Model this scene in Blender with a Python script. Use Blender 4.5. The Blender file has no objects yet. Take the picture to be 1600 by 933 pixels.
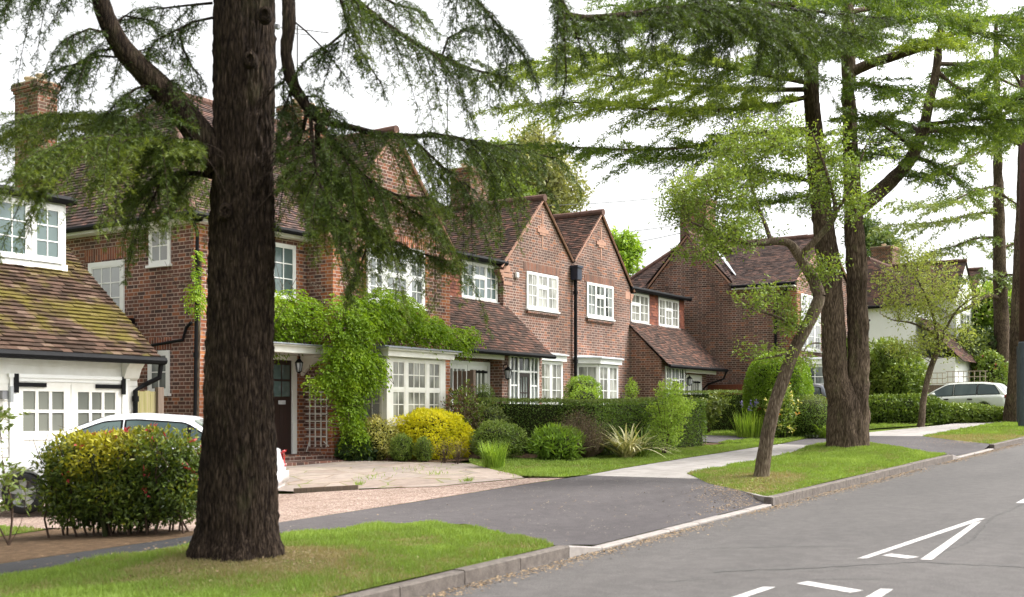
import bpy, bmesh, math, random
import numpy as np
from mathutils import Vector, Matrix, noise, geometry
random.seed(7); RNG = np.random.default_rng(11)
sc = bpy.context.scene
COL = sc.collection
R = math.radians

# ------------------------------------------------------------------ camera survey helpers
# x runs along the street (uphill), y from the road towards the houses, z up.
F, YH, EYE, CC, SS = 1800.0, 645.0, 1.725, .836, .548
def at_depth(px, py, D):
    r = (px-800)/F
    return Vector(((CC+SS*r)*D, (SS-CC*r)*D, EYE+(YH-py)/F*D))
def at_y(px, py, Y):
    r = (px-800)/F
    return at_depth(px, py, Y/(SS-CC*r))
def at_x(px, py, X):
    r = (px-800)/F
    return at_depth(px, py, X/(CC+SS*r))

# ------------------------------------------------------------------ terrain
def sstep(a, b, t):
    t = np.clip((t-a)/(b-a), 0, 1); return t*t*(3-2*t)
TREE1 = (7.37, 7.82); TREE2 = (27.9, 8.5); SLIM = (19.1, 7.35)
def gz(x, y):
    x = np.asarray(x, float); y = np.asarray(y, float)
    base = .024*np.clip(x, -60, 400)
    lat = np.where(y < 5.97, 0.0, .12 + .03*sstep(6, 9, y))
    cross = sstep(10.2, 10.9, x)*(1-sstep(15.8, 16.6, x)) + sstep(27.4, 28.2, x)*(1-sstep(31.3, 32.2, x))
    ramp = .03+.12*sstep(6.0, 8.8, y)
    lat = np.where(y < 5.97, 0.0, lat*(1-cross)+ramp*cross)
    up = .12*sstep(10.3, 16.5, y); dn = -.17*sstep(10.3, 14.8, y)
    k = sstep(12.6, 16.0, x)
    lat = lat + up*k + dn*(1-k)
    m = .13*np.exp(-((x-TREE1[0])**2+(y-TREE1[1])**2)/(2*.75**2)) + .14*np.exp(-((x-TREE2[0])**2+(y-TREE2[1])**2)/(2*1.0**2))
    m = m + .05*np.exp(-((x-SLIM[0])**2+(y-SLIM[1])**2)/(2*.7**2))
    return base + lat + np.where(y > 6.05, m, 0)
def gp(x, y, d=0): return Vector((x, y, float(gz(x, y))+d))

# ------------------------------------------------------------------ object helpers
def tag(o, label=None, cat=None, group=None, kind=None):
    if label: o['label'] = label
    if cat: o['category'] = cat
    if group: o['group'] = group
    if kind: o['kind'] = kind
    return o
def thing(name, label, cat, loc=(0, 0, 0), rotz=0, group=None):
    o = bpy.data.objects.new(name, None); COL.objects.link(o)
    o.empty_display_size = .2
    o.location = loc; o.rotation_euler = (0, 0, rotz)
    return tag(o, label, cat, group)
def root_of(o):
    while o.parent: o = o.parent
    return o
def link_mesh(name, me, mats, parent=None, local=False):
    if not isinstance(mats, (list, tuple)): mats = [mats]
    for m in mats: me.materials.append(m)
    o = bpy.data.objects.new(name, me); COL.objects.link(o)
    if parent is not None:
        if not local:
            l = root_of(parent).location
            me.transform(Matrix.Translation(-Vector(l)))
        o.parent = parent
    return o
class MB:
    def __init__(s): s.v = []; s.f = []; s.m = []; s.t = []
    def face(s, pts, mi=0, tint=0.5):
        n = len(s.v); s.v += [tuple(p) for p in pts]; s.f.append(tuple(range(n, n+len(pts)))); s.m.append(mi); s.t += [tint]*len(pts)
    def box(s, x0, x1, y0, y1, z0, z1, mi=0, tint=.5):
        if x0 > x1: x0, x1 = x1, x0
        if y0 > y1: y0, y1 = y1, y0
        n = len(s.v)
        s.v += [(x, y, z) for z in (z0, z1) for y in (y0, y1) for x in (x0, x1)]
        for q in ((0, 2, 3, 1), (4, 5, 7, 6), (0, 1, 5, 4), (2, 6, 7, 3), (0, 4, 6, 2), (1, 3, 7, 5)):
            s.f.append(tuple(n+i for i in q)); s.m.append(mi)
        s.t += [tint]*8
    def prism(s, poly, d0, d1, axis='y', mi=0):
        """poly of (u,z) counter-clockwise; extruded along y (u=x), x (u=y) or z (poly = (x,y))"""
        P = {'y': lambda u, z, d: (u, d, z), 'x': lambda u, z, d: (d, u, z), 'z': lambda u, z, d: (u, z, d)}[axis]
        n = len(s.v); k = len(poly)
        s.v += [P(u, z, d0) for u, z in poly] + [P(u, z, d1) for u, z in poly]
        s.t += [.5]*(2*k)
        s.f.append(tuple(range(n, n+k))); s.f.append(tuple(range(n+2*k-1, n+k-1, -1))); s.m += [mi, mi]
        for i in range(k):
            j = (i+1) % k
            s.f.append((n+i, n+k+i, n+k+j, n+j)); s.m.append(mi)
    def tube(s, pts, rad, n=6, mi=0, cap=True, tint=.5):
        pts = [Vector(p) for p in pts]
        if not hasattr(rad, '__len__'): rad = [rad]*len(pts)
        base = len(s.v); up = Vector((0, 0, 1)); prev = None
        for i, p in enumerate(pts):
            t = (pts[min(i+1, len(pts)-1)]-pts[max(i-1, 0)])
            t = t.normalized() if t.length > 1e-9 else Vector((0, 0, 1))
            if prev is None:
                a = t.cross(up)
                if a.length < .05: a = t.cross(Vector((1, 0, 0)))
                a.normalize()
            else:
                a = prev - t*prev.dot(t)
                if a.length < 1e-4: a = t.orthogonal()
                a.normalize()
            prev = a; b = t.cross(a)
            for k in range(n):
                w = 2*math.pi*k/n
                s.v.append(tuple(p+(a*math.cos(w)+b*math.sin(w))*rad[i])); s.t.append(tint)
        for i in range(len(pts)-1):
            for k in range(n):
                k2 = (k+1) % n
                s.f.append((base+i*n+k, base+i*n+k2, base+(i+1)*n+k2, base+(i+1)*n+k)); s.m.append(mi)
        if cap:
            s.f.append(tuple(base+k for k in range(n))[::-1]); s.m.append(mi)
            e = base+(len(pts)-1)*n
            s.f.append(tuple(e+k for k in range(n))); s.m.append(mi)
    def lathe(s, prof, c=(0, 0, 0), n=20, axis='z', mi=0):
        base = len(s.v); c = Vector(c)
        for r, h in prof:
            for k in range(n):
                w = 2*math.pi*k/n
                u, v = r*math.cos(w), r*math.sin(w)
                s.v.append(tuple(c+Vector((u, v, h) if axis == 'z' else (u, h, v) if axis == 'y' else (h, u, v)))); s.t.append(.5)
        for i in range(len(prof)-1):
            for k in range(n):
                k2 = (k+1) % n
                s.f.append((base+i*n+k, base+i*n+k2, base+(i+1)*n+k2, base+(i+1)*n+k)); s.m.append(mi)
    def bevbox(s, x0, x1, y0, y1, z0, z1, b=.01, mi=0):
        bm = bmesh.new(); bmesh.ops.create_cube(bm, size=1)
        for v in bm.verts: v.co = Vector(((x0+x1)/2+v.co.x*(x1-x0), (y0+y1)/2+v.co.y*(y1-y0), (z0+z1)/2+v.co.z*(z1-z0)))
        bmesh.ops.bevel(bm, geom=bm.edges[:], offset=b, segments=2, affect='EDGES')
        n = len(s.v); bm.verts.index_update()
        for v in bm.verts: s.v.append(tuple(v.co)); s.t.append(.5)
        for f in bm.faces: s.f.append(tuple(n+v.index for v in f.verts)); s.m.append(mi)
        bm.free()
    def cut(s):
        if not hasattr(s, 'cuts'): s.cuts = []
        s.cuts.append((len(s.v), len(s.f)))
    def build_each(s, name, mats, parent=None):
        """one object per piece ended with cut()"""
        s.cut(); v0 = f0 = 0
        for v1, f1 in s.cuts:
            if f1 > f0:
                m = MB(); m.v = s.v[v0:v1]; m.t = s.t[v0:v1]; m.f = [tuple(i-v0 for i in f) for f in s.f[f0:f1]]; m.m = s.m[f0:f1]; m.build(name, mats, parent)
            v0, f0 = v1, f1
    def mesh(s, name, smooth=False):
        me = bpy.data.meshes.new(name); me.from_pydata(s.v, [], s.f); me.update()
        me.polygons.foreach_set('material_index', s.m)
        a = me.attributes.new('tint', 'FLOAT', 'POINT'); a.data.foreach_set('value', s.t)
        bm = bmesh.new(); bm.from_mesh(me); bmesh.ops.recalc_face_normals(bm, faces=bm.faces); bm.to_mesh(me); bm.free()
        if smooth: me.polygons.foreach_set('use_smooth', [True]*len(me.polygons))
        return me
    def build(s, name, mats, parent=None, smooth=False, local=False):
        return link_mesh(name, s.mesh(name, smooth), mats, parent, local)

def array_mesh(name, V, Fq, tint=None, smooth=False):
    """fast mesh from numpy: V (n,3), Fq (m,k)"""
    me = bpy.data.meshes.new(name)
    m, k = Fq.shape
    me.vertices.add(len(V)); me.vertices.foreach_set('co', V.astype(np.float32).ravel())
    me.loops.add(m*k); me.loops.foreach_set('vertex_index', Fq.astype(np.int32).ravel())
    me.polygons.add(m); me.polygons.foreach_set('loop_start', np.arange(0, m*k, k, dtype=np.int32))
    if smooth: me.polygons.foreach_set('use_smooth', np.ones(m, bool))
    me.update(calc_edges=True)
    if tint is not None:
        a = me.attributes.new('tint', 'FLOAT', 'POINT'); a.data.foreach_set('value', tint.astype(np.float32))
    return me
def unit(a): return a/np.maximum(np.linalg.norm(a, axis=-1, keepdims=True), 1e-9)
def leaves(name, mat, parent, C, Dv, L, W, tint, Nv=None, fold=.0):
    """one diamond leaf per row: base C, direction Dv, length L, width W"""
    n = len(C); Dv = unit(Dv)
    if Nv is None: Nv = RNG.normal(size=(n, 3))
    S = unit(np.cross(Dv, Nv))
    L = np.broadcast_to(np.asarray(L, float).reshape(-1, 1), (n, 1)); W = np.broadcast_to(np.asarray(W, float).reshape(-1, 1), (n, 1))
    U = np.cross(S, Dv)
    V = np.empty((n, 4, 3))
    V[:, 0] = C; V[:, 1] = C+Dv*L*.45+S*W*.5+U*W*fold; V[:, 2] = C+Dv*L; V[:, 3] = C+Dv*L*.45-S*W*.5+U*W*fold
    Fq = np.arange(n*4).reshape(n, 4)
    me = array_mesh(name, V.reshape(-1, 3), Fq, np.repeat(np.broadcast_to(tint, (n,)), 4))
    return link_mesh(name, me, mat, parent)

def drape(name, poly, mat, off=.004, step=.4, parent=None, kind='structure', label=None, zf=None):
    """a sheet over polygon poly (x,y) following the terrain"""
    pts = []
    for i in range(len(poly)):
        a, b = Vector(poly[i]), Vector(poly[(i+1) % len(poly)])
        k = max(1, int((b-a).length/step))
        pts += [a.lerp(b, j/k) for j in range(k)]
    nb = len(pts)
    xs = [p.x for p in pts]; ys = [p.y for p in pts]
    P = [Vector(p) for p in pts]
    nx = int((max(xs)-min(xs))/step); ny = int((max(ys)-min(ys))/step)
    for i in range(1, nx):
        for j in range(1, ny):
            q = Vector((min(xs)+i*(max(xs)-min(xs))/nx+.01*math.sin(i*7+j), min(ys)+j*(max(ys)-min(ys))/ny+.01*math.cos(i+j*5)))
            P.append(q)
    v, e, f, *_ = geometry.delaunay_2d_cdt(P, [(i, (i+1) % nb) for i in range(nb)], [], 1, 1e-4)
    f = [t for t in f if len(t) == 3]
    vv = np.array([(a.x, a.y) for a in v])
    z = gz(vv[:, 0], vv[:, 1])+off
    if zf is not None: z = z+zf(vv[:, 0], vv[:, 1])
    V = np.column_stack([vv, z])
    Fq = np.array(f)
    a, b, c = V[Fq[:, 0]], V[Fq[:, 1]], V[Fq[:, 2]]
    fl = np.cross(b-a, c-a)[:, 2] < 0
    Fq[fl] = Fq[fl][:, ::-1]
    o = link_mesh(name, array_mesh(name, V, Fq, smooth=True), mat, parent)
    if kind: o['kind'] = kind
    if label: o['label'] = label
    return o
def inside(poly, X, Y):
    r = np.zeros(X.shape, bool); n = len(poly)
    for i in range(n):
        x0, y0 = poly[i]; x1, y1 = poly[(i+1) % n]
        c = ((y0 > Y) != (y1 > Y)) & (X < (x1-x0)*(Y-y0)/((y1-y0) if y1 != y0 else 1e-9)+x0)
        r ^= c
    return r

# ------------------------------------------------------------------ materials
class NT:
    def __init__(s, name):
        s.mat = bpy.data.materials.new(name); s.mat.use_nodes = True
        s.t = s.mat.node_tree; s.t.nodes.clear()
        s.out = s.n('ShaderNodeOutputMaterial')
    def n(s, typ, **k):
        d = s.t.nodes.new(typ)
        for a, b in k.items():
            if a.startswith('i_'):
                key = a[2:]; key = int(key) if key.isdigit() else key.replace('_', ' ')
                s.set(d.inputs[key], b)
            else: setattr(d, a, b)
        return d
    def set(s, sock, v):
        if isinstance(v, bpy.types.NodeSocket): s.t.links.new(v, sock)
        elif isinstance(v, bpy.types.Node): s.t.links.new(v.outputs[0], sock)
        else: sock.default_value = v
    def m(s, op, a, b=0.0, c=None):
        d = s.n('ShaderNodeMath', operation=op); s.set(d.inputs[0], a); s.set(d.inputs[1], b)
        if c is not None: s.set(d.inputs[2], c)
        return d.outputs[0]
    def ramp(s, fac, stops, interp='LINEAR'):
        d = s.n('ShaderNodeValToRGB'); d.color_ramp.interpolation = interp
        e = d.color_ramp.elements
        while len(e) < len(stops): e.new(.5)
        for q, (p, c) in zip(e, stops): q.position = p; q.color = (*c, 1) if len(c) == 3 else c
        s.set(d.inputs[0], fac); return d.outputs[0]
    def noise(s, scale, detail=4, rough=.55, vec=None, dist=0):
        d = s.n('ShaderNodeTexNoise', i_Scale=scale, i_Detail=detail, i_Roughness=rough, i_Distortion=dist)
        s.set(d.inputs['Vector'], vec if vec is not None else s.pos())
        return d.outputs['Fac']
    def pos(s):
        if not hasattr(s, '_p'): s._p = s.n('ShaderNodeNewGeometry')
        return s._p.outputs['Position']
    def nor(s): s.pos(); return s._p.outputs['True Normal']
    def mix(s, f, a, b, typ='MIX'):
        d = s.n('ShaderNodeMix', data_type='RGBA', blend_type=typ)
        s.set(d.inputs[0], f)
        for k, v in ((6, a), (7, b)):
            s.set(d.inputs[k], (*v, 1) if isinstance(v, tuple) and len(v) == 3 else v)
        return d.outputs[2]
    def scaled(s, v):
        d = s.n('ShaderNodeVectorMath', operation='MULTIPLY'); s.set(d.inputs[0], s.pos()); d.inputs[1].default_value = v
        return d.outputs[0]
    def bump(s, h, strength=.4, dist=.02):
        d = s.n('ShaderNodeBump', i_Strength=strength, i_Distance=dist); s.set(d.inputs['Height'], h); return d.outputs[0]
    def finish(s, color, rough=.8, spec=.3, normal=None, **k):
        p = s.n('ShaderNodeBsdfPrincipled'); 
        s.set(p.inputs['Base Color'], (*color, 1) if isinstance(color, tuple) and len(color) == 3 else color)
        s.set(p.inputs['Roughness'], rough); s.set(p.inputs['Specular IOR Level'], spec)
        if normal is not None: s.set(p.inputs['Normal'], normal)
        for a, b in k.items(): s.set(p.inputs[a.replace('_', ' ')], b)
        s.t.links.new(p.outputs[0], s.out.inputs[0]); s.bsdf = p
        return s.mat
def simple(name, c1, c2=None, scale=6, rough=.7, spec=.3, bump=0, bscale=40, stretch=None, metallic=0):
    t = NT(name)
    c2 = c2 or tuple(x*.8 for x in c1)
    v = t.scaled(stretch) if stretch else None
    col = t.ramp(t.noise(scale, 5, .6, v), [(.3, c1), (.7, c2)])
    nb = t.bump(t.noise(bscale, 4, .6, v), bump, .01) if bump else None
    return t.finish(col, rough, spec, nb, Metallic=metallic)
def brick_mat(name, stops, mortar=(.50, .395, .335), course=.075, L=.3375, joint=.015, soldier=False):
    t = NT(name)
    sp = t.n('ShaderNodeSeparateXYZ'); t.set(sp.inputs[0], t.pos())
    sn = t.n('ShaderNodeSeparateXYZ'); t.set(sn.inputs[0], t.nor())
    isx = t.m('GREATER_THAN', t.m('ABSOLUTE', sn.outputs[0]), .5)
    h = t.m('ADD', t.m('MULTIPLY', sp.outputs[0], t.m('SUBTRACT', 1.0, isx)), t.m('MULTIPLY', sp.outputs[1], isx))
    u, w = h, sp.outputs[2]
    if soldier:
        row = t.m('FLOOR', t.m('DIVIDE', w, .225)); fr = t.m('FRACT', t.m('DIVIDE', w, .225))
        q = t.m('DIVIDE', u, course); cell = t.m('FLOOR', q); f = t.m('FRACT', q)
        idn = cell; d1 = t.m('MULTIPLY', t.m('MINIMUM', f, t.m('SUBTRACT', 1.0, f)), course)
        d2 = t.m('ADD', d1, 1.0)
    else:
        q = t.m('DIVIDE', w, course); row = t.m('FLOOR', q); fr = t.m('FRACT', q)
        s = t.m('ADD', t.m('DIVIDE', u, L), t.m('MULTIPLY', row, .5))
        cell = t.m('FLOOR', s); f = t.m('FRACT', s)
        hd = t.m('GREATER_THAN', f, .6667)
        idn = t.m('ADD', t.m('MULTIPLY', cell, 2.0), hd)
        d1 = t.m('MULTIPLY', t.m('MINIMUM', t.m('MINIMUM', f, t.m('SUBTRACT', 1.0, f)), t.m('ABSOLUTE', t.m('SUBTRACT', f, .6667))), L)
        d2 = t.m('MULTIPLY', t.m('MINIMUM', fr, t.m('SUBTRACT', 1.0, fr)), course)
    d = t.m('MINIMUM', d1, d2)
    wob = t.m('MULTIPLY', t.m('SUBTRACT', t.noise(60, 2), .5), .006)
    mort = t.m('LESS_THAN', t.m('ADD', d, wob), joint/2)
    cx = t.n('ShaderNodeCombineXYZ'); t.set(cx.inputs[0], idn); t.set(cx.inputs[1], row); t.set(cx.inputs[2], isx)
    wn = t.n('ShaderNodeTexWhiteNoise', noise_dimensions='3D'); t.set(wn.inputs['Vector'], cx.outputs[0])
    var = t.m('ADD', wn.outputs['Value'], t.m('MULTIPLY', t.m('SUBTRACT', t.noise(1.3, 4), .5), .35))
    c = t.ramp(var, stops)
    c = t.mix(t.m('MULTIPLY', t.noise(90, 3), .45), c, (.06, .04, .035))
    stain = t.ramp(t.noise(.8, 5, .6, t.scaled((1, 1, .5))), [(.36, (.66, .64, .62)), (.62, (1.04, 1.04, 1.04))])
    mc = t.ramp(t.noise(3, 3), [(.3, mortar), (.7, tuple(x*.72 for x in mortar))])
    col = t.mix(1.0, t.mix(mort, c, mc), stain, 'MULTIPLY')
    nb = t.bump(t.m('SUBTRACT', t.m('MULTIPLY', t.noise(120, 2), .3), t.m('MULTIPLY', mort, 1.0)), .6, .008)
    return t.finish(col, .9, .2, nb)
def tint_mat(name, stops, rough=.8, spec=.3, nscale=3, namt=.4, transl=0, bump=0, moss=None):
    t = NT(name)
    a = t.n('ShaderNodeAttribute', attribute_name='tint')
    v = t.m('ADD', a.outputs['Fac'], t.m('MULTIPLY', t.m('SUBTRACT', t.noise(nscale, 3), .5), namt))
    c = t.ramp(v, stops)
    if moss:
        f = t.ramp(t.noise(moss[1], 6, .65), [(moss[2], (0, 0, 0)), (moss[2]+.12, (1, 1, 1))])
        c = t.mix(t.m('MULTIPLY', f, .75), c, moss[0])
    nb = t.bump(t.noise(70, 3), bump, .01) if bump else None
    t.finish(c, rough, spec, nb)
    if transl:
        tr = t.n('ShaderNodeBsdfTranslucent'); t.set(tr.inputs[0], t.mix(1.0, c, (1.25, 1.2, .55), 'MULTIPLY'))
        mx = t.n('ShaderNodeMixShader'); mx.inputs[0].default_value = transl
        t.t.links.new(t.bsdf.outputs[0], mx.inputs[1]); t.t.links.new(tr.outputs[0], mx.inputs[2]); t.t.links.new(mx.outputs[0], t.out.inputs[0])
    return t.mat
M = {}
BR = [(0, (.12, .074, .062)), (.3, (.155, .088, .070)), (.52, (.19, .100, .076)), (.74, (.23, .112, .080)), (.9, (.30, .126, .08)), (1, (.42, .17, .085))]
M['brick'] = brick_mat('brick_multi', BR)
M['brick_red'] = brick_mat('brick_orange', [(0, (.24, .08, .045)), (.4, (.37, .12, .052)), (.75, (.48, .165, .06)), (1, (.58, .24, .09))])
M['brick_dark'] = brick_mat('brick_plum', [(0, (.09, .055, .048)), (.4, (.16, .080, .062)), (.8, (.25, .102, .068)), (1, (.40, .15, .07))], mortar=(.52, .41, .345))
M['brick_old'] = brick_mat('brick_chimney', [(0, (.09, .065, .05)), (.4, (.15, .085, .06)), (.7, (.22, .09, .058)), (1, (.33, .12, .06))], mortar=(.33, .28, .21))
M['soldier'] = brick_mat('brick_soldier', [(0, (.16, .07, .05)), (.5, (.30, .10, .06)), (1, (.50, .17, .07))], soldier=True)
M['soldier_dark'] = brick_mat('brick_soldier_brown', [(0, (.13, .07, .055)), (.5, (.21, .09, .06)), (1, (.30, .11, .06))], soldier=True)
TL = [(0, (0.041, 0.031, 0.027)), (.35, (0.064, 0.045, 0.038)), (.62, (0.085, 0.055, 0.044)), (.85, (0.115, 0.064, 0.050)), (1, (0.152, 0.082, 0.062))]
M['tile'] = tint_mat('clay_tile', TL, .95, .08, .9, .5, bump=.5)
M['tile_plum'] = tint_mat('clay_tile_plum', [(0, (0.043, 0.033, 0.031)), (.4, (0.074, 0.055, 0.050)), (.75, (0.104, 0.068, 0.058)), (1, (0.147, 0.085, 0.068))], .95, .08, .9, .35, bump=.5)
M['tile_moss'] = tint_mat('clay_tile_mossy', [(0, (.042, .029, .022)), (.5, (.068, .044, .033)), (.85, (.092, .057, .042)), (1, (.15, .105, .08))], .95, .06, 1.1, .4, bump=.6, moss=((.125, .105, .022), 1.1, .45))
M['tile_hung'] = tint_mat('hung_tile', [(0, (.12, .05, .04)), (.5, (.2, .075, .05)), (1, (.28, .10, .06))], .85, .2, 3, .5, bump=.4)
M['ridge'] = simple('ridge_clay', (.15, .082, .062), (.085, .052, .043), 5, .9, .2, .5)
M['white'] = simple('white_gloss_paint', (.80, .80, .78), (.74, .74, .71), 2, .35, .4)
M['white_old'] = simple('white_aged_paint', (.76, .75, .70), (.66, .64, .58), 4, .5, .35, .1)
M['render'] = simple('white_render', (.80, .80, .79), (.74, .74, .73), 1.2, .85, .2, .15, 90)
M['black'] = simple('black_paint', (.0045, .0045, .005), (.008, .008, .009), 4, .6, .12)
M['lead'] = simple('lead_grey', (.27, .29, .31), (.18, .19, .21), 5, .5, .4, .15)
M['lead_white'] = simple('lead_oxide', (.55, .56, .58), (.40, .41, .43), 5, .5, .4, .15)
M['door'] = simple('dark_brown_door', (.032, .016, .013), (.022, .011, .01), 5, .4, .4, .1, 30, (1, 1, .1))
M['stone'] = simple('sandstone_block', (.42, .25, .18), (.34, .19, .14), 7, .9, .2, .2)
M['pot'] = simple('buff_chimney_pot', (.50, .42, .30), (.36, .27, .2), 6, .9, .2)
M['metal'] = simple('galvanised_metal', (.42, .43, .44), (.33, .34, .35), 8, .4, .5, metallic=.7)
M['steel'] = simple('aerial_metal', (.12, .12, .13), (.2, .2, .2), 8, .5, .5, metallic=.4)
def glass(name, a, b, scale=1.2, rough=.05):
    t = NT(name)
    c = t.ramp(t.noise(scale, 3, .5, t.scaled((1, 1, .35))), [(.38, a), (.6, b)])
    nb = t.bump(t.noise(2.2, 2), .08, .01)
    return t.finish(c, rough, .6, nb)
M['pane'] = glass('window_glass_painted_reflections', (.022, .028, .028), (.24, .26, .25), 2.4)  # mottled base colour paints in dark reflections of trees
M['pane_net'] = glass('window_glass_net_curtain', (.13, .13, .11), (.36, .36, .32), 3.2)
M['pane_green'] = glass('window_glass_green', (.035, .06, .06), (.09, .13, .125), .8)
M['pane_grey'] = glass('window_glass_blind', (.28, .29, .30), (.40, .41, .42), .7)
M['pane_garage'] = glass('garage_glass', (.10, .105, .09), (.15, .155, .13), 1.0, .25)
M['wood_red'] = simple('fence_red_brown', (.19, .06, .03), (.12, .04, .025), 6, .8, .2, .3, 20, (8, 8, .4))
M['wood_grey'] = simple('fence_grey', (.20, .15, .115), (.13, .10, .08), 6, .9, .2, .3, 20, (8, 8, .4))
M['wood_green'] = simple('fence_algae', (.23, .215, .075), (.30, .25, .15), 3, .9, .2, .3, 20, (8, 8, .4))
M['wood_pale'] = simple('trellis_pale', (.42, .35, .28), (.34, .28, .22), 6, .85, .2)

def asphalt(name, c1, c2, crack=True, specks=0):
    t = NT(name)
    c = t.ramp(t.noise(.55, 5, .6, t.scaled((.35, 1, 1))), [(.35, c1), (.65, c2)])
    ag = t.ramp(t.noise(85, 3, .7), [(.35, (.62, .62, .62)), (.55, (1, 1, 1)), (.72, (1.5, 1.48, 1.45))])
    c = t.mix(1.0, c, ag, 'MULTIPLY')
    pt = t.ramp(t.noise(6, 4, .6), [(.4, (.88, .88, .88)), (.6, (1.06, 1.06, 1.06))])
    c = t.mix(1.0, c, pt, 'MULTIPLY')
    if specks:
        vo = t.n('ShaderNodeTexVoronoi', i_Scale=14.0); t.set(vo.inputs['Vector'], t.pos())
        m = t.m('MULTIPLY', t.m('LESS_THAN', vo.outputs['Distance'], .13), t.m('GREATER_THAN', t.noise(2.3, 2), .57))
        c = t.mix(t.m('MULTIPLY', m, specks), c, (.40, .34, .26))
    nb = t.bump(t.noise(150, 2), .5, .006)
    return t.finish(c, .85, .3, nb)
M['road'] = asphalt('road_asphalt', (0.070, 0.064, 0.061), (0.090, 0.082, 0.078))
M['drive'] = asphalt('drive_asphalt', (.052, .045, .046), (.080, .071, .071), specks=.7)
M['path_asphalt'] = asphalt('path_asphalt', (.022, .022, .023), (.033, .032, .034))
def paving(name, c1, c2, w, h, joint=(.2, .17, .14)):
    t = NT(name)
    b = t.n('ShaderNodeTexBrick', offset=.5, i_Scale=1.0, i_Mortar_Size=.012, i_Brick_Width=w, i_Row_Height=h, i_Mortar_Smooth=.3)
    b.inputs['Color1'].default_value = (*c1, 1); b.inputs['Color2'].default_value = (*c2, 1); b.inputs['Mortar'].default_value = (*joint, 1)
    t.set(b.inputs['Vector'], t.pos())
    n = t.ramp(t.noise(3.5, 6, .65), [(.3, (.75, .73, .72)), (.7, (1.12, 1.12, 1.12))])
    c = t.mix(1.0, b.outputs['Color'], n, 'MULTIPLY')
    return t.finish(c, .85, .25, t.bump(t.noise(60, 3), .3, .006))
M['slabs'] = paving('path_slabs', (.255, .238, .222), (.295, .276, .26), .9, .6, (.18, .165, .15))
def crazy(name):
    t = NT(name)
    v = t.n('ShaderNodeTexVoronoi', feature='DISTANCE_TO_EDGE', i_Scale=1.5); t.set(v.inputs['Vector'], t.scaled((1, 1, 0)))
    c1 = t.n('ShaderNodeTexVoronoi', i_Scale=1.5); t.set(c1.inputs['Vector'], t.scaled((1, 1, 0)))
    g = t.ramp(c1.outputs['Color'], [(.2, (.24, .195, .165)), (.5, (.29, .245, .21)), (.8, (.22, .19, .17))])
    g = t.mix(1.0, g, t.ramp(t.noise(5, 6, .7), [(.3, (.75, .72, .7)), (.7, (1.15, 1.12, 1.1))]), 'MULTIPLY')
    j = t.m('LESS_THAN', v.outputs[0], t.m('MULTIPLY', t.noise(3, 3), .034))
    c = t.mix(j, g, t.ramp(t.noise(2, 3), [(.45, (.18, .13, .09)), (.6, (.13, .15, .04))]))
    return t.finish(c, .9, .2, t.bump(t.m('SUBTRACT', t.noise(30, 3), j), .4, .01))
M['crazy'] = crazy('crazy_paving')
def gravel(name):
    t = NT(name)
    v = t.n('ShaderNodeTexVoronoi', i_Scale=38.0); t.set(v.inputs['Vector'], t.pos())
    c = t.ramp(v.outputs['Color'], [(.1, (.15, .095, .075)), (.4, (.245, .175, .14)), (.7, (.32, .245, .20)), (1, (.45, .38, .33))])
    c = t.mix(1.0, c, t.ramp(t.noise(2, 4), [(.3, (.78, .76, .74)), (.7, (1.05, 1.05, 1.05))]), 'MULTIPLY')
    return t.finish(c, .9, .2, t.bump(v.outputs['Distance'], .8, .02))
M['gravel'] = gravel('pink_gravel')
def soil(name, a, b, c_):
    t = NT(name)
    c = t.ramp(t.noise(9, 6, .7), [(.3, a), (.55, b), (.75, c_)])
    return t.finish(c, .95, .1, t.bump(t.noise(35, 5, .7), .9, .03))
M['soil'] = soil('garden_soil', (.05, .032, .02), (.10, .065, .038), (.17, .115, .07))
def turf(name, a, b, dry):
    t = NT(name)
    c = t.ramp(t.noise(2.2, 5, .6), [(.3, a), (.7, b)])
    d = t.ramp(t.noise(.9, 4, .6), [(.55, (0, 0, 0)), (.72, (1, 1, 1))])
    c = t.mix(d, c, dry)
    c = t.mix(1.0, c, t.ramp(t.noise(45, 3, .7), [(.3, (.6, .6, .6)), (.7, (1.25, 1.25, 1.25))]), 'MULTIPLY')
    return t.finish(c, .95, .1, t.bump(t.noise(70, 3), 1.0, .03))
M['turf'] = turf('turf', (0.106, 0.154, 0.022), (0.157, 0.211, 0.033), (0.202, 0.177, 0.066))
M['grass'] = tint_mat('grass_blades', [(0, (0.277, 0.227, 0.125)), (.16, (0.220, 0.238, 0.079)), (.35, (0.156, 0.233, 0.045)), (.7, (0.220, 0.316, 0.056)), (1, (0.311, 0.405, 0.111))], .7, .25, .8, .3, transl=.35)
M['kerb'] = simple('granite_kerb', (.155, .132, .115), (.085, .072, .063), 14, .9, .25, .5, 60)
M['kerb_pale'] = simple('concrete_kerb', (.29, .262, .24), (.21, .19, .175), 9, .9, .2, .3, 60)
def paint_mark():
    t = NT('road_paint')
    w = t.ramp(t.noise(28, 5, .7), [(.36, (.17, .16, .155)), (.50, (.45, .43, .415))])
    return t.finish(w, .75, .3, t.bump(t.noise(140, 2), .4, .004))
M['paint'] = paint_mark()
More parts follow.
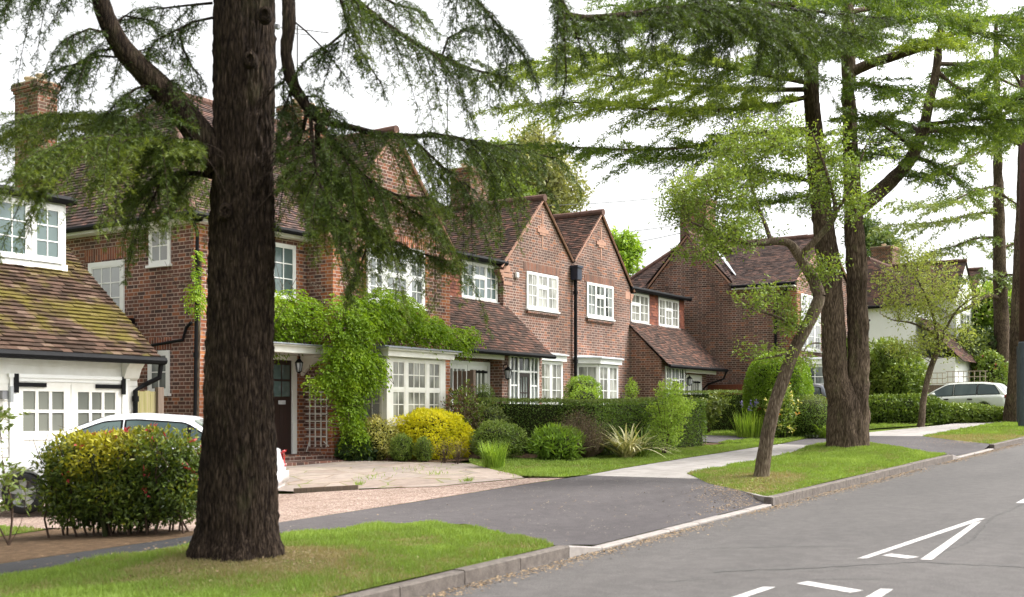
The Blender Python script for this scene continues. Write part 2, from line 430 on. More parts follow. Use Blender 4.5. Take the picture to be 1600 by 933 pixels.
def bark(name, a, b, c_, sc=1.0, bs=1.0):
    t = NT(name)
    v = t.scaled((9*sc, 9*sc, 1.35*sc))
    f1 = t.noise(1.6, 6, .68, v, .8)
    vo = t.n('ShaderNodeTexVoronoi', feature='DISTANCE_TO_EDGE', i_Scale=2.4); t.set(vo.inputs['Vector'], t.n('ShaderNodeVectorMath', operation='ADD', i_0=v, i_1=t.n('ShaderNodeTexNoise', i_Scale=3.0).outputs['Color']).outputs[0])
    f = t.m('ADD', t.m('MULTIPLY', f1, .7), t.m('MULTIPLY', t.m('MINIMUM', vo.outputs['Distance'], .35), .62))
    c = t.ramp(f, [(.32, a), (.5, b), (.68, c_)])
    c = t.mix(1.0, c, t.ramp(t.noise(.9, 3), [(.35, (.68, .64, .60)), (.65, (1.3, 1.24, 1.16))]), 'MULTIPLY')
    g = t.ramp(t.noise(1.7, 5, .7, t.scaled((1, 1, .55))), [(.56, (0, 0, 0)), (.68, (1, 1, 1))])
    c = t.mix(t.m('MULTIPLY', g, .35), c, tuple(x*y for x, y in zip(c_, (.75, .95, .55))))
    return t.finish(c, .95, .1, t.bump(f, bs, .05/sc))
M['bark'] = bark('cedar_bark', (0.010, 0.007, 0.006), (0.039, 0.029, 0.022), (0.091, 0.069, 0.053), 2.1)
M['bark2'] = bark('cedar_bark_grey', (.035, .026, .019), (.10, .076, .057), (.19, .15, .117), 1.5)
M['bark_pale'] = bark('street_tree_bark', (0.053, 0.040, 0.029), (0.120, 0.096, 0.074), (0.210, 0.178, 0.142), 1.8, .6)
M['twig'] = simple('brown_twig', (.045, .03, .022), (.09, .06, .045), 20, .9, .1)
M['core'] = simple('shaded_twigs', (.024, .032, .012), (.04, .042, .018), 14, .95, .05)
def leafm(key, a, b, c_, rough=.5, transl=.3, spec=.3, n=2):
    M[key] = tint_mat('leaf_'+key, [(0, a), (.5, b), (1, c_)], rough, spec, n, .35, transl)
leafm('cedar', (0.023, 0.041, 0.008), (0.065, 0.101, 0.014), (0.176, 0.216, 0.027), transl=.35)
leafm('cedar_light', (0.034, 0.063, 0.012), (0.097, 0.158, 0.022), (0.260, 0.328, 0.055), transl=.45)
leafm('cedar_blue', (0.058, 0.095, 0.036), (0.130, 0.184, 0.054), (0.260, 0.305, 0.096), transl=.35)
leafm('rowan', (0.071, 0.118, 0.022), (0.164, 0.234, 0.039), (0.317, 0.375, 0.078), transl=.4)
leafm('thorn', (0.156, 0.198, 0.040), (0.264, 0.312, 0.075), (0.408, 0.444, 0.138), transl=.4)
leafm('wisteria', (0.097, 0.178, 0.009), (0.194, 0.313, 0.015), (0.356, 0.464, 0.043), transl=.45)
leafm('golden', (.32, .34, .012), (.62, .58, .02), (.82, .74, .06), transl=.4)
leafm('varieg', (0.194, 0.233, 0.041), (0.493, 0.467, 0.138), (0.822, 0.730, 0.304), transl=.3)
leafm('hedge', (0.062, 0.111, 0.022), (0.135, 0.222, 0.037), (0.248, 0.343, 0.065), rough=.45)
leafm('hedge_top', (0.075, 0.109, 0.028), (0.135, 0.183, 0.041), (0.239, 0.263, 0.083), rough=.5)
leafm('privet', (0.081, 0.149, 0.011), (0.172, 0.287, 0.023), (0.345, 0.471, 0.063), rough=.4, transl=.35)
leafm('bright', (0.135, 0.231, 0.031), (0.254, 0.387, 0.047), (0.423, 0.562, 0.094), transl=.35)
leafm('photinia', (.035, .06, .013), (.095, .135, .017), (.36, .33, .022), rough=.4, transl=.3)
leafm('dark', (0.023, 0.046, 0.014), (0.052, 0.089, 0.024), (0.098, 0.146, 0.036), rough=.35, transl=.2)
leafm('ivy', (0.060, 0.099, 0.018), (0.144, 0.215, 0.034), (0.321, 0.397, 0.094), rough=.4, transl=.25)
leafm('red', (.22, .02, .03), (.36, .035, .05), (.45, .08, .08), transl=.3)
leafm('brownleaf', (.07, .05, .03), (.13, .09, .05), (.17, .14, .06), transl=.2)
leafm('phormium', (0.176, 0.198, 0.066), (0.462, 0.440, 0.220), (0.682, 0.616, 0.374), rough=.4, transl=.2)
leafm('cream', (.5, .48, .30), (.62, .6, .42), (.75, .74, .6), transl=.3)
leafm('purple', (.12, .10, .28), (.2, .17, .42), (.32, .28, .55), transl=.3)
leafm('orange', (.55, .2, .03), (.7, .3, .05), (.75, .45, .1), transl=.3)
leafm('poplar', (.14, .15, .06), (.24, .25, .10), (.36, .36, .17), transl=.35)
leafm('bronze', (.10, .05, .025), (.22, .09, .035), (.30, .15, .06), transl=.25)
leafm('litter', (.15, .095, .05), (.26, .175, .095), (.36, .27, .17), rough=.9, transl=0)
# ------------------------------------------------------------------ the setting
ST = dict(kind='structure')
def big_ground():
    xs = np.concatenate([np.linspace(-400, -30, 10), np.linspace(-24, 90, 229), np.linspace(100, 900, 20)])
    ys = np.concatenate([np.linspace(-400, -20, 10), np.linspace(-14, 40, 109), np.linspace(50, 900, 20)])
    X, Y = np.meshgrid(xs, ys); Z = gz(X, Y)-.05-.30*sstep(-6, 1, Y)*(1-sstep(6.3, 7.2, Y))
    V = np.column_stack([X.ravel(), Y.ravel(), Z.ravel()]); nx = len(xs)
    i, j = np.meshgrid(np.arange(nx-1), np.arange(len(ys)-1)); a = (j*nx+i).ravel()
    o = link_mesh('ground', array_mesh('ground', V, np.column_stack([a, a+1, a+nx+1, a+nx]), smooth=True), M['turf']); tag(o, kind='structure')
big_ground()
def strip(name, xs, y0, y1, mat, off, ny=2):
    X = np.repeat(xs[:, None], ny, 1); Y = np.repeat(np.linspace(y0, y1, ny)[None], len(xs), 0)
    Z = gz(X, np.minimum(Y, 5.9) if y1 < 6.05 else Y)+off
    V = np.column_stack([X.ravel(), Y.ravel(), Z.ravel()]); a = (np.arange(len(xs)-1)[:, None]*ny+np.arange(ny-1)).ravel()
    o = link_mesh(name, array_mesh(name, V, np.column_stack([a, a+ny, a+ny+1, a+1])), mat); tag(o, kind='structure')
strip('road', np.linspace(-30, 200, 116), -4.0, 5.98, M['road'], 0)
# road markings: a long painted A-shaped figure with cross bars, lane dashes
def mark(pts):
    mb = MB(); mb.face([(x, y, float(gz(x, min(y, 5.9)))+.004) for x, y in pts]); return mb
MK = MB()
for q in ([(11.45, 3.405), (11.49, 3.32), (15.58, 3.0), (15.55, 3.10)], [(11.66, 2.85), (11.70, 2.745), (15.25, 2.985), (15.0, 3.035)],
          [(11.76, 3.25), (11.93, 3.20), (11.83, 2.90), (11.66, 2.97)], [(9.76, 3.43), (9.91, 3.38), (9.68, 2.83), (9.52, 2.89)],
          [(9.0, 2.72), (9.83, 2.73), (9.86, 2.63), (9.0, 2.60)], [(8.5, 3.69), (9.45, 3.62), (9.49, 3.52), (8.5, 3.59)],
          [(17.8, 3.02), (20.8, 3.02), (20.8, 2.90), (17.8, 2.90)], [(23.8, 3.02), (26.8, 3.02), (26.8, 2.90), (23.8, 2.90)], [(29.8, 3.02), (32.8, 3.02), (32.8, 2.90), (29.8, 2.90)]):
    MK.face([(x, y, .024*x+.004+(.001 if i else 0)) for i, (x, y) in enumerate(q)])
tag(MK.build('road_markings', M['paint']), kind='structure')
# cracks in the road surface: thin dark bitumen seams
CR = MB()
def crack(pts, w):
    pts = [Vector((x, y, .024*x+.003)) for x, y in pts]; fine = []
    for a, b in zip(pts, pts[1:]):
        n = max(2, int((b-a).length/.08))
        for i in range(n):
            p = a.lerp(b, i/n); p.x += random.uniform(-.03, .03); p.y += random.uniform(-.03, .03); fine.append(p)
    for a, b in zip(fine, fine[1:]):
        d = (b-a).normalized(); s = Vector((-d.y, d.x, 0))*w*random.uniform(.3, 1)
        CR.face([a-s, b-s, b+s, a+s])
crack([(10.6, 5.8), (11.4, 5.03), (12.1, 4.1), (12.4, 3.4)], .008); crack([(10.0, 4.3), (10.9, 3.4), (11.5, 2.85), (11.55, 2.3), (11.65, 1.9), (11.7, 1.2)], .02)
crack([(11.5, 2.85), (13.2, 2.7), (15.7, 2.95), (18, 2.9)], .008); crack([(9.2, 4.6), (9.6, 4.2), (9.8, 3.9), (10.4, 2.7)], .006)
tag(CR.build('road_cracks', simple('bitumen', (.07, .066, .064), (.05, .048, .046))), kind='structure')

VERGE1 = [(-20, 6.075), (10.05, 6.075), (10.6, 6.8), (11.05, 7.6), (11.0, 8.3), (10.3, 8.75), (9.0, 9.05), (5.9, 9.15), (-20, 9.15)]
VERGE2 = [(15.95, 6.075), (16.6, 6.65), (17.6, 7.7), (19.2, 8.8), (24, 9.1), (29.5, 9.5), (30.9, 8.9), (29.2, 7.6), (27.5, 6.6), (27.25, 6.075)]
VERGE3 = [(32.2, 6.075), (33.4, 7.0), (35.9, 8.7), (46, 8.9), (120, 8.9), (120, 6.075)]
def mound(a): return None
for v in (VERGE1, VERGE2, VERGE3): drape('grass_verge', v, M['turf'], .008, .35)
drape('path', [(-20, 9.05), (8.9, 9.05), (9.3, 8.95), (9.5, 9.99), (8.3, 9.93), (-20, 9.97)], M['path_asphalt'], .004, .4)
drape('path', [(9.304, 8.95), (10.2, 8.7), (11.2, 8.0), (10.5, 6.7), (10.1, 6.07), (15.9, 6.07), (16.7, 6.6), (17.7, 7.6), (18.2, 8.1), (18.22, 10.33), (15.5, 10.25), (13, 10.08), (9.504, 9.99)], M['drive'], .0045, .4)
drape('path', [(18.224, 8.0), (19.3, 8.85), (24, 9.15), (29.6, 9.55), (30.0, 11.0), (24, 10.8), (20, 10.55), (18.224, 10.33)], M['slabs'], .004, .4)
drape('pavement', [(27.2, 6.07), (32.3, 6.07), (33.5, 7.1), (36.0, 8.75), (35.6, 11.2), (34.2, 11.5), (30.004, 11.0), (29.604, 9.55), (31, 8.9)], M['drive'], .0035, .4)
drape('pavement', [(36.004, 8.75), (46, 8.95), (120, 8.95), (120, 10.4), (54, 10.3), (46, 10.4), (40, 10.9), (35.604, 11.2)], M['slabs'], .004, .6)
drape('driveway', [(9.0, 9.96), (13, 10.1), (15.5, 10.27), (17.5, 10.35), (17.2, 10.9), (15.1, 11.3), (14.4, 12.1), (13.7, 13.3), (13.3, 16.9), (7, 16.9), (7, 13.2), (9.0, 12.9)], M['gravel'], .006, .4)
drape('paved_terrace', [(15.0, 11.32), (17.1, 10.95), (17.55, 11.35), (18.2, 12.3), (19.2, 13.6), (19.0, 14.3), (18.6, 14.9), (18.3, 16.4), (18.16, 17.1), (14.2, 17.1), (13.9, 13.35), (14.45, 12.2)], M['crazy'], .014, .4)
LAWN1 = [(18.3, 10.36), (20, 10.58), (24, 10.83), (29.9, 11.05), (30.1, 12.0), (27, 12.3), (23, 12.6), (21.5, 13.3), (20, 14.2), (19.2, 13.6), (18.2, 12.3), (17.6, 11.35), (17.6, 10.5)]
LAWN2 = [(33.6, 12.7), (36, 12.4), (42, 11.6), (46, 10.9), (54, 10.5), (56, 11.3), (52, 12.4), (44, 12.7), (38, 14.2), (34.5, 15.5), (32.5, 15.5)]
LAWN3 = [(30.0, 11.06), (34.2, 11.52), (31.5, 12.6), (29.5, 12.6), (30.1, 12.0)]
LAWN4 = [(-5, 12.0), (6.8, 12.2), (8.8, 12.7), (8.9, 14), (-5, 14)]
for v in (LAWN1, LAWN2, LAWN3, LAWN4): drape('lawn', v, M['turf'], .008, .35)
drape('driveway', [(34.25, 11.54), (35.7, 11.25), (36.2, 12.3), (33.6, 12.68), (32.4, 15.6), (30.3, 15.6), (29.6, 12.65), (31.55, 12.62)], M['drive'], .005, .4)
drape('soil_bed', [(19.0, 14.35), (20.1, 14.2), (21.6, 13.25), (23, 12.55), (27, 12.25), (29.4, 12.4), (29, 13.5), (24, 13.6), (22.3, 16.4), (18.3, 16.4)], M['soil'], .003, .4)
drape('soil_bed', [(-20, 9.99), (8.3, 9.95), (9.0, 9.97), (9.0, 12.7), (6.8, 12.15), (-20, 12.0)], M['soil'], .003, .4)
# kerbs
def kerb(name, pts, h, mat, w=.13, L=.9, out=None):
    mb = MB()
    P = [Vector((x, y, 0)) for x, y in pts]; seg = []; 
    for a, b in zip(P, P[1:]):
        n = max(1, round((b-a).length/L))
        for i in range(n): seg.append((a.lerp(b, i/n), a.lerp(b, (i+1)/n)))
    for a, b in seg:
        d = (b-a); g = d.normalized()*.006; a2, b2 = a+g, b-g; s = Vector((-d.y, d.x, 0)).normalized()*w
        j = random.uniform(-.004, .004)
        za, zb = .024*a2.x, .024*b2.x
        hh = h if not callable(h) else None
        ha, hb = (h(a2), h(b2)) if hh is None else (h, h)
        v = [a2+Vector((0, 0, za-.2)), b2+Vector((0, 0, zb-.2)), b2+Vector((0, 0, zb+hb-.012+j)), b2+s*.1+Vector((0, 0, zb+hb+j)), b2+s+Vector((0, 0, zb+hb+j)), b2+s+Vector((0, 0, zb-.2)),
             a2+s+Vector((0, 0, za-.2)), a2+s+Vector((0, 0, za+ha+j)), a2+s*.1+Vector((0, 0, za+ha+j)), a2+Vector((0, 0, za+ha-.012+j))]
        A = [v[0], v[9], v[8], v[7], v[6]]; B = [v[1], v[2], v[3], v[4], v[5]]
        mb.face(A); mb.face(B[::-1])
        for i in range(4): mb.face([A[i], B[i], B[i+1], A[i+1]])
    return tag(mb.build(name, mat), kind='structure')
Y0 = 5.955
kerb('kerb', [(-20, Y0), (10.15, Y0)], .125, M['kerb'])
kerb('kerb', [(10.15, Y0), (10.85, Y0)], lambda p: .125-.1*min(1, max(0, (p.x-10.15)/.7)), M['kerb_pale'], L=.7)
kerb('kerb', [(10.85, Y0), (15.9, Y0)], .026, M['kerb_pale'])
kerb('kerb', [(15.93, Y0), (27.3, Y0)], .125, M['kerb'])
kerb('kerb', [(17.7, 7.74), (17.1, 7.15), (16.55, 6.62), (16.05, 6.2), (15.93, 5.97)][::-1], .13, M['kerb_pale'], w=-.06, L=.45)
kerb('kerb', [(27.3, Y0), (28.0, Y0)], lambda p: .125-.1*min(1, max(0, (p.x-27.3)/.7)), M['kerb_pale'], L=.7)
kerb('kerb', [(28.0, Y0), (32.0, Y0)], .026, M['kerb_pale'])
kerb('kerb', [(32.05, Y0), (120, Y0)], .125, M['kerb'])
kerb('kerb', [(32.15, 6.05), (33.3, 7.0), (35.8, 8.68)], .135, M['kerb_pale'], w=-.06, L=.6)
# timber edging of the terrace above the gravel
E_ = MB()
for a, b in (((13.85, 13.35), (14.35, 12.4)),):
    a, b = Vector((*a, 0)), Vector((*b, 0)); s = Vector((-(b-a).y, (b-a).x, 0)).normalized()*.05
    za, zb = float(gz(a.x, a.y)), float(gz(b.x, b.y))
    q = [a, b, b-s, a-s]; zz = [za, zb, zb, za]
    E_.face([p+Vector((0, 0, z+.075)) for p, z in zip(q, zz)])
    for i in range(4):
        k = (i+1) % 4; E_.face([q[i]+Vector((0, 0, zz[i]-.1)), q[k]+Vector((0, 0, zz[k]-.1)), q[k]+Vector((0, 0, zz[k]+.075)), q[i]+Vector((0, 0, zz[i]+.075))])
tag(E_.build('terrace_edging', M['wood_grey']), kind='structure')
# litter in the gutter and on the drive
def litter():
    n = 11000
    x = RNG.uniform(6, 40, n); y = 5.93-np.abs(RNG.normal(0, .09, n))*(1+.8*RNG.random(n)); 
    keep = (np.sin(x*1.7)+np.sin(x*.61+2) + RNG.normal(0, .8, n)) > -1.1
    x, y = x[keep], y[keep]; z = .024*x+.004
    a = [np.column_stack([x, y, z])]
    for (cx, cy, sx, sy, m) in ((16.4, 6.7, .5, .25, 700), (17.2, 7.2, .5, .25, 500), (19.3, 7.3, .9, .5, 900), (33, 6.7, .6, .3, 500), (35, 7.3, 2.0, .6, 1500), (15.4, 6.25, .8, .12, 400), (7.4, 6.9, 1, .5, 500), (8.2, 9.4, 1.2, .3, 200), (7.4, 7.75, .55, .5, 1500), (7.15, 7.3, .4, .3, 500), (14, 8, 2, 1, 160)):
        px, py_ = RNG.normal(cx, sx, m), RNG.normal(cy, sy, m); k = py_ > 6.12; px, py_ = px[k], py_[k]
        a.append(np.column_stack([px, py_, gz(px, py_)+.016]))
    C = np.concatenate(a); n = len(C)
    D = RNG.normal(size=(n, 3)); D[:, 2] *= .12
    o = leaves('leaf_litter', M['litter'], None, C, D, RNG.uniform(.02, .05, n), RNG.uniform(.008, .02, n), RNG.random(n), np.tile([0, 0, 1.], (n, 1))+RNG.normal(0, .2, (n, 3)))
    tag(o, kind='stuff')
litter()
# grass blades
def blades(poly, n, h=(.03, .075), w=.006, box=None, dry=None):
    p = np.array(poly); x0, y0 = p.min(0); x1, y1 = p.max(0)
    if box: x0, x1, y0, y1 = max(x0, box[0]), min(x1, box[1]), max(y0, box[2]), min(y1, box[3])
    X = RNG.uniform(x0, x1, n); Y = RNG.uniform(y0, y1, n); k = inside(poly, X, Y); X, Y = X[k], Y[k]; n = len(X)
    C = np.column_stack([X, Y, gz(X, Y)+.004]); D = np.column_stack([RNG.normal(0, .45, n), RNG.normal(0, .45, n), np.ones(n)])
    t = .5+.25*np.sin(X*1.3+np.cos(Y*2.1)*2)*np.cos(Y*1.7+X*.4)+RNG.normal(0, .13, n)
    clump = np.sin(X*5.1+2*np.sin(Y*3.3))*np.sin(Y*6.3+X)
    hh = RNG.uniform(*h, n)*(1+.5*clump); t = t+.13*clump+.1*np.sin(X*11+Y*3)*np.sin(Y*13-X*4)
    if dry:
        for (cx, cy, s, a) in dry:
            g = np.exp(-((X-cx)**2+(Y-cy)**2)/(2*s*s))*a; t -= g*RNG.uniform(.4, 1.2, n); hh *= (1-.55*np.clip(g, 0, 1))
    return C, D, hh, np.full(n, w)*RNG.uniform(.7, 1.4, n), np.clip(t, 0, 1)
parts = [blades(VERGE1, 190000, (.02, .068), .006, (4.5, 12, 6, 10), [(7.4, 7.6, .6, 1.0), (8.3, 6.6, 1.0, .22), (9.6, 7.4, .3, .5)]),
         blades(VERGE2, 110000, (.025, .07), .011, None, [(18.9, 7.2, .75, .8), (16.7, 6.6, .5, .6), (17.6, 7.5, .5, .5)]),
         blades(VERGE3, 50000, (.03, .09), .016, (32, 60, 6, 9), [(34.6, 7.2, 1.3, .9), (37, 6.6, 1.5, .5)]),
         blades(LAWN1, 70000, (.02, .055), .012), blades(LAWN2, 45000, (.03, .08), .018), blades(LAWN3, 16000, (.03, .07), .013), blades(LAWN4, 15000, (.03, .08), .012, (5, 9, 12, 14))]
ex = []
for cx, cy, s, n in ((18.1, 11.3, .25, 2500), (17.5, 10.9, .18, 900), (14.6, 12.6, .05, 90), (15.8, 11.25, .06, 120), (16.6, 12.5, .12, 60), (15.4, 13, .2, 50), (17.2, 13.4, .4, 60)):
    X, Y = RNG.normal(cx, s, n), RNG.normal(cy, s*.7, n)
    ex.append((np.column_stack([X, Y, gz(X, Y)+.03]), np.column_stack([RNG.normal(0, .5, n), RNG.normal(0, .5, n), np.ones(n)]), RNG.uniform(.04, .11, n), np.full(n, .008), RNG.uniform(.4, .9, n)))
parts += ex
tag(leaves('grass', M['grass'], None, *[np.concatenate([p[i] for p in parts]) for i in range(5)]), kind='stuff')

# ------------------------------------------------------------------ building helpers
def obox(mb, O, ud, u0, u1, d0, d1, z0, z1, mi=0):
    """box in a wall's frame: u along the wall, d outward, z up"""
    ud = Vector((ud[0], ud[1], 0)).normalized(); nd = Vector((ud.y, -ud.x, 0)); O = Vector((O[0], O[1], 0))
    n = len(mb.v)
    for z in (z0, z1):
        for d in (d0, d1):
            for u in (u0, u1):
                p = O+ud*u+nd*d; mb.v.append((p.x, p.y, z)); mb.t.append(.5)
    for q in ((0, 2, 3, 1), (4, 5, 7, 6), (0, 1, 5, 4), (2, 6, 7, 3), (0, 4, 6, 2), (1, 3, 7, 5)):
        mb.f.append(tuple(n+i for i in q)); mb.m.append(mi)
def window(parent, O, ud, W, z0, z1, lights, gl='pane', name='window', sill=.05, fr=.055, proud=.035, bar=.011, mull=.05, mat='white', top=None, child=True):
    """casement or sash window. lights: (weight, columns, rows, top-light share, sash)"""
    f = MB(); g = MB()
    obox(f, O, ud, 0, fr, .002, proud, z0, z1); obox(f, O, ud, W-fr, W, .002, proud, z0, z1)
    obox(f, O, ud, fr, W-fr, .002, proud, z1-fr, z1); obox(f, O, ud, fr, W-fr, .002, proud, z0, z0+fr)
    tot = sum(l[0] for l in lights); inner = W-2*fr-mull*(len(lights)-1); u = fr
    for i, l in enumerate(lights):
        w = inner*l[0]/tot; a, b = u, u+w; u = b+mull
        if i: obox(f, O, ud, a-mull, a, .002, proud, z0+fr, z1-fr)
        zb, zt = z0+fr, z1-fr
        areas = []
        tl = l[3] if len(l) > 3 else 0
        sash = l[4] if len(l) > 4 else 0
        if tl:
            zm = zt-(zt-zb)*tl
            obox(f, O, ud, a, b, .002, proud, zm-.03, zm+.03)
            areas = [(a, b, zb, zm-.03, l[1], l[2]), (a, b, zm+.03, zt, l[1], 1)]
        elif sash:
            zm = (zt+zb)/2
            obox(f, O, ud, a, b, .002, proud-.004, zm-.025, zm+.025)
            areas = [(a, b, zb, zm-.025, l[1], l[2]//2), (a, b, zm+.025, zt, l[1], l[2]//2)]
        else: areas = [(a, b, zb, zt, l[1], l[2])]
        for (p, q, r, s, c, rw) in areas:
            e = .03                                            # casement stile
            obox(f, O, ud, p, p+e, .002, proud-.008, r, s); obox(f, O, ud, q-e, q, .002, proud-.008, r, s)
            obox(f, O, ud, p+e, q-e, .002, proud-.008, r, r+e); obox(f, O, ud, p+e, q-e, .002, proud-.008, s-e, s)
            p, q, r, s = p+e, q-e, r+e, s-e
            obox(g, O, ud, p, q, .001, proud-.024, r, s)
            for k in range(1, c):
                x = p+(q-p)*k/c; obox(f, O, ud, x-bar, x+bar, .004, proud-.013, r, s)
            for k in range(1, rw):
                z = r+(s-r)*k/rw
                for m in range(c):
                    x0, x1 = p+(q-p)*m/c, p+(q-p)*(m+1)/c
                    obox(f, O, ud, x0+(bar if m else 0), x1-(bar if m < c-1 else 0), .004, proud-.013, z-bar, z+bar)
    w = f.build(name, M[mat], parent)
    g.build('pane', M[gl], w if child else parent)
    if sill:
        s_ = MB(); obox(s_, O, ud, -.04, W+.04, .003, proud+.05, z0-sill, z0-.001); s_.build('sill', M[mat], w if child else parent)
    return w
def tiled(mb, pts, expo=.1, wid=.166, lift=.024, jit=.006, mi=0):
    P = [Vector(p) for p in pts]
    n = (P[1]-P[0]).cross(P[2]-P[0]).normalized()
    if n.z < 0: n = -n
    t = (Vector((0, 0, 1))-n*n.z).normalized(); s = t.cross(n)
    o = min(P, key=lambda p: p.z)
    Q = [((p-o).dot(s), (p-o).dot(t)) for p in P]
    T = max(q[1] for q in Q); t0 = min(q[1] for q in Q)
    def span(h):
        xs = []
        for (a, b), (c, d) in zip(Q, Q[1:]+Q[:1]):
            if abs(b-d) < 1e-9:
                if abs(b-h) < 1e-6: xs += [a, c]
            elif min(b, d)-1e-7 <= h <= max(b, d)+1e-7: xs.append(a+(c-a)*(h-b)/(d-b))
        return (min(xs), max(xs)) if xs else None
    k = 0; h = t0
    while h < T-1e-4:
        h2 = min(h+expo, T); A = span(h+1e-5); B = span(h2-1e-5)
        if A and B:
            lo = min(A[0], B[0]); hi = max(A[1], B[1])
            i0 = math.floor(lo/wid-(k % 2)*.5); x = (i0+(k % 2)*.5)*wid
            while x < hi:
                a0, a1 = np.clip((x, x+wid-.003), *A); b0, b1 = np.clip((x, x+wid-.003), *B)
                if a1-a0 > 1e-4 or b1-b0 > 1e-4:
                    l0 = lift+random.uniform(-jit, jit); l1 = .006; tn = random.random()
                    f = lambda u, v, w: o+s*u+t*v+n*w
                    p = [f(a0, h, l0+random.uniform(0, .003)), f(a1, h, l0), f(b1, h2+.01, l1), f(b0, h2+.01, l1)]
                    mb.face(p, mi, tn)
                    if a1-a0 > 1e-4: mb.face([f(a0, h, -.01), f(a1, h, -.01), p[1], p[0]], mi, tn)
                x += wid
        h = h2; k += 1
    # decking under the tiles
    mb.face([p-n*.012 for p in P], mi, .2)
def ridge(mb, a, b, r=.10, L=.42, mi=0):
    a, b = Vector(a), Vector(b); d = b-a; n = max(1, round(d.length/L)); u = d.normalized()
    for i in range(n):
        p, q = a+d*(i/n), a+d*((i+1)/n)-u*.012
        j = Vector((0, 0, random.uniform(-.008, .008)))
        mb.tube([p+j, q+j], [r, r*.96], 10, mi)
def gutter(parent, a, b, r=.06, name='gutter'):
    mb = MB(); a, b = Vector(a), Vector(b); mb.tube([a, b], r, 8)
    return mb.build(name, M['black'], parent)
def pipe(parent, pts, r=.036, name='downpipe'):
    mb = MB(); mb.tube(pts, r, 8)
    P = [Vector(p) for p in pts]
    for a, b in zip(P, P[1:]):
        if abs(b.z-a.z) > 1.2:
            for k in (.08, .5, .92):
                c = a.lerp(b, k); mb.tube([c+Vector((0, 0, .05)), c-Vector((0, 0, .05))], r*1.35, 8)
    return mb.build(name, M['black'], parent)
def quoins(mb, x, y, dx, dy, z0, z1, w1=.33, w2=.21, faces='xy', e=.004):
    """toothed dressing on a corner (x,y); dx, dy point along the two walls away from the corner"""
    z = z0; k = 0
    while z < z1-.05:
        z2 = min(z+.15, z1); a, b = (w1, w2) if k % 2 else (w2, w1)
        if 'y' in faces:      # piece on the street face
            mb.box(x-e*np.sign(dx), x+dx*a, y-e, y+.02, z, z2)
        if 'x' in faces:
            mb.box(x-e*np.sign(dx), x+.02*np.sign(dx), y+.02, y+dy*b, z, z2)
        z = z2; k += 1
    mb.cut()
def chimney(parent, x0, x1, y0, y1, z0, z1, mat='brick_old', pots=2, name='chimney'):
    c = MB(); c.box(x0, x1, y0, y1, z0, z1-.2)
    c.box(x0-.03, x1+.03, y0-.03, y1+.03, z1-.2, z1-.13); c.box(x0-.06, x1+.06, y0-.06, y1+.06, z1-.13, z1)
    ch = c.build(name, M[mat], parent)
    fl = MB(); fl.prism([(x0-.05, y0-.05), (x1+.05, y0-.05), (x1+.05, y1+.05), (x0-.05, y1+.05)], z1, z1+.03, 'z'); 
    fl.build('mortar_cap', M['pot'], ch)
    for i in range(pots):
        if (x1-x0) > (y1-y0): px, py_ = x0+(x1-x0)*(i+.5)/pots, (y0+y1)/2
        else: px, py_ = (x0+x1)/2, y0+(y1-y0)*(i+.5)/pots
        p = MB(); p.lathe([(.12, z1+.02), (.11, z1+.16), (.14, z1+.17), (.14, z1+.21), (.09, z1+.21), (.08, z1+.05)], (px, py_, 0), 14); p.build('chimney_pot', M['pot'], ch, smooth=True)
    return ch
def lantern(name, label, loc, r=.1, h=.3, group=None, hang=False):
    t = thing(name, label, 'lantern', loc, 0, group); x, y, z = loc
    b = MB(); b.lathe([(.012, z+h*.62), (.03, z+h*.6), (r, z+h*.36), (r*1.04, z+h*.33), (r*.9, z+h*.33)], (x, y, 0), 6)
    b.lathe([(r*.62, z-h*.32), (r*.62, z-h*.36), (.02, z-h*.42), (.001, z-h*.46)], (x, y, 0), 6)
    for k in range(6):
        w = 2*math.pi*k/6; b.tube([(x+r*.9*math.cos(w), y+r*.9*math.sin(w), z+h*.33), (x+r*.6*math.cos(w), y+r*.6*math.sin(w), z-h*.33)], .008, 4)
    if hang: b.tube([(x, y, z+h*.6), (x, y, z+h*1.15)], .01, 5)
    else: b.tube([(x, y, z+h*.62), (x, y+.03, z+h*.85), (x, y+.12, z+h*.8), (x, y+.16, z+h*.55), (x, y+.16, z-h*.3)], .014, 6)
    b.build('lantern_frame', M['black'], t)
    g = MB(); g.lathe([(r*.84, z+h*.32), (r*.56, z-h*.33)], (x, y, 0), 6); g.build('lantern_glass', M['pane_grey'], t)
    return t
FX = (1, 0); FL = (0, -1)                       # wall frames: street face, left-hand side face
def verge(mb, a, b, y, r=.035):
    mb.tube([(a[0], y, a[1]), (b[0], y, b[1])], r, 6); mb.cut()
def kneeler(mb, x, y, sgn, z):
    """corbelled block under a gable foot, stepping out sideways"""
    for k in range(4): mb.box(x, x+sgn*(.05+.055*k), y-.03, y+.24, z+.075*k+.002*k, z+.075*(k+1))
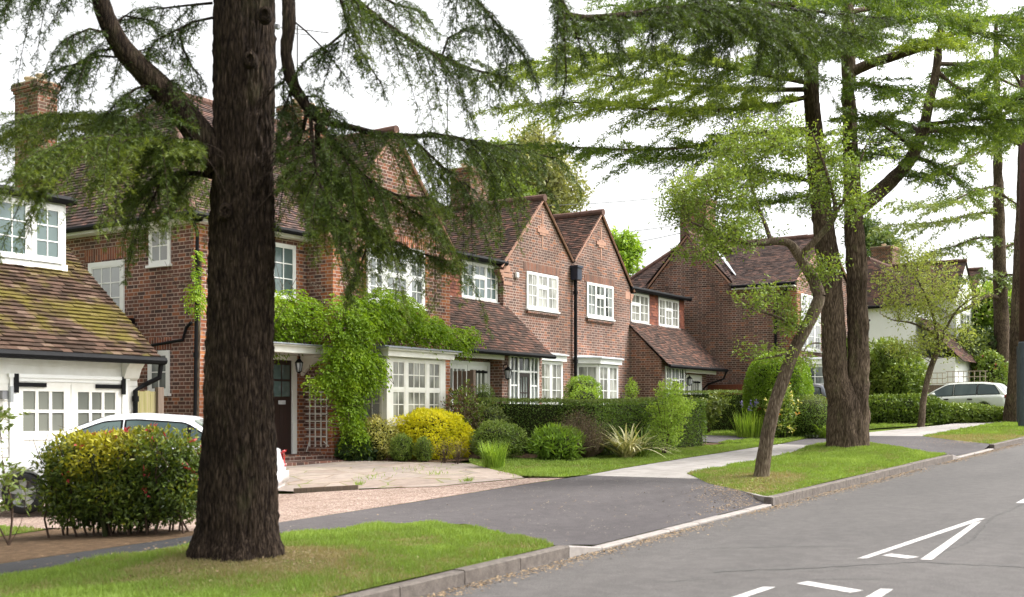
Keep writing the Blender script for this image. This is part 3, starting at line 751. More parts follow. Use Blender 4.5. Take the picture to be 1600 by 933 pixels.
def entrance(parent, x0, x1, y, z0, z1):
    W = x1-x0; O = (x0, y); sw = W*.27
    f = MB(); g = MB()
    for u in (0, sw, W-sw-.07, W-.07): obox(f, O, FX, u, u+.07, .002, .05, z0, z1)
    obox(f, O, FX, .07, W-.07, .002, .05, z1-.07, z1); zt = z1-.42
    obox(f, O, FX, sw+.07, W-sw-.07, .002, .05, zt-.06, zt)
    obox(g, O, FX, sw+.07, W-sw-.07, .001, .015, zt, z1-.07)
    obox(f, O, FX, W/2-.015, W/2+.015, .003, .035, zt, z1-.07)
    for a, b in ((.07, sw), (W-sw, W-.07)):
        obox(g, O, FX, a, b, .001, .014, z0+.35, z1-.07); obox(f, O, FX, a, b, .002, .04, z0, z0+.35)
        obox(f, O, FX, (a+b)/2-.016, (a+b)/2+.016, .003, .034, z0+.35, z1-.07)
        for k in range(1, 5):
            z = z0+.35+(z1-.42-z0)*k/5; obox(f, O, FX, a, (a+b)/2-.016, .003, .034, z-.02, z+.02); obox(f, O, FX, (a+b)/2+.016, b, .003, .034, z-.02, z+.02)
    w = f.build('door_frame', M['white'], parent); g.build('pane', M['pane'], w)
    d = MB(); a, b = sw+.072, W-sw-.072; obox(d, O, FX, a, b, .001, .012, z0, zt-.062)
    obox(d, O, FX, a, a+.08, .012, .03, z0, zt-.062); obox(d, O, FX, b-.08, b, .012, .03, z0, zt-.062); obox(d, O, FX, a+.08, b-.08, .012, .03, zt-.16, zt-.062)
    obox(d, O, FX, a+.08, b-.08, .012, .028, z0, z0+.85)
    for k in (1, 2): x = a+.08+(b-a-.16)*k/3; obox(d, O, FX, x-.015, x+.015, .012, .028, z0+.85, zt-.16)
    z = (z0+.85+zt-.16)/2; 
    for k in range(3):
        xa = a+.08+(b-a-.16)*k/3+.016; xb = a+.08+(b-a-.16)*(k+1)/3-.016; obox(d, O, FX, xa, xb, .012, .026, z-.015, z+.015)
    dr = d.build('door', M['door'], parent)
    p = MB(); obox(p, O, FX, a+.085, b-.085, .0121, .016, z0+.86, zt-.165); p.build('pane', M['pane'], dr)
    l = MB(); obox(l, O, FX, (a+b)/2-.11, (a+b)/2+.11, .0285, .036, z0+.72, z0+.79); l.build('letter_box', M['steel'], dr)
def slat_garage(parent, x0, x1, y, z0, z1, rows=1):
    """pair of white garage doors with a band of tall narrow panes"""
    W = x1-x0; O = (x0, y); d = MB(); g = MB(); f = MB()
    obox(f, O, FX, -.09, 0, .002, .05, z0, z1+.09); obox(f, O, FX, W, W+.09, .002, .05, z0, z1+.09); obox(f, O, FX, 0, W, .002, .05, z1, z1+.09)
    for k in (0, 1):
        a, b = k*W/2+.008, (k+1)*W/2-.008; zp = z1-.78
        obox(d, O, FX, a, a+.12, .004, .034, z0, z1); obox(d, O, FX, b-.12, b, .004, .034, z0, z1)
        obox(d, O, FX, a+.12, b-.12, .004, .034, z1-.12, z1); obox(d, O, FX, a+.12, b-.12, .004, .034, zp-.12, zp)
        n = 7
        for i in range(n):
            u, v = a+.12+(b-a-.24)*i/n, a+.12+(b-a-.24)*(i+1)/n; obox(d, O, FX, u+.003, v-.003, .004, .024, z0, zp-.12)
        for i in range(1, 4):
            u = a+.12+(b-a-.24)*i/4; obox(d, O, FX, u-.025, u+.025, .004, .03, zp, z1-.12)
        obox(g, O, FX, a+.12, b-.12, .003, .012, zp, z1-.12)
    w = d.build('garage_door', M['white'], parent); g.build('pane', M['pane_garage'], w); f.build('door_casing', M['white'], w)
    h = MB(); obox(h, O, FX, W-.62, W-.02, .0345, .045, z1-.2, z1-.14); h.build('hinge', M['black'], w)
def canted_bay(parent, wy, fy, x0, x1, cant, z0, z1, glz, ncol=(2, 2), base='brick', side=2):
    """three-sided bay window standing out of a wall at y=wy to y=fy"""
    pl = [(x0-cant, wy), (x0, fy), (x1, fy), (x1+cant, wy)]
    b = MB(); b.prism(pl, z0-.85, z0, 'z'); b.build('bay_base', M[base], parent)
    body = MB(); body.prism([(x0-cant+.02, wy), (x0+.02, fy+.02), (x1-.02, fy+.02), (x1+cant-.02, wy)], z0+.001, z1+.18, 'z')
    e = .13; pl2 = [(x0-cant-e*1.2, wy), (x0-e*.6, fy-e), (x1+e*.6, fy-e), (x1+cant+e*1.2, wy)]
    body.prism(pl2, z1+.02, z1+.18, 'z')
    bay = body.build('bay_window', M['white'], parent)
    pl3 = [(x0-cant-e*1.5, wy), (x0-e*.9, fy-e*1.5), (x1+e*.9, fy-e*1.5), (x1+cant+e*1.5, wy)]
    r = MB(); r.prism(pl3, z1+.181, z1+.22, 'z'); top = [(x0-cant, wy), (x0, fy+.12), (x1, fy+.12), (x1+cant, wy)]
    for i in range(3): r.face([(*pl3[i], z1+.22), (*pl3[i+1], z1+.22), (*top[i+1], z1+.27), (*top[i], z1+.27)])
    r.face([(*p, z1+.27) for p in top]); r.build('bay_roof', M['lead_white'], bay)
    cl = math.hypot(cant, wy-fy)
    ud = Vector((cant, fy-wy)).normalized()
    window(bay, pl[0], ud, cl, z0, z1, [(1, side, 4)], glz, child=False, sill=.04)
    n = len(ncol); window(bay, (x0, fy), FX, x1-x0, z0, z1, [(c, c, 4) for c in ncol], glz, child=False, sill=.04, mull=.09)
    ud = Vector((cant, wy-fy)).normalized()
    window(bay, pl[2], ud, cl, z0, z1, [(1, side, 4)], glz, child=False, sill=.04)
    return bay
def roofpart(parent, name, mat, planes, ridges=(), rm='ridge', **k):
    m = MB()
    for p in planes: tiled(m, p, **k)
    r = m.build(name, M[mat], parent)
    if ridges:
        q = MB()
        for a, b, w in ridges: ridge(q, a, b, w); q.cut()
        q.build_each('ridge_tiles', M[rm], r)
    return r

# ================================================================== first brick house (behind the big trunk)
h1 = thing('brick_house', 'brick house with climber over its bay window and door, hipped roof behind the big trunk', 'house', gp(18, 18))
w = MB(); w.box(15.08, 22.28, 17.15, 24.6, .1, 5.62)
w.prism([(18.16, .2), (22.3, .2), (22.3, 5.72), (20.2, 8.0), (18.16, 5.78)], 16.4, 17.2)
w.prism([(24.6, 5.6), (21.0, 8.85), (17.4, 5.6)], 22.0, 22.29, 'x')
w.build('wall', M['brick_dark'], h1)
q = MB(); quoins(q, 18.16, 16.4, 1, 1, .8, 5.25); quoins(q, 22.3, 16.4, -1, 1, .8, 5.25, faces='y'); quoins(q, 15.08, 17.15, 1, 1, .5, 5.3, faces='y')
z = .9; k = 0
while z < 5.2: q.box(17.82, 17.82+(.22 if k % 2 else .11), 17.146, 17.16, z, z+.075); z += .075; k += 1
q.cut()
for xx, sg in ((19.22, -1), (21.27, 1)):
    z = 4.15; k = 0
    while z < 5.5:
        a = .21 if k % 2 else .1; q.box(xx, xx+sg*a, 16.396, 16.41, z, z+.15); z += .15; k += 1
    q.cut()
q.build_each('quoin', M['brick_red'], h1)
s = MB()
for bx_ in ((18.5, 21.95, 16.394, 16.41, 3.76, 4.02), (19.1, 21.4, 16.393, 16.41, 5.5, 5.74), (15.077, 15.09, 17.78, 18.5, 2.96, 3.2), (15.077, 15.09, 19.1, 20.45, 4.84, 5.08)): s.box(*bx_); s.cut()
s.build_each('soldier_course', M['soldier'], h1)
kn = MB(); kneeler(kn, 18.16, 16.4, -1, 5.27); kn.box(18.16, 18.5, 16.39, 16.42, 5.4, 5.5); kn.box(18.16, 18.55, 16.39, 16.42, 5.6, 5.72); kn.cut(); kneeler(kn, 22.3, 16.4, 1, 5.27)
kn.box(21.95, 22.3, 16.39, 16.42, 5.35, 5.5)
kn.build_each('kneeler', M['stone'], h1)
ez, ey = 5.5, 16.85; A = (17.8, 21.0, 9.05); B = (22.34, 21.0, 9.05)
r1 = roofpart(h1, 'roof', 'tile_plum', [
    [(14.78, 25.15, ez), (14.78, ey, ez), A], [(14.78, ey, ez), (22.34, ey, ez), B, A], [(22.34, 25.15, ez), (14.78, 25.15, ez), A, B],
    [(17.85, 16.33, ez), (20.2, 16.33, 8.05), (20.2, 20.0, 8.05), (17.85, 16.9, ez)], [(22.6, 16.33, 5.47), (20.2, 16.33, 8.05), (20.2, 20.0, 8.05), (22.6, 17.1, 5.47)]],
    [(A, B, .11), ((14.78, ey, ez+.03), A, .07), ((14.78, 25.15, ez+.03), A, .07), ((20.2, 16.33, 8.07), (20.2, 20.0, 8.07), .1)])
v = MB(); verge(v, (17.95, 5.58), (20.2, 8.03), 16.36); verge(v, (22.55, 5.5), (20.2, 8.03), 16.36); v.build_each('verge', M['stone'], h1)
chimney(h1, 15.7, 16.2, 22.95, 23.8, 6.2, 9.15); chimney(h1, 21.65, 22.6, 20.6, 21.4, 8.0, 9.62)
gutter(h1, (14.73, 16.8, 5.46), (14.73, 24.9, 5.46)); gutter(h1, (14.73, 16.8, 5.46), (18.05, 16.8, 5.46))
so = MB(); so.box(14.8, 15.08, 16.9, 24.6, 5.36, 5.42); so.box(14.8, 18.16, 16.9, 17.15, 5.36, 5.42); so.build('soffit', M['white_old'], h1)
pipe(h1, [(14.76, 16.85, 5.4), (15.03, 17.0, 5.15), (15.03, 17.09, .5)])
pipe(h1, [(15.02, 17.16, 3.45), (15.02, 17.3, 3.35), (15.02, 17.4, 3.12), (15.02, 18.6, 3.02), (15.02, 18.9, 3.02)], .03, 'waste_pipe')
hp = MB(); hp.lathe([(.05, 3.1), (.05, 3.35), (.13, 3.45), (.13, 3.6), (.01, 3.6)], (14.98, 18.95, 0), 10); hp.build('rainwater_hopper', M['black'], h1)
window(h1, (15.08, 18.42), FL, .62, 4.62, 5.36, [(1, 2, 2)], 'pane_grey')
window(h1, (15.08, 20.3), FL, 1.12, 3.3, 4.8, [(1, 3, 4)], 'pane_grey', fr=.1)
window(h1, (15.08, 18.45), FL, .62, 2.1, 2.94, [(1, 2, 2)], 'pane', fr=.07)
window(h1, (16.45, 17.15), FX, 1.36, 4.12, 5.24, [(1, 2, 3), (1, 2, 3)], 'pane_green')
window(h1, (19.23, 16.4), FX, 2.03, 4.14, 5.48, [(.8, 2, 4, 0, 1), (1.3, 3, 4, 0, 1), (.8, 2, 4, 0, 1)], 'pane', mull=.15, proud=.05, fr=.08)
# rectangular bay on the wing
bb = MB(); bb.box(19.04, 21.12, 15.67, 16.4, .4, 1.5); bb.build('bay_base', M['brick_dark'], h1)
by = MB(); by.box(19.06, 21.10, 15.69, 16.4, 1.502, 3.05); by.box(18.93, 21.3, 15.53, 16.4, 2.93, 3.06); by.box(18.85, 21.38, 15.46, 16.4, 3.06, 3.10)
for a in (19.03, 20.98): by.box(a, a+.14, 15.655, 15.80, 1.5, 2.93)
bay = by.build('bay_window', M['white_old'], h1)
lr = MB(); lr.box(18.8, 21.44, 15.41, 16.4, 3.101, 3.13); lr.box(18.9, 21.35, 15.6, 16.4, 3.13, 3.16); lr.build('bay_roof', M['lead'], bay)
window(bay, (19.17, 15.69), FX, 1.81, 1.55, 2.9, [(.75, 2, 4, 0, 1), (1.15, 3, 4, 0, 1), (.75, 2, 4, 0, 1)], 'pane_net', child=False, mat='white_old', mull=.1, sill=.06)
window(bay, (19.06, 16.38), FL, .6, 1.55, 2.9, [(1, 2, 4)], 'pane_grey', child=False, mat='white_old', sill=.06)
sb = MB(); sb.box(18.98, 21.2, 15.6, 15.66, 1.45, 1.5); sb.build('sill', M['white_old'], bay)
# door and flat canopy
dz = .86
df = MB(); df.box(17.68, 17.80, 17.08, 17.15, dz, 2.92); df.box(16.42, 16.54, 17.08, 17.15, dz, 2.92); df.box(16.54, 17.68, 17.08, 17.15, 2.82, 2.92)
df = df.build('door_frame', M['white'], h1)
d = MB(); d.box(16.56, 17.67, 17.12, 17.148, dz, 2.82)
for i in range(7): d.box(16.64+i*.135, 16.64+i*.135+.128, 17.11, 17.12, dz+.05, 1.98)
for i in range(5): d.box(16.6+i*.255, 16.63+i*.255, 17.112, 17.12, 2.05, 2.75)
for zz in (2.02, 2.38, 2.72): d.box(16.6, 17.65, 17.113, 17.12, zz, zz+.04)
d = d.build('door', M['door'], h1)
p = MB(); p.box(16.63, 17.62, 17.1155, 17.118, 2.06, 2.72); p.build('pane', M['pane_green'], d)
p = MB(); p.box(17.28, 17.48, 17.095, 17.109, 1.90, 1.98); p.build('letter_box', M['lead_white'], d)
cn = MB(); cn.box(15.7, 18.12, 16.32, 17.15, 2.93, 3.06); cn.box(15.66, 18.14, 16.26, 17.15, 3.06, 3.09)
for x in (17.98, 15.8):
    cn.prism([(17.15, 2.5), (17.15, 2.93), (16.42, 2.93), (16.5, 2.84), (16.75, 2.78), (16.98, 2.66)], x, x+.09, 'x')
cn = cn.build('door_canopy', M['white_old'], h1)
l = MB(); l.box(15.62, 18.15, 16.22, 17.15, 3.091, 3.115); l.build('canopy_roof', M['lead'], cn)
stp = MB(); stp.box(16.0, 19.0, 16.05, 17.15, .4, .74); stp.box(16.2, 18.15, 16.6, 17.15, .74, .86); stp.build('doorstep', M['brick_dark'], h1)
# things fixed to the first house
lantern('porch_lantern', 'black porch lantern hanging under the white canopy beside the big trunk', Vector((17.38, 16.62, 2.66)), .085, .28, hang=True)
fl = thing('floodlight', 'small silver floodlight high on the brick gable behind the cedar branch', 'floodlight', Vector((18.62, 16.3, 5.85)))
m = MB(); m.bevbox(18.5, 18.74, 16.18, 16.3, 5.8, 5.93, .015); m.build('lamp_housing', M['metal'], fl)
m = MB(); m.box(18.52, 18.72, 16.17, 16.18, 5.82, 5.91); m.build('lens', M['pane_grey'], fl); m = MB(); m.tube([(18.62, 16.3, 5.88), (18.62, 16.42, 5.93)], .02, 6); m.build('bracket', M['black'], fl)
tr = thing('trellis', 'white lattice trellis fixed on brick beside the dark front door', 'trellis', gp(18.1, 16.8))
m = MB(); rng = random.Random(4)
for i in range(4):
    y = 17.04-.16*i-.02; m.box(18.115, 18.13, y-.012, y+.012, 1.0+.02*rng.random(), 2.36-.1*i)
for i in range(9):
    z = 1.22+.155*i; a = rng.uniform(-.006, .006); m.box(18.10, 18.115, 16.44+(.1 if i in (6, 0) else 0), 17.12, z+a, z+a+.022)
m.build('lattice', M['white_old'], tr)
m = MB(); m.tube([(18.11, 17.0, 1.15), (18.08, 17.08, .9)], .012, 5); m.cut(); m.tube([(18.1, 16.6, 1.12), (18.1, 16.46, 1.02)], .012, 5); m.build_each('loose_slat', M['white_old'], tr)

# ================================================================== white garage on the far left
gar = thing('white_garage', 'white boarded garage with a mossy tiled roof and a wide white dormer', 'garage', gp(12, 18))
gx0, gx1 = at_y(24, 596, 17).x, at_y(190, 600, 17).x
g0 = float(gz(12, 17)); 
m = MB(); m.box(7.5, 13.62, 17.03, 20.5, 0, 2.72); m.prism([(17.03, 2.7), (20.5, 2.7), (20.5, 5.5)], 7.5, 13.6, 'x'); m.build('wall', M['white_old'], gar)
m = MB(); z = 2.2
for i in range(4): m.prism([(17.03, z), (17.03, z+.15), (17.012, z+.15), (16.998, z)], 7.5, 13.64, 'x'); z += .152
z = .1
while z < 2.19:
    m.prism([(17.03, z), (17.03, z+.15), (17.012, z+.15), (16.998, z)], 7.5, gx0-.12, 'x'); z += .152
m.box(gx1+.12, 13.64, 16.998, 17.03, .1, 2.195); m.build('weatherboard', M['white_old'], gar)
m = MB(); m.box(gx0-.11, gx0, 16.97, 17.03, .1, 2.3); m.box(gx1, gx1+.11, 16.97, 17.03, .1, 2.3); m.box(gx0-.14, gx1+.14, 16.95, 17.03, 2.3, 2.36); m.box(gx0, gx1, 16.98, 17.03, 2.24, 2.3); m.build('door_casing', M['white'], gar)
m = MB(); g = MB(); W = gx1-gx0; O = (gx0, 17.028)
for k in (0, 1):
    a, b = k*W/2+.006, (k+1)*W/2-.006; O = (gx0, 17.03)
    obox(m, O, FX, a, a+.13, .002, .035, .12, 2.235); obox(m, O, FX, b-.13, b, .002, .035, .12, 2.235); obox(m, O, FX, a+.13, b-.13, .002, .035, 2.08, 2.235); obox(m, O, FX, a+.13, b-.13, .002, .035, 1.28, 1.42)
    for i in (1, 2): u = a+.13+(b-a-.26)*i/3; obox(m, O, FX, u-.028, u+.028, .004, .033, 1.42, 2.08)
    for i in range(3):
        u, v = a+.13+(b-a-.26)*i/3+(.028 if i else 0), a+.13+(b-a-.26)*(i+1)/3-(.028 if i < 2 else 0); obox(m, O, FX, u, v, .004, .033, 1.725, 1.775)
    for i in range(6): u = a+.13+(b-a-.26)*i/6; obox(m, O, FX, u+.003, u+(b-a-.26)/6-.003, .002, .02, .12, 1.28)
    obox(g, O, FX, a+.13, b-.13, .001, .012, 1.42, 2.08)
gd = m.build('garage_door', M['white_old'], gar); g.build('pane', M['pane_garage'], gd)
for a, b, c in ((gx0-.03, gx0+.55, gx0-.05), (gx1-.55, gx1+.03, gx1-.03)):
    h = MB(); h.box(a, b, 16.962, 16.994, 2.15, 2.22); h.box(c, c+.08, 16.945, 16.968, 2.05, 2.36); h.build('hinge', M['black'], gd)
sl = .816; ry = lambda y: 2.72+(y-16.72)*sl
roofpart(gar, 'roof', 'tile_moss', [[(7.3, 16.72, 2.72), (13.92, 16.72, 2.72), (13.92, 20.5, ry(20.5)), (7.3, 20.5, ry(20.5))]], expo=.115, wid=.2, lift=.036, jit=.012)
gutter(gar, (7.3, 16.66, 2.66), (13.98, 16.66, 2.66), .07)
pipe(gar, [(13.9, 16.68, 2.6), (13.9, 16.72, 2.36), (13.7, 16.9, 2.22), (13.55, 16.94, 2.12), (13.55, 16.94, .3)], .045)
m = MB(); m.prism([(16.75, 2.62), (17.0, 2.62), (17.0, 2.3), (16.93, 2.34), (16.86, 2.5)], 13.3, 13.62, 'x'); m.build('eaves_bracket', M['white_old'], gar)
dy, dxr = 18.72, 13.4
m = MB(); m.box(9.5, dxr, dy+.01, 20.4, ry(dy)-.1, 5.6); m.box(9.5, dxr+.02, dy-.02, dy+.05, ry(dy)+.0, ry(dy)+.12); dm = m.build('dormer', M['white'], gar)
m = MB(); m.box(9.4, dxr+.08, dy-.12, 20.45, 5.6, 5.68); m.tube([(9.4, dy-.14, 5.66), (dxr+.1, dy-.14, 5.66)], .07, 8); m.build('dormer_roof', M['black'], dm)
xa, xb = at_y(47, 350, dy).x, at_y(97, 350, dy).x
window(dm, (xa, dy), FX, xb-xa, ry(dy)+.13, 5.55, [(1, 2, 3)], 'pane_green', child=False, sill=0, fr=.08, proud=.05)
xc = at_y(47, 350, dy).x-.01
window(dm, (xc-1.25, dy), FX, 1.24, ry(dy)+.13, 5.55, [(1, 4, 3)], 'pane_green', child=False, sill=0, fr=.07, proud=.05)
wl = thing('wall_light', 'small steel wall light on the white boards left of the garage doors', 'wall light', Vector((at_y(10, 617, 16.9).x, 16.9, at_y(10, 617, 16.9).z)))
x, y, z = wl.location
m = MB(); m.tube([(x+.06, y-.03, z-.12), (x+.06, y-.03, z+.14)], .045, 10); m.build('lamp_tube', M['metal'], wl); m = MB(); m.box(x-.08, x+.03, y-.02, y+.1, z-.07, z+.07); m.build('backplate', M['steel'], wl)
fp = thing('fence_panel', 'greenish weathered fence panel with a post between white garage and brick house', 'fence', gp(14.1, 17.3))
b0 = float(gz(14, 17.3))
m = MB()
for i in range(5): m.box(13.66+i*.125, 13.66+i*.125+.121, 17.28, 17.30, b0, 2.12+.012*(i % 2))
m.build('boards', M['wood_green'], fp); m = MB(); m.box(14.29, 14.42, 17.22, 17.32, b0, 2.2); m.build('post', M['wood_grey'], fp)

# ================================================================== second: pair of gabled brick houses
h2 = thing('twin_gable_house', 'brick house with two tall gables side by side and low tiled porches', 'house', gp(30.5, 19))
w = MB(); w.prism([(26.72, .4), (34.35, .4), (34.35, 5.88), (32.33, 8.02), (30.55, 6.28), (28.78, 7.93), (26.72, 5.86)], 17.8, 25)
w.box(22.34, 26.72, 18.06, 24.8, .4, 5.75); w.box(34.35, 38.95, 18.06, 24.8, .4, 5.75)
w.box(22.36, 24.95, 17.05, 18.05, .4, 3.75); w.box(36.2, 38.9, 17.05, 18.05, .4, 3.75)
w.prism([(17.8, .4), (16.65, .4), (16.65, 3.46), (17.8, 4.58)][::-1], 24.92, 26.9, 'x'); w.prism([(17.8, .4), (16.65, .4), (16.65, 3.46), (17.8, 4.58)][::-1], 34.36, 36.2, 'x')
w.build('wall', M['brick'], h2)
rs = [[(26.5, 17.72, 5.72), (28.78, 17.72, 8.0), (28.78, 25.1, 8.0), (26.5, 25.1, 5.72)], [(28.78, 17.72, 8.0), (30.55, 17.72, 6.35), (30.55, 25.1, 6.35), (28.78, 25.1, 8.0)],
      [(30.55, 17.72, 6.35), (32.33, 17.72, 8.09), (32.33, 25.1, 8.09), (30.55, 25.1, 6.35)], [(32.33, 17.72, 8.09), (34.62, 17.72, 5.74), (34.62, 25.1, 5.74), (32.33, 25.1, 8.09)]]
roofpart(h2, 'roof', 'tile', rs, [((28.78, 17.7, 8.03), (28.78, 25.1, 8.03), .11), ((32.33, 17.7, 8.12), (32.33, 25.1, 8.12), .11)])
cat = lambda a, b: [(a, 16.36, 3.3), (b, 16.36, 3.3), (b, 17.95, 4.8), (a, 17.95, 4.8)]
roofpart(h2, 'porch_roof', 'tile', [cat(22.34, 26.97)]); roofpart(h2, 'porch_roof', 'tile', [cat(34.28, 38.98)])
v = MB()
for a, b in (((26.55, 5.76), (28.78, 7.98)), ((30.5, 6.36), (28.78, 7.98)), ((30.6, 6.38), (32.33, 8.07)), ((34.58, 5.78), (32.33, 8.07))): verge(v, a, b, 17.75)
v.build_each('verge', M['stone'], h2)
kn = MB(); kneeler(kn, 26.72, 17.8, -1, 5.4)
for z in (5.3, 5.52): kn.box(26.72, 27.15, 17.788, 17.82, z, z+.1)
kn.box(26.72, 27.05, 17.787, 17.82, 5.66, 5.85); kn.cut(); kneeler(kn, 34.35, 17.8, 1, 5.4); kn.box(34.0, 34.35, 17.788, 17.82, 5.5, 5.75); kn.cut()
for cx, cz in ((28.78, 7.05), (32.33, 7.12)):
    kn.box(cx-.03, cx+.03, 17.785, 17.82, cz+.1, cz+.52); kn.box(cx-.03, cx+.03, 17.785, 17.82, cz-.5, cz-.13)
    kn.box(cx-.3, cx+.3, 17.77, 17.82, cz-.05, cz+.06); kn.box(cx-.18, cx+.18, 17.775, 17.82, cz+.065, cz+.12); kn.box(cx-.18, cx+.18, 17.775, 17.82, cz-.12, cz-.055); kn.cut()
kn.build_each('stone_dressing', M['stone'], h2)
s = MB()
for bx_ in ((27.75, 29.75, 17.792, 17.81, 5.83, 6.06), (31.28, 33.25, 17.792, 17.81, 5.83, 6.06), (22.6, 24.94, 17.04, 17.06, 3.1, 3.32), (36.3, 38.8, 17.04, 17.06, 3.12, 3.34)): s.box(*bx_); s.cut()
s.build_each('soldier_course', M['soldier_dark'], h2)
s = MB(); s.box(27.9, 29.66, 17.74, 17.81, 4.6, 4.67); s.cut(); s.box(31.4, 33.13, 17.74, 17.81, 4.6, 4.67); s.build_each('brick_sill', M['brick'], h2)
LT = [(1, 2, 3), (1.05, 2, 2, .36), (1, 2, 3)]
window(h2, (27.89, 17.8), FX, 1.74, 4.74, 5.8, LT, 'pane_net'); window(h2, (31.4, 17.8), FX, 1.72, 4.74, 5.82, LT, 'pane')
# flat-roofed dormers between the gables
for x0, x1, wins, hung in ((22.36, 26.72, [(22.9, 1.5, [(1, 2, 2, .36), (1, 2, 3)], 'pane'), (24.95, 1.7, LT, 'pane_green')], [(24.42, 24.93)]),
                     (34.36, 38.98, [(34.72, 1.36, [(1, 2, 2, .36), (1, 2, 3)], 'pane_net'), (36.84, 1.66, LT, 'pane_net')], [(36.12, 36.8), (38.54, 38.97)])):
    m = MB(); m.box(x0, x1, 17.985, 18.06, 4.72, 5.86); dm = m.build('dormer', M['lead'], h2)
    m = MB(); m.box(x0, x1+.1, 17.8, 24.9, 5.86, 5.98); m.tube([(x0, 17.78, 5.9), (x1+.14, 17.78, 5.9)], .075, 8); m.build('dormer_roof', M['black'], dm)
    for u, W, l, gl in wins: window(dm, (u, 17.985), FX, W, 4.79, 5.80, l, gl, child=False, sill=.06)
    m = MB()
    for a, b in hung: tiled(m, [(a, 17.96, 4.8), (b, 17.96, 4.8), (b, 17.975, 5.84), (a, 17.975, 5.84)], .1, .17, .02); m.cut()
    m.build_each('hung_tiles', M['tile_hung'], dm)
    m = MB(); m.face([(x0, 17.9, 4.765), (x1, 17.9, 4.765), (x1, 17.98, 4.80), (x0, 17.98, 4.80)]); m.box(x0, x1, 17.90, 17.98, 4.71, 4.762); m.build('lead_flashing', M['lead_white'], dm)
gutter(h2, (22.36, 16.3, 3.25), (27.0, 16.3, 3.25)); gutter(h2, (34.25, 16.3, 3.25), (39.02, 16.3, 3.25))
m = MB(); m.box(22.4, 25.0, 16.62, 16.66, 3.1, 3.22); m.cut(); m.box(36.2, 38.8, 16.62, 16.66, 3.1, 3.22); m.build_each('fascia', M['white_old'], h2)
m = MB(); m.box(22.4, 25.0, 16.4, 17.05, 3.3, 3.33); m.cut(); m.box(36.2, 38.9, 16.4, 17.05, 3.3, 3.33); m.build_each('soffit', M['white_old'], h2)
pipe(h2, [(38.95, 16.3, 3.2), (38.95, 16.4, 2.95), (38.6, 16.85, 2.75), (38.55, 17.0, 2.6), (38.55, 17.0, 1.0)])
hp = MB(); hp.bevbox(30.40, 30.70, 17.55, 17.8, 5.78, 6.2, .015); hp.box(30.37, 30.73, 17.52, 17.8, 6.15, 6.22); hp.build('rainwater_hopper', simple('hopper_blue_black', (.018, .025, .045), (.012, .016, .028), 4, .4, .4), h2)
pipe(h2, [(30.55, 17.7, 5.8), (30.55, 17.7, .8)], .055)
entrance(h2, 25.22, 26.68, 16.65, .98, 3.27); entrance(h2, 34.62, 36.08, 16.65, 1.15, 3.27)
slat_garage(h2, 23.0, 24.8, 17.05, .85, 2.95); slat_garage(h2, 36.45, 38.3, 17.05, 1.2, 2.98)
canted_bay(h2, 17.8, 17.3, 27.75, 29.05, .45, 1.55, 3.2, 'pane_net', (2, 2)); canted_bay(h2, 17.8, 17.3, 31.25, 32.5, .5, 1.6, 3.22, 'pane_net', (2, 2))
chimney(h2, 31.3, 32.4, 22.2, 23.0, 7.0, 9.9, 'brick_old')
LG = 'wall lanterns beside the porch doors'
lantern('wall_lantern', 'black wall lantern left of the brown door under the near tiled porch', Vector((24.98, 16.5, 2.72)), .105, .32, LG)
lantern('wall_lantern', 'black wall lantern right of the doorway under the far tiled porch', Vector((36.22, 16.5, 2.78)), .105, .32, LG)
ab = thing('alarm_box', 'small white alarm box on the nearer brick gable', 'alarm box', Vector((27.35, 17.77, 5.62))); m = MB(); m.bevbox(27.28, 27.42, 17.72, 17.8, 5.55, 5.7, .015); m.build('alarm_cover', M['white'], ab)
for n_, (lx, yy) in enumerate(((22.5, 16.28),)):
    fe = thing('garden_fence', 'short red-brown fence panel with pale top beside the white bay window', 'fence', gp(22.5, 16)); b0 = float(gz(22.5, 16.1))
    m = MB(); m2 = MB()
    for i in range(4):
        x = 22.36+.11*i*.35; y = 16.34-.105*i
        m.box(x, x+.02, y-.1, y, b0, 2.25); m2.box(x+.001, x+.019, y-.099, y-.001, 2.251, 2.72+.01*(i % 2))
    m.build('boards', M['wood_red'], fe); m2.build('trellis_top', M['wood_grey'], fe); m = MB(); m.box(22.47, 22.57, 15.83, 15.93, b0, 2.75); m.build('post', M['wood_grey'], fe)

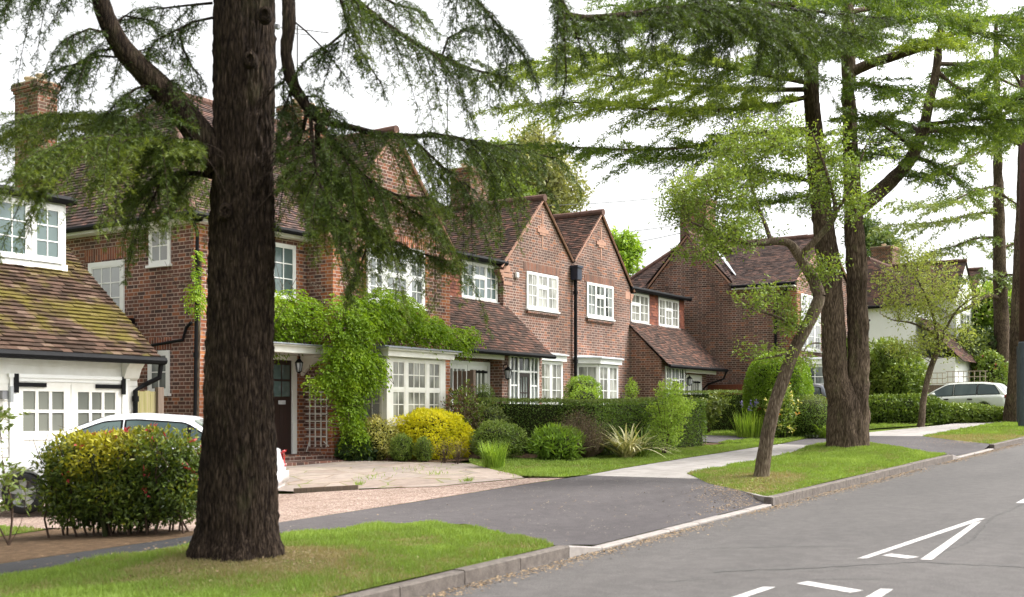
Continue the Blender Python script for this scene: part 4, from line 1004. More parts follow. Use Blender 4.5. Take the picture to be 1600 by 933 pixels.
# ================================================================== third brick house
h3 = thing('side_gable_house', 'big brick house with wide side wall and roofs half hidden by the leaning tree', 'house', gp(44, 18))
w = MB(); w.box(39.7, 46.3, 13.95, 21.0, .6, 6.42); w.prism([(16.45, 6.4), (19.82, 6.4), (18.15, 8.3)], 39.7, 41.4, 'x'); w.prism([(39.72, 6.4), (46.28, 6.4), (43.0, 8.3)][::1], 13.96, 14.3)
w.box(46.3, 54, 15.9, 21.0, .6, 6.2); w.build('wall', M['brick'], h3)
q = MB(); quoins(q, 39.7, 13.95, 1, 1, 1.0, 6.1, .4, .28); 
z = 5.0; q.build_each('quoin', M['brick_red'], h3)
AP = (41.5, 18.2, 8.85)
roofpart(h3, 'roof', 'tile_plum', [
    [(39.45, 21.3, 6.35), (39.45, 19.9, 6.35), AP], [(39.76, 19.9, 6.74), (39.76, 16.5, 6.74), AP], [(39.45, 16.42, 6.35), (39.45, 13.85, 6.35), (43.0, 13.85, 8.4), (43.0, 17.4, 8.4)],
    [(40.0, 16.42, 6.668), (43.0, 17.38, 8.4), (43.0, 18.4, 8.4), (40.0, 18.4, 6.668)],
    [(43.0, 13.85, 8.4), (46.55, 13.85, 6.35), (46.55, 18.0, 6.35), (43.0, 18.0, 8.4)],
    [(39.62, 19.95, 6.5), (39.62, 18.15, 8.42), (41.4, 18.15, 8.42), (40.2, 19.95, 6.5)], [(39.62, 16.35, 6.5), (39.62, 18.15, 8.42), (41.4, 18.15, 8.42), (40.2, 16.35, 6.5)],
    [(43.5, 15.6, 6.1), (54.2, 15.6, 6.1), (54.2, 18.2, 8.85), (41.5, 18.2, 8.85)], [(54.2, 21.3, 6.1), (39.45, 21.3, 6.1), AP, (54.2, 18.2, 8.85)]],
    [((43.0, 13.85, 8.43), (43.0, 17.6, 8.43), .11), (AP, (54.2, 18.2, 8.88), .11), ((39.6, 18.15, 8.45), (41.3, 18.15, 8.45), .1), ((39.45, 21.3, 6.4), AP, .08)], expo=.1)
m = MB(); m.face([(40.35, 16.4, 6.62), (40.05, 16.2, 6.55), (41.0, 17.3, 7.75), (40.9, 17.6, 7.95)]); m.build('lead_valley', M['lead'], h3)
v = MB()
for a, b in (((16.4, 6.42), (18.15, 8.36)), ((19.88, 6.42), (18.15, 8.36))): v.tube([(39.66, *a), (39.66, *b)], .035, 6); v.cut()
verge(v, (39.55, 6.4), (43.0, 8.38), 13.88); verge(v, (46.45, 6.4), (43.0, 8.38), 13.88); v.build_each('verge', M['stone'], h3)
gutter(h3, (39.4, 13.9, 6.3), (39.4, 16.3, 6.3)); gutter(h3, (46.0, 15.55, 6.05), (54.2, 15.55, 6.05))
m = MB(); m.box(39.42, 39.7, 13.97, 16.3, 6.2, 6.25); m.build('soffit', M['white_old'], h3)
pipe(h3, [(39.45, 14.1, 6.2), (39.65, 14.7, 5.8), (39.65, 14.75, 1.2)], .05)
window(h3, (40.1, 13.95), FX, 2.1, 4.0, 6.0, [(1, 2, 4, 0, 1), (1.3, 3, 4, 0, 1), (1, 2, 4, 0, 1)], 'pane_grey', mull=.14)
window(h3, (47.5, 15.9), FX, 1.7, 4.3, 5.5, LT, 'pane_grey'); window(h3, (51, 15.9), FX, 1.7, 4.3, 5.5, LT, 'pane')
canted_bay(h3, 13.95, 13.2, 40.9, 44.0, .75, 1.9, 3.45, 'pane', (2, 2, 2))
chimney(h3, 41.7, 42.6, 18.3, 19.4, 7.8, 10.1)
sf = thing('side_fence', 'red-brown boarded fence against the wide brick side wall above the hedge', 'fence', gp(39.4, 16)); b0 = float(gz(39.4, 16))
m = MB(); y = 17.2
while y > 13.6: m.box(39.35, 39.37, y-.11, y, b0-.1, 2.76); y -= .113
m.build('boards', M['wood_red'], sf)

# ================================================================== white rendered house further up
h4 = thing('white_house', 'white rendered house with red-brown tiled roofs at the top of the street', 'house', gp(66, 16))
w = MB(); w.box(60, 75, 14.9, 21, .8, 7.3); w.prism([(64.9, .8), (73.6, .8), (73.6, 8.0), (71.4, 10.0), (69.25, 8.3), (67.15, 10.05), (64.9, 8.0)], 14.0, 21); w.box(60.1, 64.8, 13.0, 14.95, .8, 4.5); w.build('wall', M['render'], h4)
roofpart(h4, 'roof', 'tile', [
    [(59.7, 21.3, 7.2), (59.7, 14.6, 7.2), (62.5, 18, 10.0)], [(59.7, 14.6, 7.2), (75, 14.6, 7.2), (73, 18, 10.0), (62.5, 18, 10.0)],
    [(64.7, 13.92, 7.85), (67.15, 13.92, 10.12), (67.15, 19, 10.12), (64.7, 19, 7.85)], [(67.15, 13.92, 10.12), (69.25, 13.92, 8.36), (69.25, 19, 8.36), (67.15, 19, 10.12)],
    [(69.25, 13.92, 8.36), (71.4, 13.92, 10.1), (71.4, 19, 10.1), (69.25, 19, 8.36)], [(71.4, 13.92, 10.1), (73.9, 13.92, 7.9), (73.9, 19, 7.9), (71.4, 19, 10.1)],
    [(60, 12.6, 4.3), (65.0, 12.6, 4.3), (65.0, 14.9, 6.6), (60, 14.9, 6.6)]], [((62.5, 18, 10.03), (73, 18, 10.03), .12), ((67.15, 13.9, 10.15), (67.15, 19, 10.15), .12), ((71.4, 13.9, 10.13), (71.4, 19, 10.13), .12)], expo=.12, wid=.3)
window(h4, (65.9, 14.0), FX, 2.3, 6.0, 7.25, LT, 'pane'); window(h4, (70.2, 14.0), FX, 2.3, 6.0, 7.25, LT, 'pane')
pipe(h4, [(69.25, 13.9, 8.0), (69.25, 13.9, 2)], .08); gutter(h4, (59.65, 14.6, 7.15), (59.65, 21, 7.15), .08)
chimney(h4, 67.3, 69.0, 18.0, 19.2, 9, 11.3)
h5 = thing('far_house', 'brown tiled house glimpsed at the far end beyond the white one', 'house', gp(88, 16))
w = MB(); w.box(80, 96, 14, 22, 1.2, 7.6); w.prism([(80, 7.6), (96, 7.6), (88, 8.2)], 14, 22); w.build('wall', M['render'], h5)
roofpart(h5, 'roof', 'tile_plum', [[(79.6, 22.3, 7.4), (79.6, 13.6, 7.4), (82, 18, 11.2)], [(79.6, 13.6, 7.4), (96.4, 13.6, 7.4), (94, 18, 11.2), (82, 18, 11.2)], [(96.4, 22.3, 7.4), (79.6, 22.3, 7.4), (82, 18, 11.2), (94, 18, 11.2)]], expo=.2, wid=.5)
window(h5, (82, 14), FX, 2, 4.5, 5.8, LT, 'pane'); window(h5, (90, 14), FX, 2, 4.5, 5.8, LT, 'pane')

# ================================================================== lattice-topped fence, pole, aerials, cables
tf = thing('lattice_fence', 'wooden fence with square lattice top behind the pale estate car', 'fence', gp(57, 12))
m = MB(); m2 = MB(); m3 = MB(); y = 14.6; i = 0
zb = float(gz(57, 12))
while y > 10.7:
    st = .06*math.floor((14.6-y)/1.85)
    (m if y > 12.2 else m3).box(57, 57.02, y-.115, y, zb, 3.05+st); y -= .12
y = 14.6
while y > 10.9:
    st = .06*math.floor((14.6-y)/1.85)
    m2.box(56.99, 57.015, y-.03, y, 3.09+st, 3.62+st); y -= .24
for k in range(2):
    for z in (3.09, 3.34, 3.6): m2.box(56.985, 57.02, 14.6-1.85*(k+1), 14.6-1.85*k-.002, z+.06*k, z+.035+.06*k)
m.build('boards', M['wood_grey'], tf); m3.build('boards', M['wood_red'], tf); m2.build('lattice', M['wood_pale'], tf)
pl = at_depth(1601, 668, 41); pz = float(gz(pl.x, pl.y))
po = thing('street_pole', 'tall brown-painted pole with a blue-grey base at the far right kerb', 'pole', (pl.x, pl.y, pz))
m = MB(); m.tube([(pl.x, pl.y, pz+3.0), (pl.x, pl.y, pz+14)], [.19, .15], 16); m.build('shaft', simple('red_brown_pole', (.075, .035, .03), (.05, .025, .022), 6, .7, .2), po, smooth=True)
m = MB(); m.tube([(pl.x, pl.y, pz-.2), (pl.x, pl.y, pz+3.0)], .22, 16); m.tube([(pl.x, pl.y, pz+2.99), (pl.x, pl.y, pz+3.06)], [.22, .19], 16)
m.box(pl.x-.03, pl.x+.03, pl.y+.2, pl.y+.26, pz+.2, pz+2.9); m.build('base_sleeve', simple('blue_grey_steel', (.06, .075, .09), (.04, .05, .065), 6, .5, .4), po)
def aerial(x, y, z0, z1, L, ang, label, pole):
    t = thing('tv_aerial', label, 'aerial', (x, y, z0), 0, 'television aerials on the roofs'); a = Vector((math.cos(ang), math.sin(ang), 0)); b = Vector((-a.y, a.x, 0)); p = Vector((x, y, z1))
    m = MB(); m.tube([(x, y, z0), (x, y, z1+.08)], .022, 6); m.build('mast', M['steel'], t)
    m = MB(); m.tube([p-a*L*.5, p+a*L*.5], .012, 5); m.tube([p-a*L*.2-Vector((0, 0, .12)), p+a*L*.2-Vector((0, 0, .12))], .01, 5)
    for i in range(13): c = p+a*L*(-.45+.075*i); w = .13-.004*i; m.tube([c-b*w, c+b*w], .007, 4)
    m.box(p.x-.05-a.x*L*.3, p.x+.05-a.x*L*.3, p.y-.05-a.y*L*.3, p.y+.05-a.y*L*.3, p.z-.06, p.z+.06)
    m.build('aerial_boom', M['steel'], t)
aerial(21.9, 21.0, 9.62, at_depth(487, 45, 29.8).z, 1.7, -.62, 'thin television aerial on the chimney just right of the big trunk', 0)
q_ = at_depth(699, 141, 36.2); aerial(q_.x, q_.y, 8.0, q_.z, 1.1, -.62, 'thin television aerial standing above the nearer of the two gables', 0)
for i, (a, b, l) in enumerate((((800, 322), (1150, 293), 'highest overhead wire between the gables and the leaning tree'), ((880, 369), (1150, 333), 'middle overhead wire between the gables and the leaning tree'), ((900, 391), (1150, 340), 'lowest overhead wire between the gables and the leaning tree'))):
    c = thing('overhead_wire', l, 'cable', at_depth(*a, 60), 0, 'overhead wires'); m = MB()
    A_, B_ = at_depth(*a, 62), at_depth(*b, 62); m.tube([A_.lerp(B_, t/8)-Vector((0, 0, .25*4*(t/8)*(1-t/8))) for t in range(9)], .017, 5); m.build('wire', M['steel'], c)
# ================================================================== vegetation tools
def resample(path, step):
    P = [Vector(p) for p in path]
    # Catmull-Rom through the points
    out = []
    for i in range(len(P)-1):
        a = P[max(i-1, 0)]; b = P[i]; c = P[i+1]; d = P[min(i+2, len(P)-1)]
        n = max(1, int((c-b).length/step))
        for k in range(n):
            t = k/n
            out.append(.5*((2*b)+(c-a)*t+(2*a-5*b+4*c-d)*t*t+(3*b-a-3*c+d)*t**3))
    out.append(P[-1]); return out
def resample_u(path, step):
    P = [Vector(p) for p in path]; U = []
    for i in range(len(P)-1):
        n = max(1, int((P[i+1]-P[i]).length/step)); U += [i+k/n for k in range(n)]
    return resample(path, step), np.array(U+[len(P)-1])
def bark_tube(path, radii, n=40, step=.08, amp=.02, fz=2.2, fr=9, seed=0):
    P, U = resample_u(path, step); m = len(P)
    rr = np.interp(U*(len(radii)-1)/(len(path)-1), range(len(radii)), radii)
    V = np.empty((m, n, 3)); prev = None
    for i, p in enumerate(P):
        t = (P[min(i+1, m-1)]-P[max(i-1, 0)]).normalized()
        a = (prev-t*prev.dot(t)) if prev else t.orthogonal()
        a.normalize(); prev = a; b = t.cross(a)
        for k in range(n):
            w = 2*math.pi*k/n; c = a*math.cos(w)+b*math.sin(w); q = p+c*rr[i]
            s = Vector((c.x*rr[i]*fr, c.y*rr[i]*fr, c.z*rr[i]*fr))+t*((p-P[0]).length*fz)+Vector((seed*7.1, 0, 0))
            d = (1-abs(noise.noise(s)))**2*.7+.5*noise.noise(s*2.3)+.6*noise.noise(s*.3)
            V[i, k] = q+c*(d-.5)*amp
    i, k = np.meshgrid(np.arange(m-1), np.arange(n), indexing='ij')
    a = (i*n+k).ravel(); b = (i*n+(k+1) % n).ravel()
    return V.reshape(-1, 3), np.column_stack([a, b, b+n, a+n])
def bark_obj(name, tubes, mat, parent):
    Vs, Fs, o = [], [], 0
    for V, Fq in tubes: Vs.append(V); Fs.append(Fq+o); o += len(V)
    return link_mesh(name, array_mesh(name, np.concatenate(Vs), np.concatenate(Fs), smooth=True), mat, parent)
class Store:
    def __init__(s): s.C = []; s.D = []; s.L = []; s.W = []; s.T = []; s.mb = MB()
    def add(s, C, D, L, W, T):
        s.C.append(C); s.D.append(D); s.L.append(np.broadcast_to(L, len(C))); s.W.append(np.broadcast_to(W, len(C))); s.T.append(np.broadcast_to(T, len(C)))
    def leaves(s, name, mat, parent):
        return leaves(name, mat, parent, np.concatenate(s.C), np.concatenate(s.D), np.concatenate(s.L), np.concatenate(s.W), np.clip(np.concatenate(s.T), 0, 1))
Z3 = np.array([0, 0, 1.])
def cedar_branch(S, path, r0=.03, r1=.006, L=.6, spacing=.1, droop=.6, tert=.05, tl=(.06, .13), nl=.035, nw=.006, npt=6, hang=.5, f0=.08, phi=(35, 80), light=.4, rise=0, tipl=.35):
    P = resample(path, .08); m = len(P)
    S.mb.tube(P[::2]+[P[-1]], list(np.linspace(r0, r1, len(P[::2])+1)), 6)
    d = [0]
    for a, b in zip(P, P[1:]): d.append(d[-1]+(b-a).length)
    tot = d[-1]; s = f0*tot; side = 1
    while s < tot:
        i = min(np.searchsorted(d, s), m-1); f = s/tot
        t = (P[min(i+1, m-1)]-P[max(i-1, 0)]).normalized(); h = t.cross(Vector((0, 0, 1)))
        h = h.normalized() if h.length > .05 else Vector((1, 0, 0))
        ph = R(random.uniform(*phi)); side = -side
        dv = t*math.cos(ph)+h*side*math.sin(ph)+Vector((0, 0, rise+random.gauss(0, .16)))
        dv.normalize(); cl = .92+.42*math.sin(s*7/L+P[0].x*5)*math.sin(s*3.1/L+P[0].y*3)
        l = L*(.45+.75*math.sin(math.pi*min(1, .2+.8*f)))*random.uniform(.5, 1.3)*cl*(1 if f < .9 else .8)
        sec(S, np.array(P[i]), np.array(dv), l, droop*random.uniform(.5, 1.4), tert, tl, nl, nw, npt, hang, light+random.uniform(-.15, .15), tipl)
        s += spacing*random.uniform(.5, 1.5)
    sec(S, np.array(P[-1]), np.array((P[-1]-P[-3]).normalized()), L*.6, droop, tert, tl, nl, nw, npt, hang, light, tipl)
def sec(S, p0, dv, l, droop, tert, tl, nl, nw, npt, hang, light, tipl):
    n = max(2, int(l/tert)); k = (np.arange(n)+RNG.random(n))/n
    pos = p0+dv*l*k[:, None]-Z3*(droop*l*k*k)[:, None]
    tg = unit(dv-Z3*(2*droop*k)[:, None])
    q = np.linspace(0, 1, 6); tp = p0+dv*l*q[:, None]-Z3*(droop*l*q*q)[:, None]
    S.mb.tube([tuple(x) for x in tp], [.007, .006, .005, .004, .003, .002], 3, cap=False)
    sd = np.where(np.arange(n) % 2, 1, -1)[:, None]
    pr = unit(np.cross(tg, Z3)+1e-4)*sd
    td = unit(tg*.55+pr*.75*RNG.uniform(.3, 1.1, (n, 1))-Z3*hang*RNG.uniform(0, 1.3, (n, 1))+RNG.normal(0, .12, (n, 3)))
    ll = RNG.uniform(*tl, n)*(1-.45*k)
    j = (np.arange(npt)+.5)/npt
    C = (pos[:, None, :]+td[:, None, :]*(ll[:, None]*j)[..., None]).reshape(-1, 3)
    D = (td[:, None, :]*.8+RNG.normal(0, .62, (n, npt, 3))).reshape(-1, 3)
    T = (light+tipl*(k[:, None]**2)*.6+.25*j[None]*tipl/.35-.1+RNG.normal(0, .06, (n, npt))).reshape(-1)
    S.add(C, D, nl*RNG.uniform(.7, 1.3, len(C)), nw, T)
def PT(*a): return [at_depth(*p) for p in a]

# ------------------------------------------------------------------ the big cedar in the foreground
c1 = thing('cedar_tree', 'large cedar with thick dark trunk nearest the road edge, drooping branches around it', 'tree', gp(*TREE1))
b = gp(*TREE1)
tz = b.z
tube = bark_tube([(b.x, b.y, tz-.3), (b.x, b.y, tz-.03), (b.x+.005, b.y-.01, tz+.25), (b.x+.01, b.y-.015, tz+.7), (b.x+.02, b.y-.02, tz+1.7), (b.x+.045, b.y-.035, tz+3.2), (b.x+.055, b.y-.045, tz+5), (b.x+.04, b.y+.04, tz+9), (b.x+.05, b.y, tz+15)],
                 [.56, .445, .362, .333, .302, .275, .265, .20, .05], n=230, step=.04, amp=.04, fz=5.0, fr=26)
LIM = [([(345, 262, 10.4), (300, 196, 10.3), (262, 150, 10.2), (225, 113, 10.1), (192, 76, 10.0), (165, 25, 9.9), (150, -40, 9.8), (140, -130, 9.6)], [.15, .13, .12, .105, .095, .085, .075, .06]),
       ([(415, -330, 10.4), (440, -180, 10.2), (446, -60, 10.1), (452, 30, 10.0), (447, 85, 10.0), (456, 125, 10.0), (478, 165, 10.0), (505, 192, 10.0)], [.09, .075, .065, .06, .056, .055, .05, .045])]
tubes = [tube]+[bark_tube(PT(*p), r, 22, .06, .014, 3, 14, i+1) for i, (p, r) in enumerate(LIM)]
bark_obj('trunk', tubes, M['bark'], c1)
for kx, ky in ((414, 22), (391, 92), (352, 330)):
    kn = MB(); k_ = at_depth(kx, ky, 10.16); ax_ = Vector((-k_.x, -k_.y, 0)).normalized(); sx_ = Vector((-ax_.y, ax_.x, 0))
    for i in range(4):
        a0 = [k_+sx_*math.cos(w)*r*.8+Vector((0, 0, 1))*math.sin(w)*r+ax_*d for r, d in (((.085, -.05), (.065, .012), (.04, .018), (.025, -.012), (.001, -.02))[i:i+2]) for w in [2*math.pi*q/14 for q in range(14)]]
        for q in range(14): kn.face([a0[q], a0[(q+1) % 14], a0[14+(q+1) % 14], a0[14+q]])
    kn.build('knot', M['bark'], c1, smooth=True)
S = Store(); K = dict(nl=.042, nw=.0075, npt=18, tert=.022, tl=(.07, .20))
cb = lambda p, **k: cedar_branch(S, PT(*p), **{**K, **k})
# left spray and everything hanging from it
cb([(335, 255, 10.6), (270, 222, 10.7), (200, 192, 10.9), (130, 182, 11.0), (60, 190, 11.2), (10, 215, 11.3)], r0=.05, L=.85, spacing=.04, droop=.6, hang=.5, f0=.0, light=.46)
cb([(335, 260, 10.3), (280, 235, 10.0), (220, 215, 9.8), (160, 215, 9.6), (100, 225, 9.4), (50, 250, 9.3)], r0=.04, L=.72, spacing=.04, droop=.7, hang=.55, light=.46)
cb([(330, 275, 10.5), (290, 270, 10.6), (245, 280, 10.6), (205, 310, 10.6)], r0=.03, L=.5, spacing=.05, droop=.8, light=.4)
cb([(258, 235, 10.4), (252, 280, 10.3), (235, 320, 10.3), (212, 372, 10.3)], r0=.014, L=.32, spacing=.05, droop=.8, light=.35)
cb([(300, 250, 10.8), (285, 300, 10.8), (270, 320, 10.8)], r0=.014, L=.35, spacing=.06, droop=.7, light=.5)
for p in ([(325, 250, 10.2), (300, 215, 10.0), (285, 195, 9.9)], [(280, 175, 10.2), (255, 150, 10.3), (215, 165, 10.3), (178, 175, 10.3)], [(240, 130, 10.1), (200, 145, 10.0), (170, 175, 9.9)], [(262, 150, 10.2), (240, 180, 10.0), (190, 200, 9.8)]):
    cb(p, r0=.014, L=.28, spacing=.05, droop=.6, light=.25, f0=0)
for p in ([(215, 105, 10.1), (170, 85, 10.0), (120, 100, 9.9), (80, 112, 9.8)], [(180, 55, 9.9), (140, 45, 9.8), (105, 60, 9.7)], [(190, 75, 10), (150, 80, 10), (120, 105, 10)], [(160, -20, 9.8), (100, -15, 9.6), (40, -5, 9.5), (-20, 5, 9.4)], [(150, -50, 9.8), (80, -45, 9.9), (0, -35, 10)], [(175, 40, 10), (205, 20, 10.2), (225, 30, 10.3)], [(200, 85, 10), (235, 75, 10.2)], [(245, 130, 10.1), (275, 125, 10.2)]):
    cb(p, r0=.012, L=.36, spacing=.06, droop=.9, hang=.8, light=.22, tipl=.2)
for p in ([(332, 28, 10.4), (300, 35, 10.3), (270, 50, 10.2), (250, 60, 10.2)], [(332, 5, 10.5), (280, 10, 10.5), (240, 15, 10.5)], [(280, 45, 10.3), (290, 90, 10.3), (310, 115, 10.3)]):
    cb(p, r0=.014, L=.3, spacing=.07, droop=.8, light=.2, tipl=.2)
# right: the hanging limb and its long arm
cb([(500, 190, 10), (540, 197, 10.1), (580, 207, 10.2), (630, 213, 10.3), (690, 212, 10.5), (740, 222, 10.6), (790, 232, 10.8), (860, 246, 11)], r0=.032, L=.62, spacing=.06, droop=.95, hang=.8, light=.33)
cb([(640, 213, 10.3), (680, 250, 10.3), (715, 285, 10.4), (740, 320, 10.5)], r0=.015, L=.5, spacing=.055, droop=1.0, hang=.8, light=.36)
cb([(720, 216, 10.5), (760, 240, 10.6), (790, 270, 10.7), (800, 300, 10.8)], r0=.012, L=.45, spacing=.06, droop=1.0, hang=.8, light=.38)
cb([(500, 195, 10), (540, 245, 10), (580, 285, 10.0), (620, 305, 10.0), (665, 310, 10.1)], r0=.03, L=.6, spacing=.05, droop=.7, hang=.6, light=.42)
cb([(495, 195, 10), (500, 240, 10.2), (520, 280, 10.3), (560, 330, 10.4), (600, 370, 10.4), (640, 390, 10.5), (690, 405, 10.6)], r0=.026, L=.48, spacing=.05, droop=.55, hang=.5, light=.36)
cb([(600, 300, 10.1), (640, 330, 10.2), (670, 345, 10.3), (700, 385, 10.4)], r0=.014, L=.4, spacing=.055, droop=.8, light=.4)
cb([(480, 175, 10), (470, 215, 10.2), (455, 250, 10.4), (445, 285, 10.5)], r0=.02, L=.55, spacing=.045, droop=.7, light=.3)
cb([(485, 180, 10), (490, 240, 9.8), (500, 290, 9.7), (530, 340, 9.7)], r0=.02, L=.55, spacing=.05, droop=.8, hang=.7, light=.3)
cb([(440, 250, 10.6), (470, 270, 10.7), (500, 280, 10.8), (560, 290, 10.9)], r0=.02, L=.5, spacing=.05, droop=.6, light=.5)
cb([(455, 265, 10.5), (490, 310, 10.5), (530, 345, 10.5), (570, 350, 10.5)], r0=.02, L=.5, spacing=.05, droop=.7, light=.5)
cb([(575, 345, 10.4), (575, 380, 10.3), (565, 410, 10.3), (550, 440, 10.3)], r0=.01, L=.22, spacing=.05, droop=.8, light=.2)
for p in ([(455, 120, 10), (430, 135, 10.1), (418, 150, 10.1)], [(470, 150, 10), (490, 140, 10), (505, 165, 10)], [(450, 95, 10), (440, 150, 10.1), (450, 190, 10.2)], [(480, 170, 10), (520, 170, 9.9), (525, 190, 9.9)], [(458, 130, 10), (440, 185, 10), (436, 205, 10)]):
    cb(p, r0=.01, L=.3, spacing=.06, droop=.7, light=.22, tipl=.2, f0=0)
cb([(500, -60, 10), (545, -10, 10), (590, 28, 10), (640, 62, 10.1), (690, 90, 10.2), (735, 108, 10.3), (790, 120, 10.5)], r0=.035, L=.5, spacing=.05, droop=.9, hang=.7, light=.33)
cb([(520, -30, 9.9), (540, 20, 9.9), (545, 45, 9.9), (530, 65, 9.9), (495, 78, 9.9), (478, 95, 9.9)], r0=.02, L=.26, spacing=.06, droop=.9, light=.2, tipl=.2, f0=.2)
cb([(548, 30, 9.9), (560, 70, 9.9), (575, 100, 9.9), (595, 130, 9.9)], r0=.01, L=.16, spacing=.06, droop=.9, light=.2)
cb([(455, 30, 10), (490, 60, 10), (520, 95, 10), (540, 120, 10)], r0=.009, L=.14, spacing=.1, droop=.9, light=.2, f0=.4)
cb([(690, 90, 10.2), (700, 60, 10.2), (730, 45, 10.3)], r0=.012, L=.3, spacing=.06, droop=.9, light=.2)
cb([(560, -40, 10.2), (600, 0, 10.3), (650, 15, 10.4)], r0=.02, L=.35, spacing=.06, droop=.8, light=.22)
# overhead sprays, the shade they hang in put into a darker tint
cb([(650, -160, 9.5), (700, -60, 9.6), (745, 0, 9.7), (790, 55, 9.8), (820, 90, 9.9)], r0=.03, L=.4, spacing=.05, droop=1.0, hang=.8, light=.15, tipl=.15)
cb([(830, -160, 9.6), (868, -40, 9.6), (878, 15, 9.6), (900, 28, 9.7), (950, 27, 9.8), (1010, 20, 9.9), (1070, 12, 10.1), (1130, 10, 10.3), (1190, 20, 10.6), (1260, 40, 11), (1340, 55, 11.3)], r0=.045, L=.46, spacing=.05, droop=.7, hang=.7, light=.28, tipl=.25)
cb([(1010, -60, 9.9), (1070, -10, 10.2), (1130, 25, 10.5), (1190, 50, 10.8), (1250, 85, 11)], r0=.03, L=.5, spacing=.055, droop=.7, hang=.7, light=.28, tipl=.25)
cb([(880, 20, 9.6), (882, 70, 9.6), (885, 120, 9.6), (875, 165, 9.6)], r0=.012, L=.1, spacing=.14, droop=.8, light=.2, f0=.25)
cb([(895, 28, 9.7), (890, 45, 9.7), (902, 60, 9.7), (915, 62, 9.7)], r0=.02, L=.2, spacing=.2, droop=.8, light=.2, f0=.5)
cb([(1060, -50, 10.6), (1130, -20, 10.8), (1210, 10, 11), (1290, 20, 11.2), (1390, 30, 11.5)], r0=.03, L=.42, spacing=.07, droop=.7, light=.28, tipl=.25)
ax2 = np.array([-.705, -.748])          # nothing grows straight out of the bare street side of the trunk
for q_ in range(len(S.C)):
    v_ = S.C[q_][:, :2]-np.array([b.x+.03, b.y-.02]); f_ = v_@ax2; lat_ = np.abs(v_[:, 0]*ax2[1]-v_[:, 1]*ax2[0]); k_ = ~((f_ > -.1) & (lat_ < .31) & (S.C[q_][:, 2] < 5.6))
    S.C[q_], S.D[q_], S.L[q_], S.W[q_], S.T[q_] = S.C[q_][k_], S.D[q_][k_], S.L[q_][k_], S.W[q_][k_], S.T[q_][k_]
S.leaves('needles', M['cedar'], c1); S.mb.build('branches', M['bark'], c1, smooth=True)

# ------------------------------------------------------------------ the forked cedar on the second verge
c2 = thing('cedar_tree', 'forked cedar with two tall trunks and flat layered sprays on the second verge', 'tree', gp(*TREE2))
D2 = 27.6
T2 = lambda *p: PT(*[(a, b_, D2+(c[0] if c else 0)) for a, b_, *c in p])
z0_ = float(gz(*TREE2))
tubes = [bark_tube(T2((1322, 720), (1320, 690), (1320, 660), (1319, 630), (1306, 590), (1302, 520), (1296, 420), (1280, 300), (1271, 190), (1266, 90), (1262, -80)), [.53, .45, .43, .40, .30, .265, .25, .225, .19, .17, .12], 70, .1, .05, 3.0, 13, 3),
         bark_tube(T2((1330, 700), (1333, 640), (1339, 590), (1341, 520), (1339, 420), (1333, 320), (1327, 200), (1325, 90), (1322, -80)), [.40, .36, .27, .235, .23, .20, .165, .15, .11], 60, .1, .07, 1.6, 7, 4),
         bark_tube(T2((1340, 325, .0), (1368, 305, .1), (1398, 278, .3), (1425, 245, .5), (1442, 205, .7), (1452, 160, .8), (1463, 110, .9), (1470, 40, 1)), [.22, .19, .17, .155, .135, .12, .1, .07], 30, .1, .04, 1.6, 7, 5),
         bark_tube(T2((1326, 116, 0), (1352, 103, -.1), (1385, 92, -.3), (1430, 78, -.6), (1480, 60, -1)), [.13, .12, .11, .09, .06], 20, .1, .03, 1.6, 7, 6)]
bark_obj('trunk', tubes, M['bark2'], c2)
S = Store(); K2 = dict(nl=.10, nw=.023, npt=12, tert=.05, tl=(.16, .42), spacing=.12, droop=.2, hang=.17, phi=(30, 75))
def c2b(p, **k): cedar_branch(S, T2(*p), **{**K2, **k})
c2b([(1268, 150), (1200, 165, -.5), (1120, 172, -1), (1040, 172, -1.6), (960, 165, -2), (880, 160, -2.4), (800, 165, -2.8)], r0=.065, L=1.5, light=.62, tipl=.45)
c2b([(1268, 140), (1180, 140, .6), (1090, 135, 1.2), (1000, 125, 1.6), (910, 115, 2), (830, 115, 2.2)], r0=.065, L=1.6, light=.68, tipl=.45)
c2b([(1265, 130), (1160, 110, -1), (1050, 90, -2), (950, 85, -3), (860, 95, -3.6), (795, 105, -4)], r0=.065, L=1.4, light=.6, tipl=.45)
c2b([(1280, 200), (1220, 205, -.4), (1150, 212, -.8), (1090, 228, -1.2), (1010, 234, -1.6), (930, 232, -2), (850, 228, -2.4), (790, 225, -2.7)], r0=.065, L=1.0, light=.38)
c2b([(1280, 200), (1190, 225, .8), (1120, 238, 1.2), (1060, 246, 1.6), (1000, 250, 2)], r0=.07, L=1.0, light=.35)
c2b([(1290, 290), (1230, 275, .5), (1170, 270, 1), (1110, 275, 1.4), (1070, 300, 1.8)], r0=.06, L=.9, light=.3)
c2b([(1285, 300), (1240, 310, 1.2), (1190, 320, 2), (1140, 322, 2.6)], r0=.05, L=.9, light=.3)
for p in ([(1265, 60), (1180, 50, -1), (1090, 40, -2), (1000, 35, -3), (920, 40, -3.6)], [(1265, 50), (1170, 35, 1), (1060, 20, 2), (960, 10, 2.6)], [(1262, 10), (1150, 0, -.5), (1040, -10, -1), (940, -15, -1.6)],
          [(1325, 60), (1370, 45, -1), (1420, 30, -2), (1480, 20, -3)], [(1325, 20), (1400, 5, 1), (1480, -10, 2), (1560, -15, 3)], [(1325, 90), (1300, 70, -1.6), (1260, 70, -3), (1200, 85, -4)], [(1325, 130), (1370, 135, -1.2), (1410, 140, -2.2)],
          [(1265, 100), (1290, 80, 1.5), (1330, 50, 3), (1390, 30, 4)], [(1262, 0), (1300, 0, -2), (1360, -5, -3.5), (1420, 0, -4.5)]):
    c2b(p, r0=.07, L=1.3, light=.38)
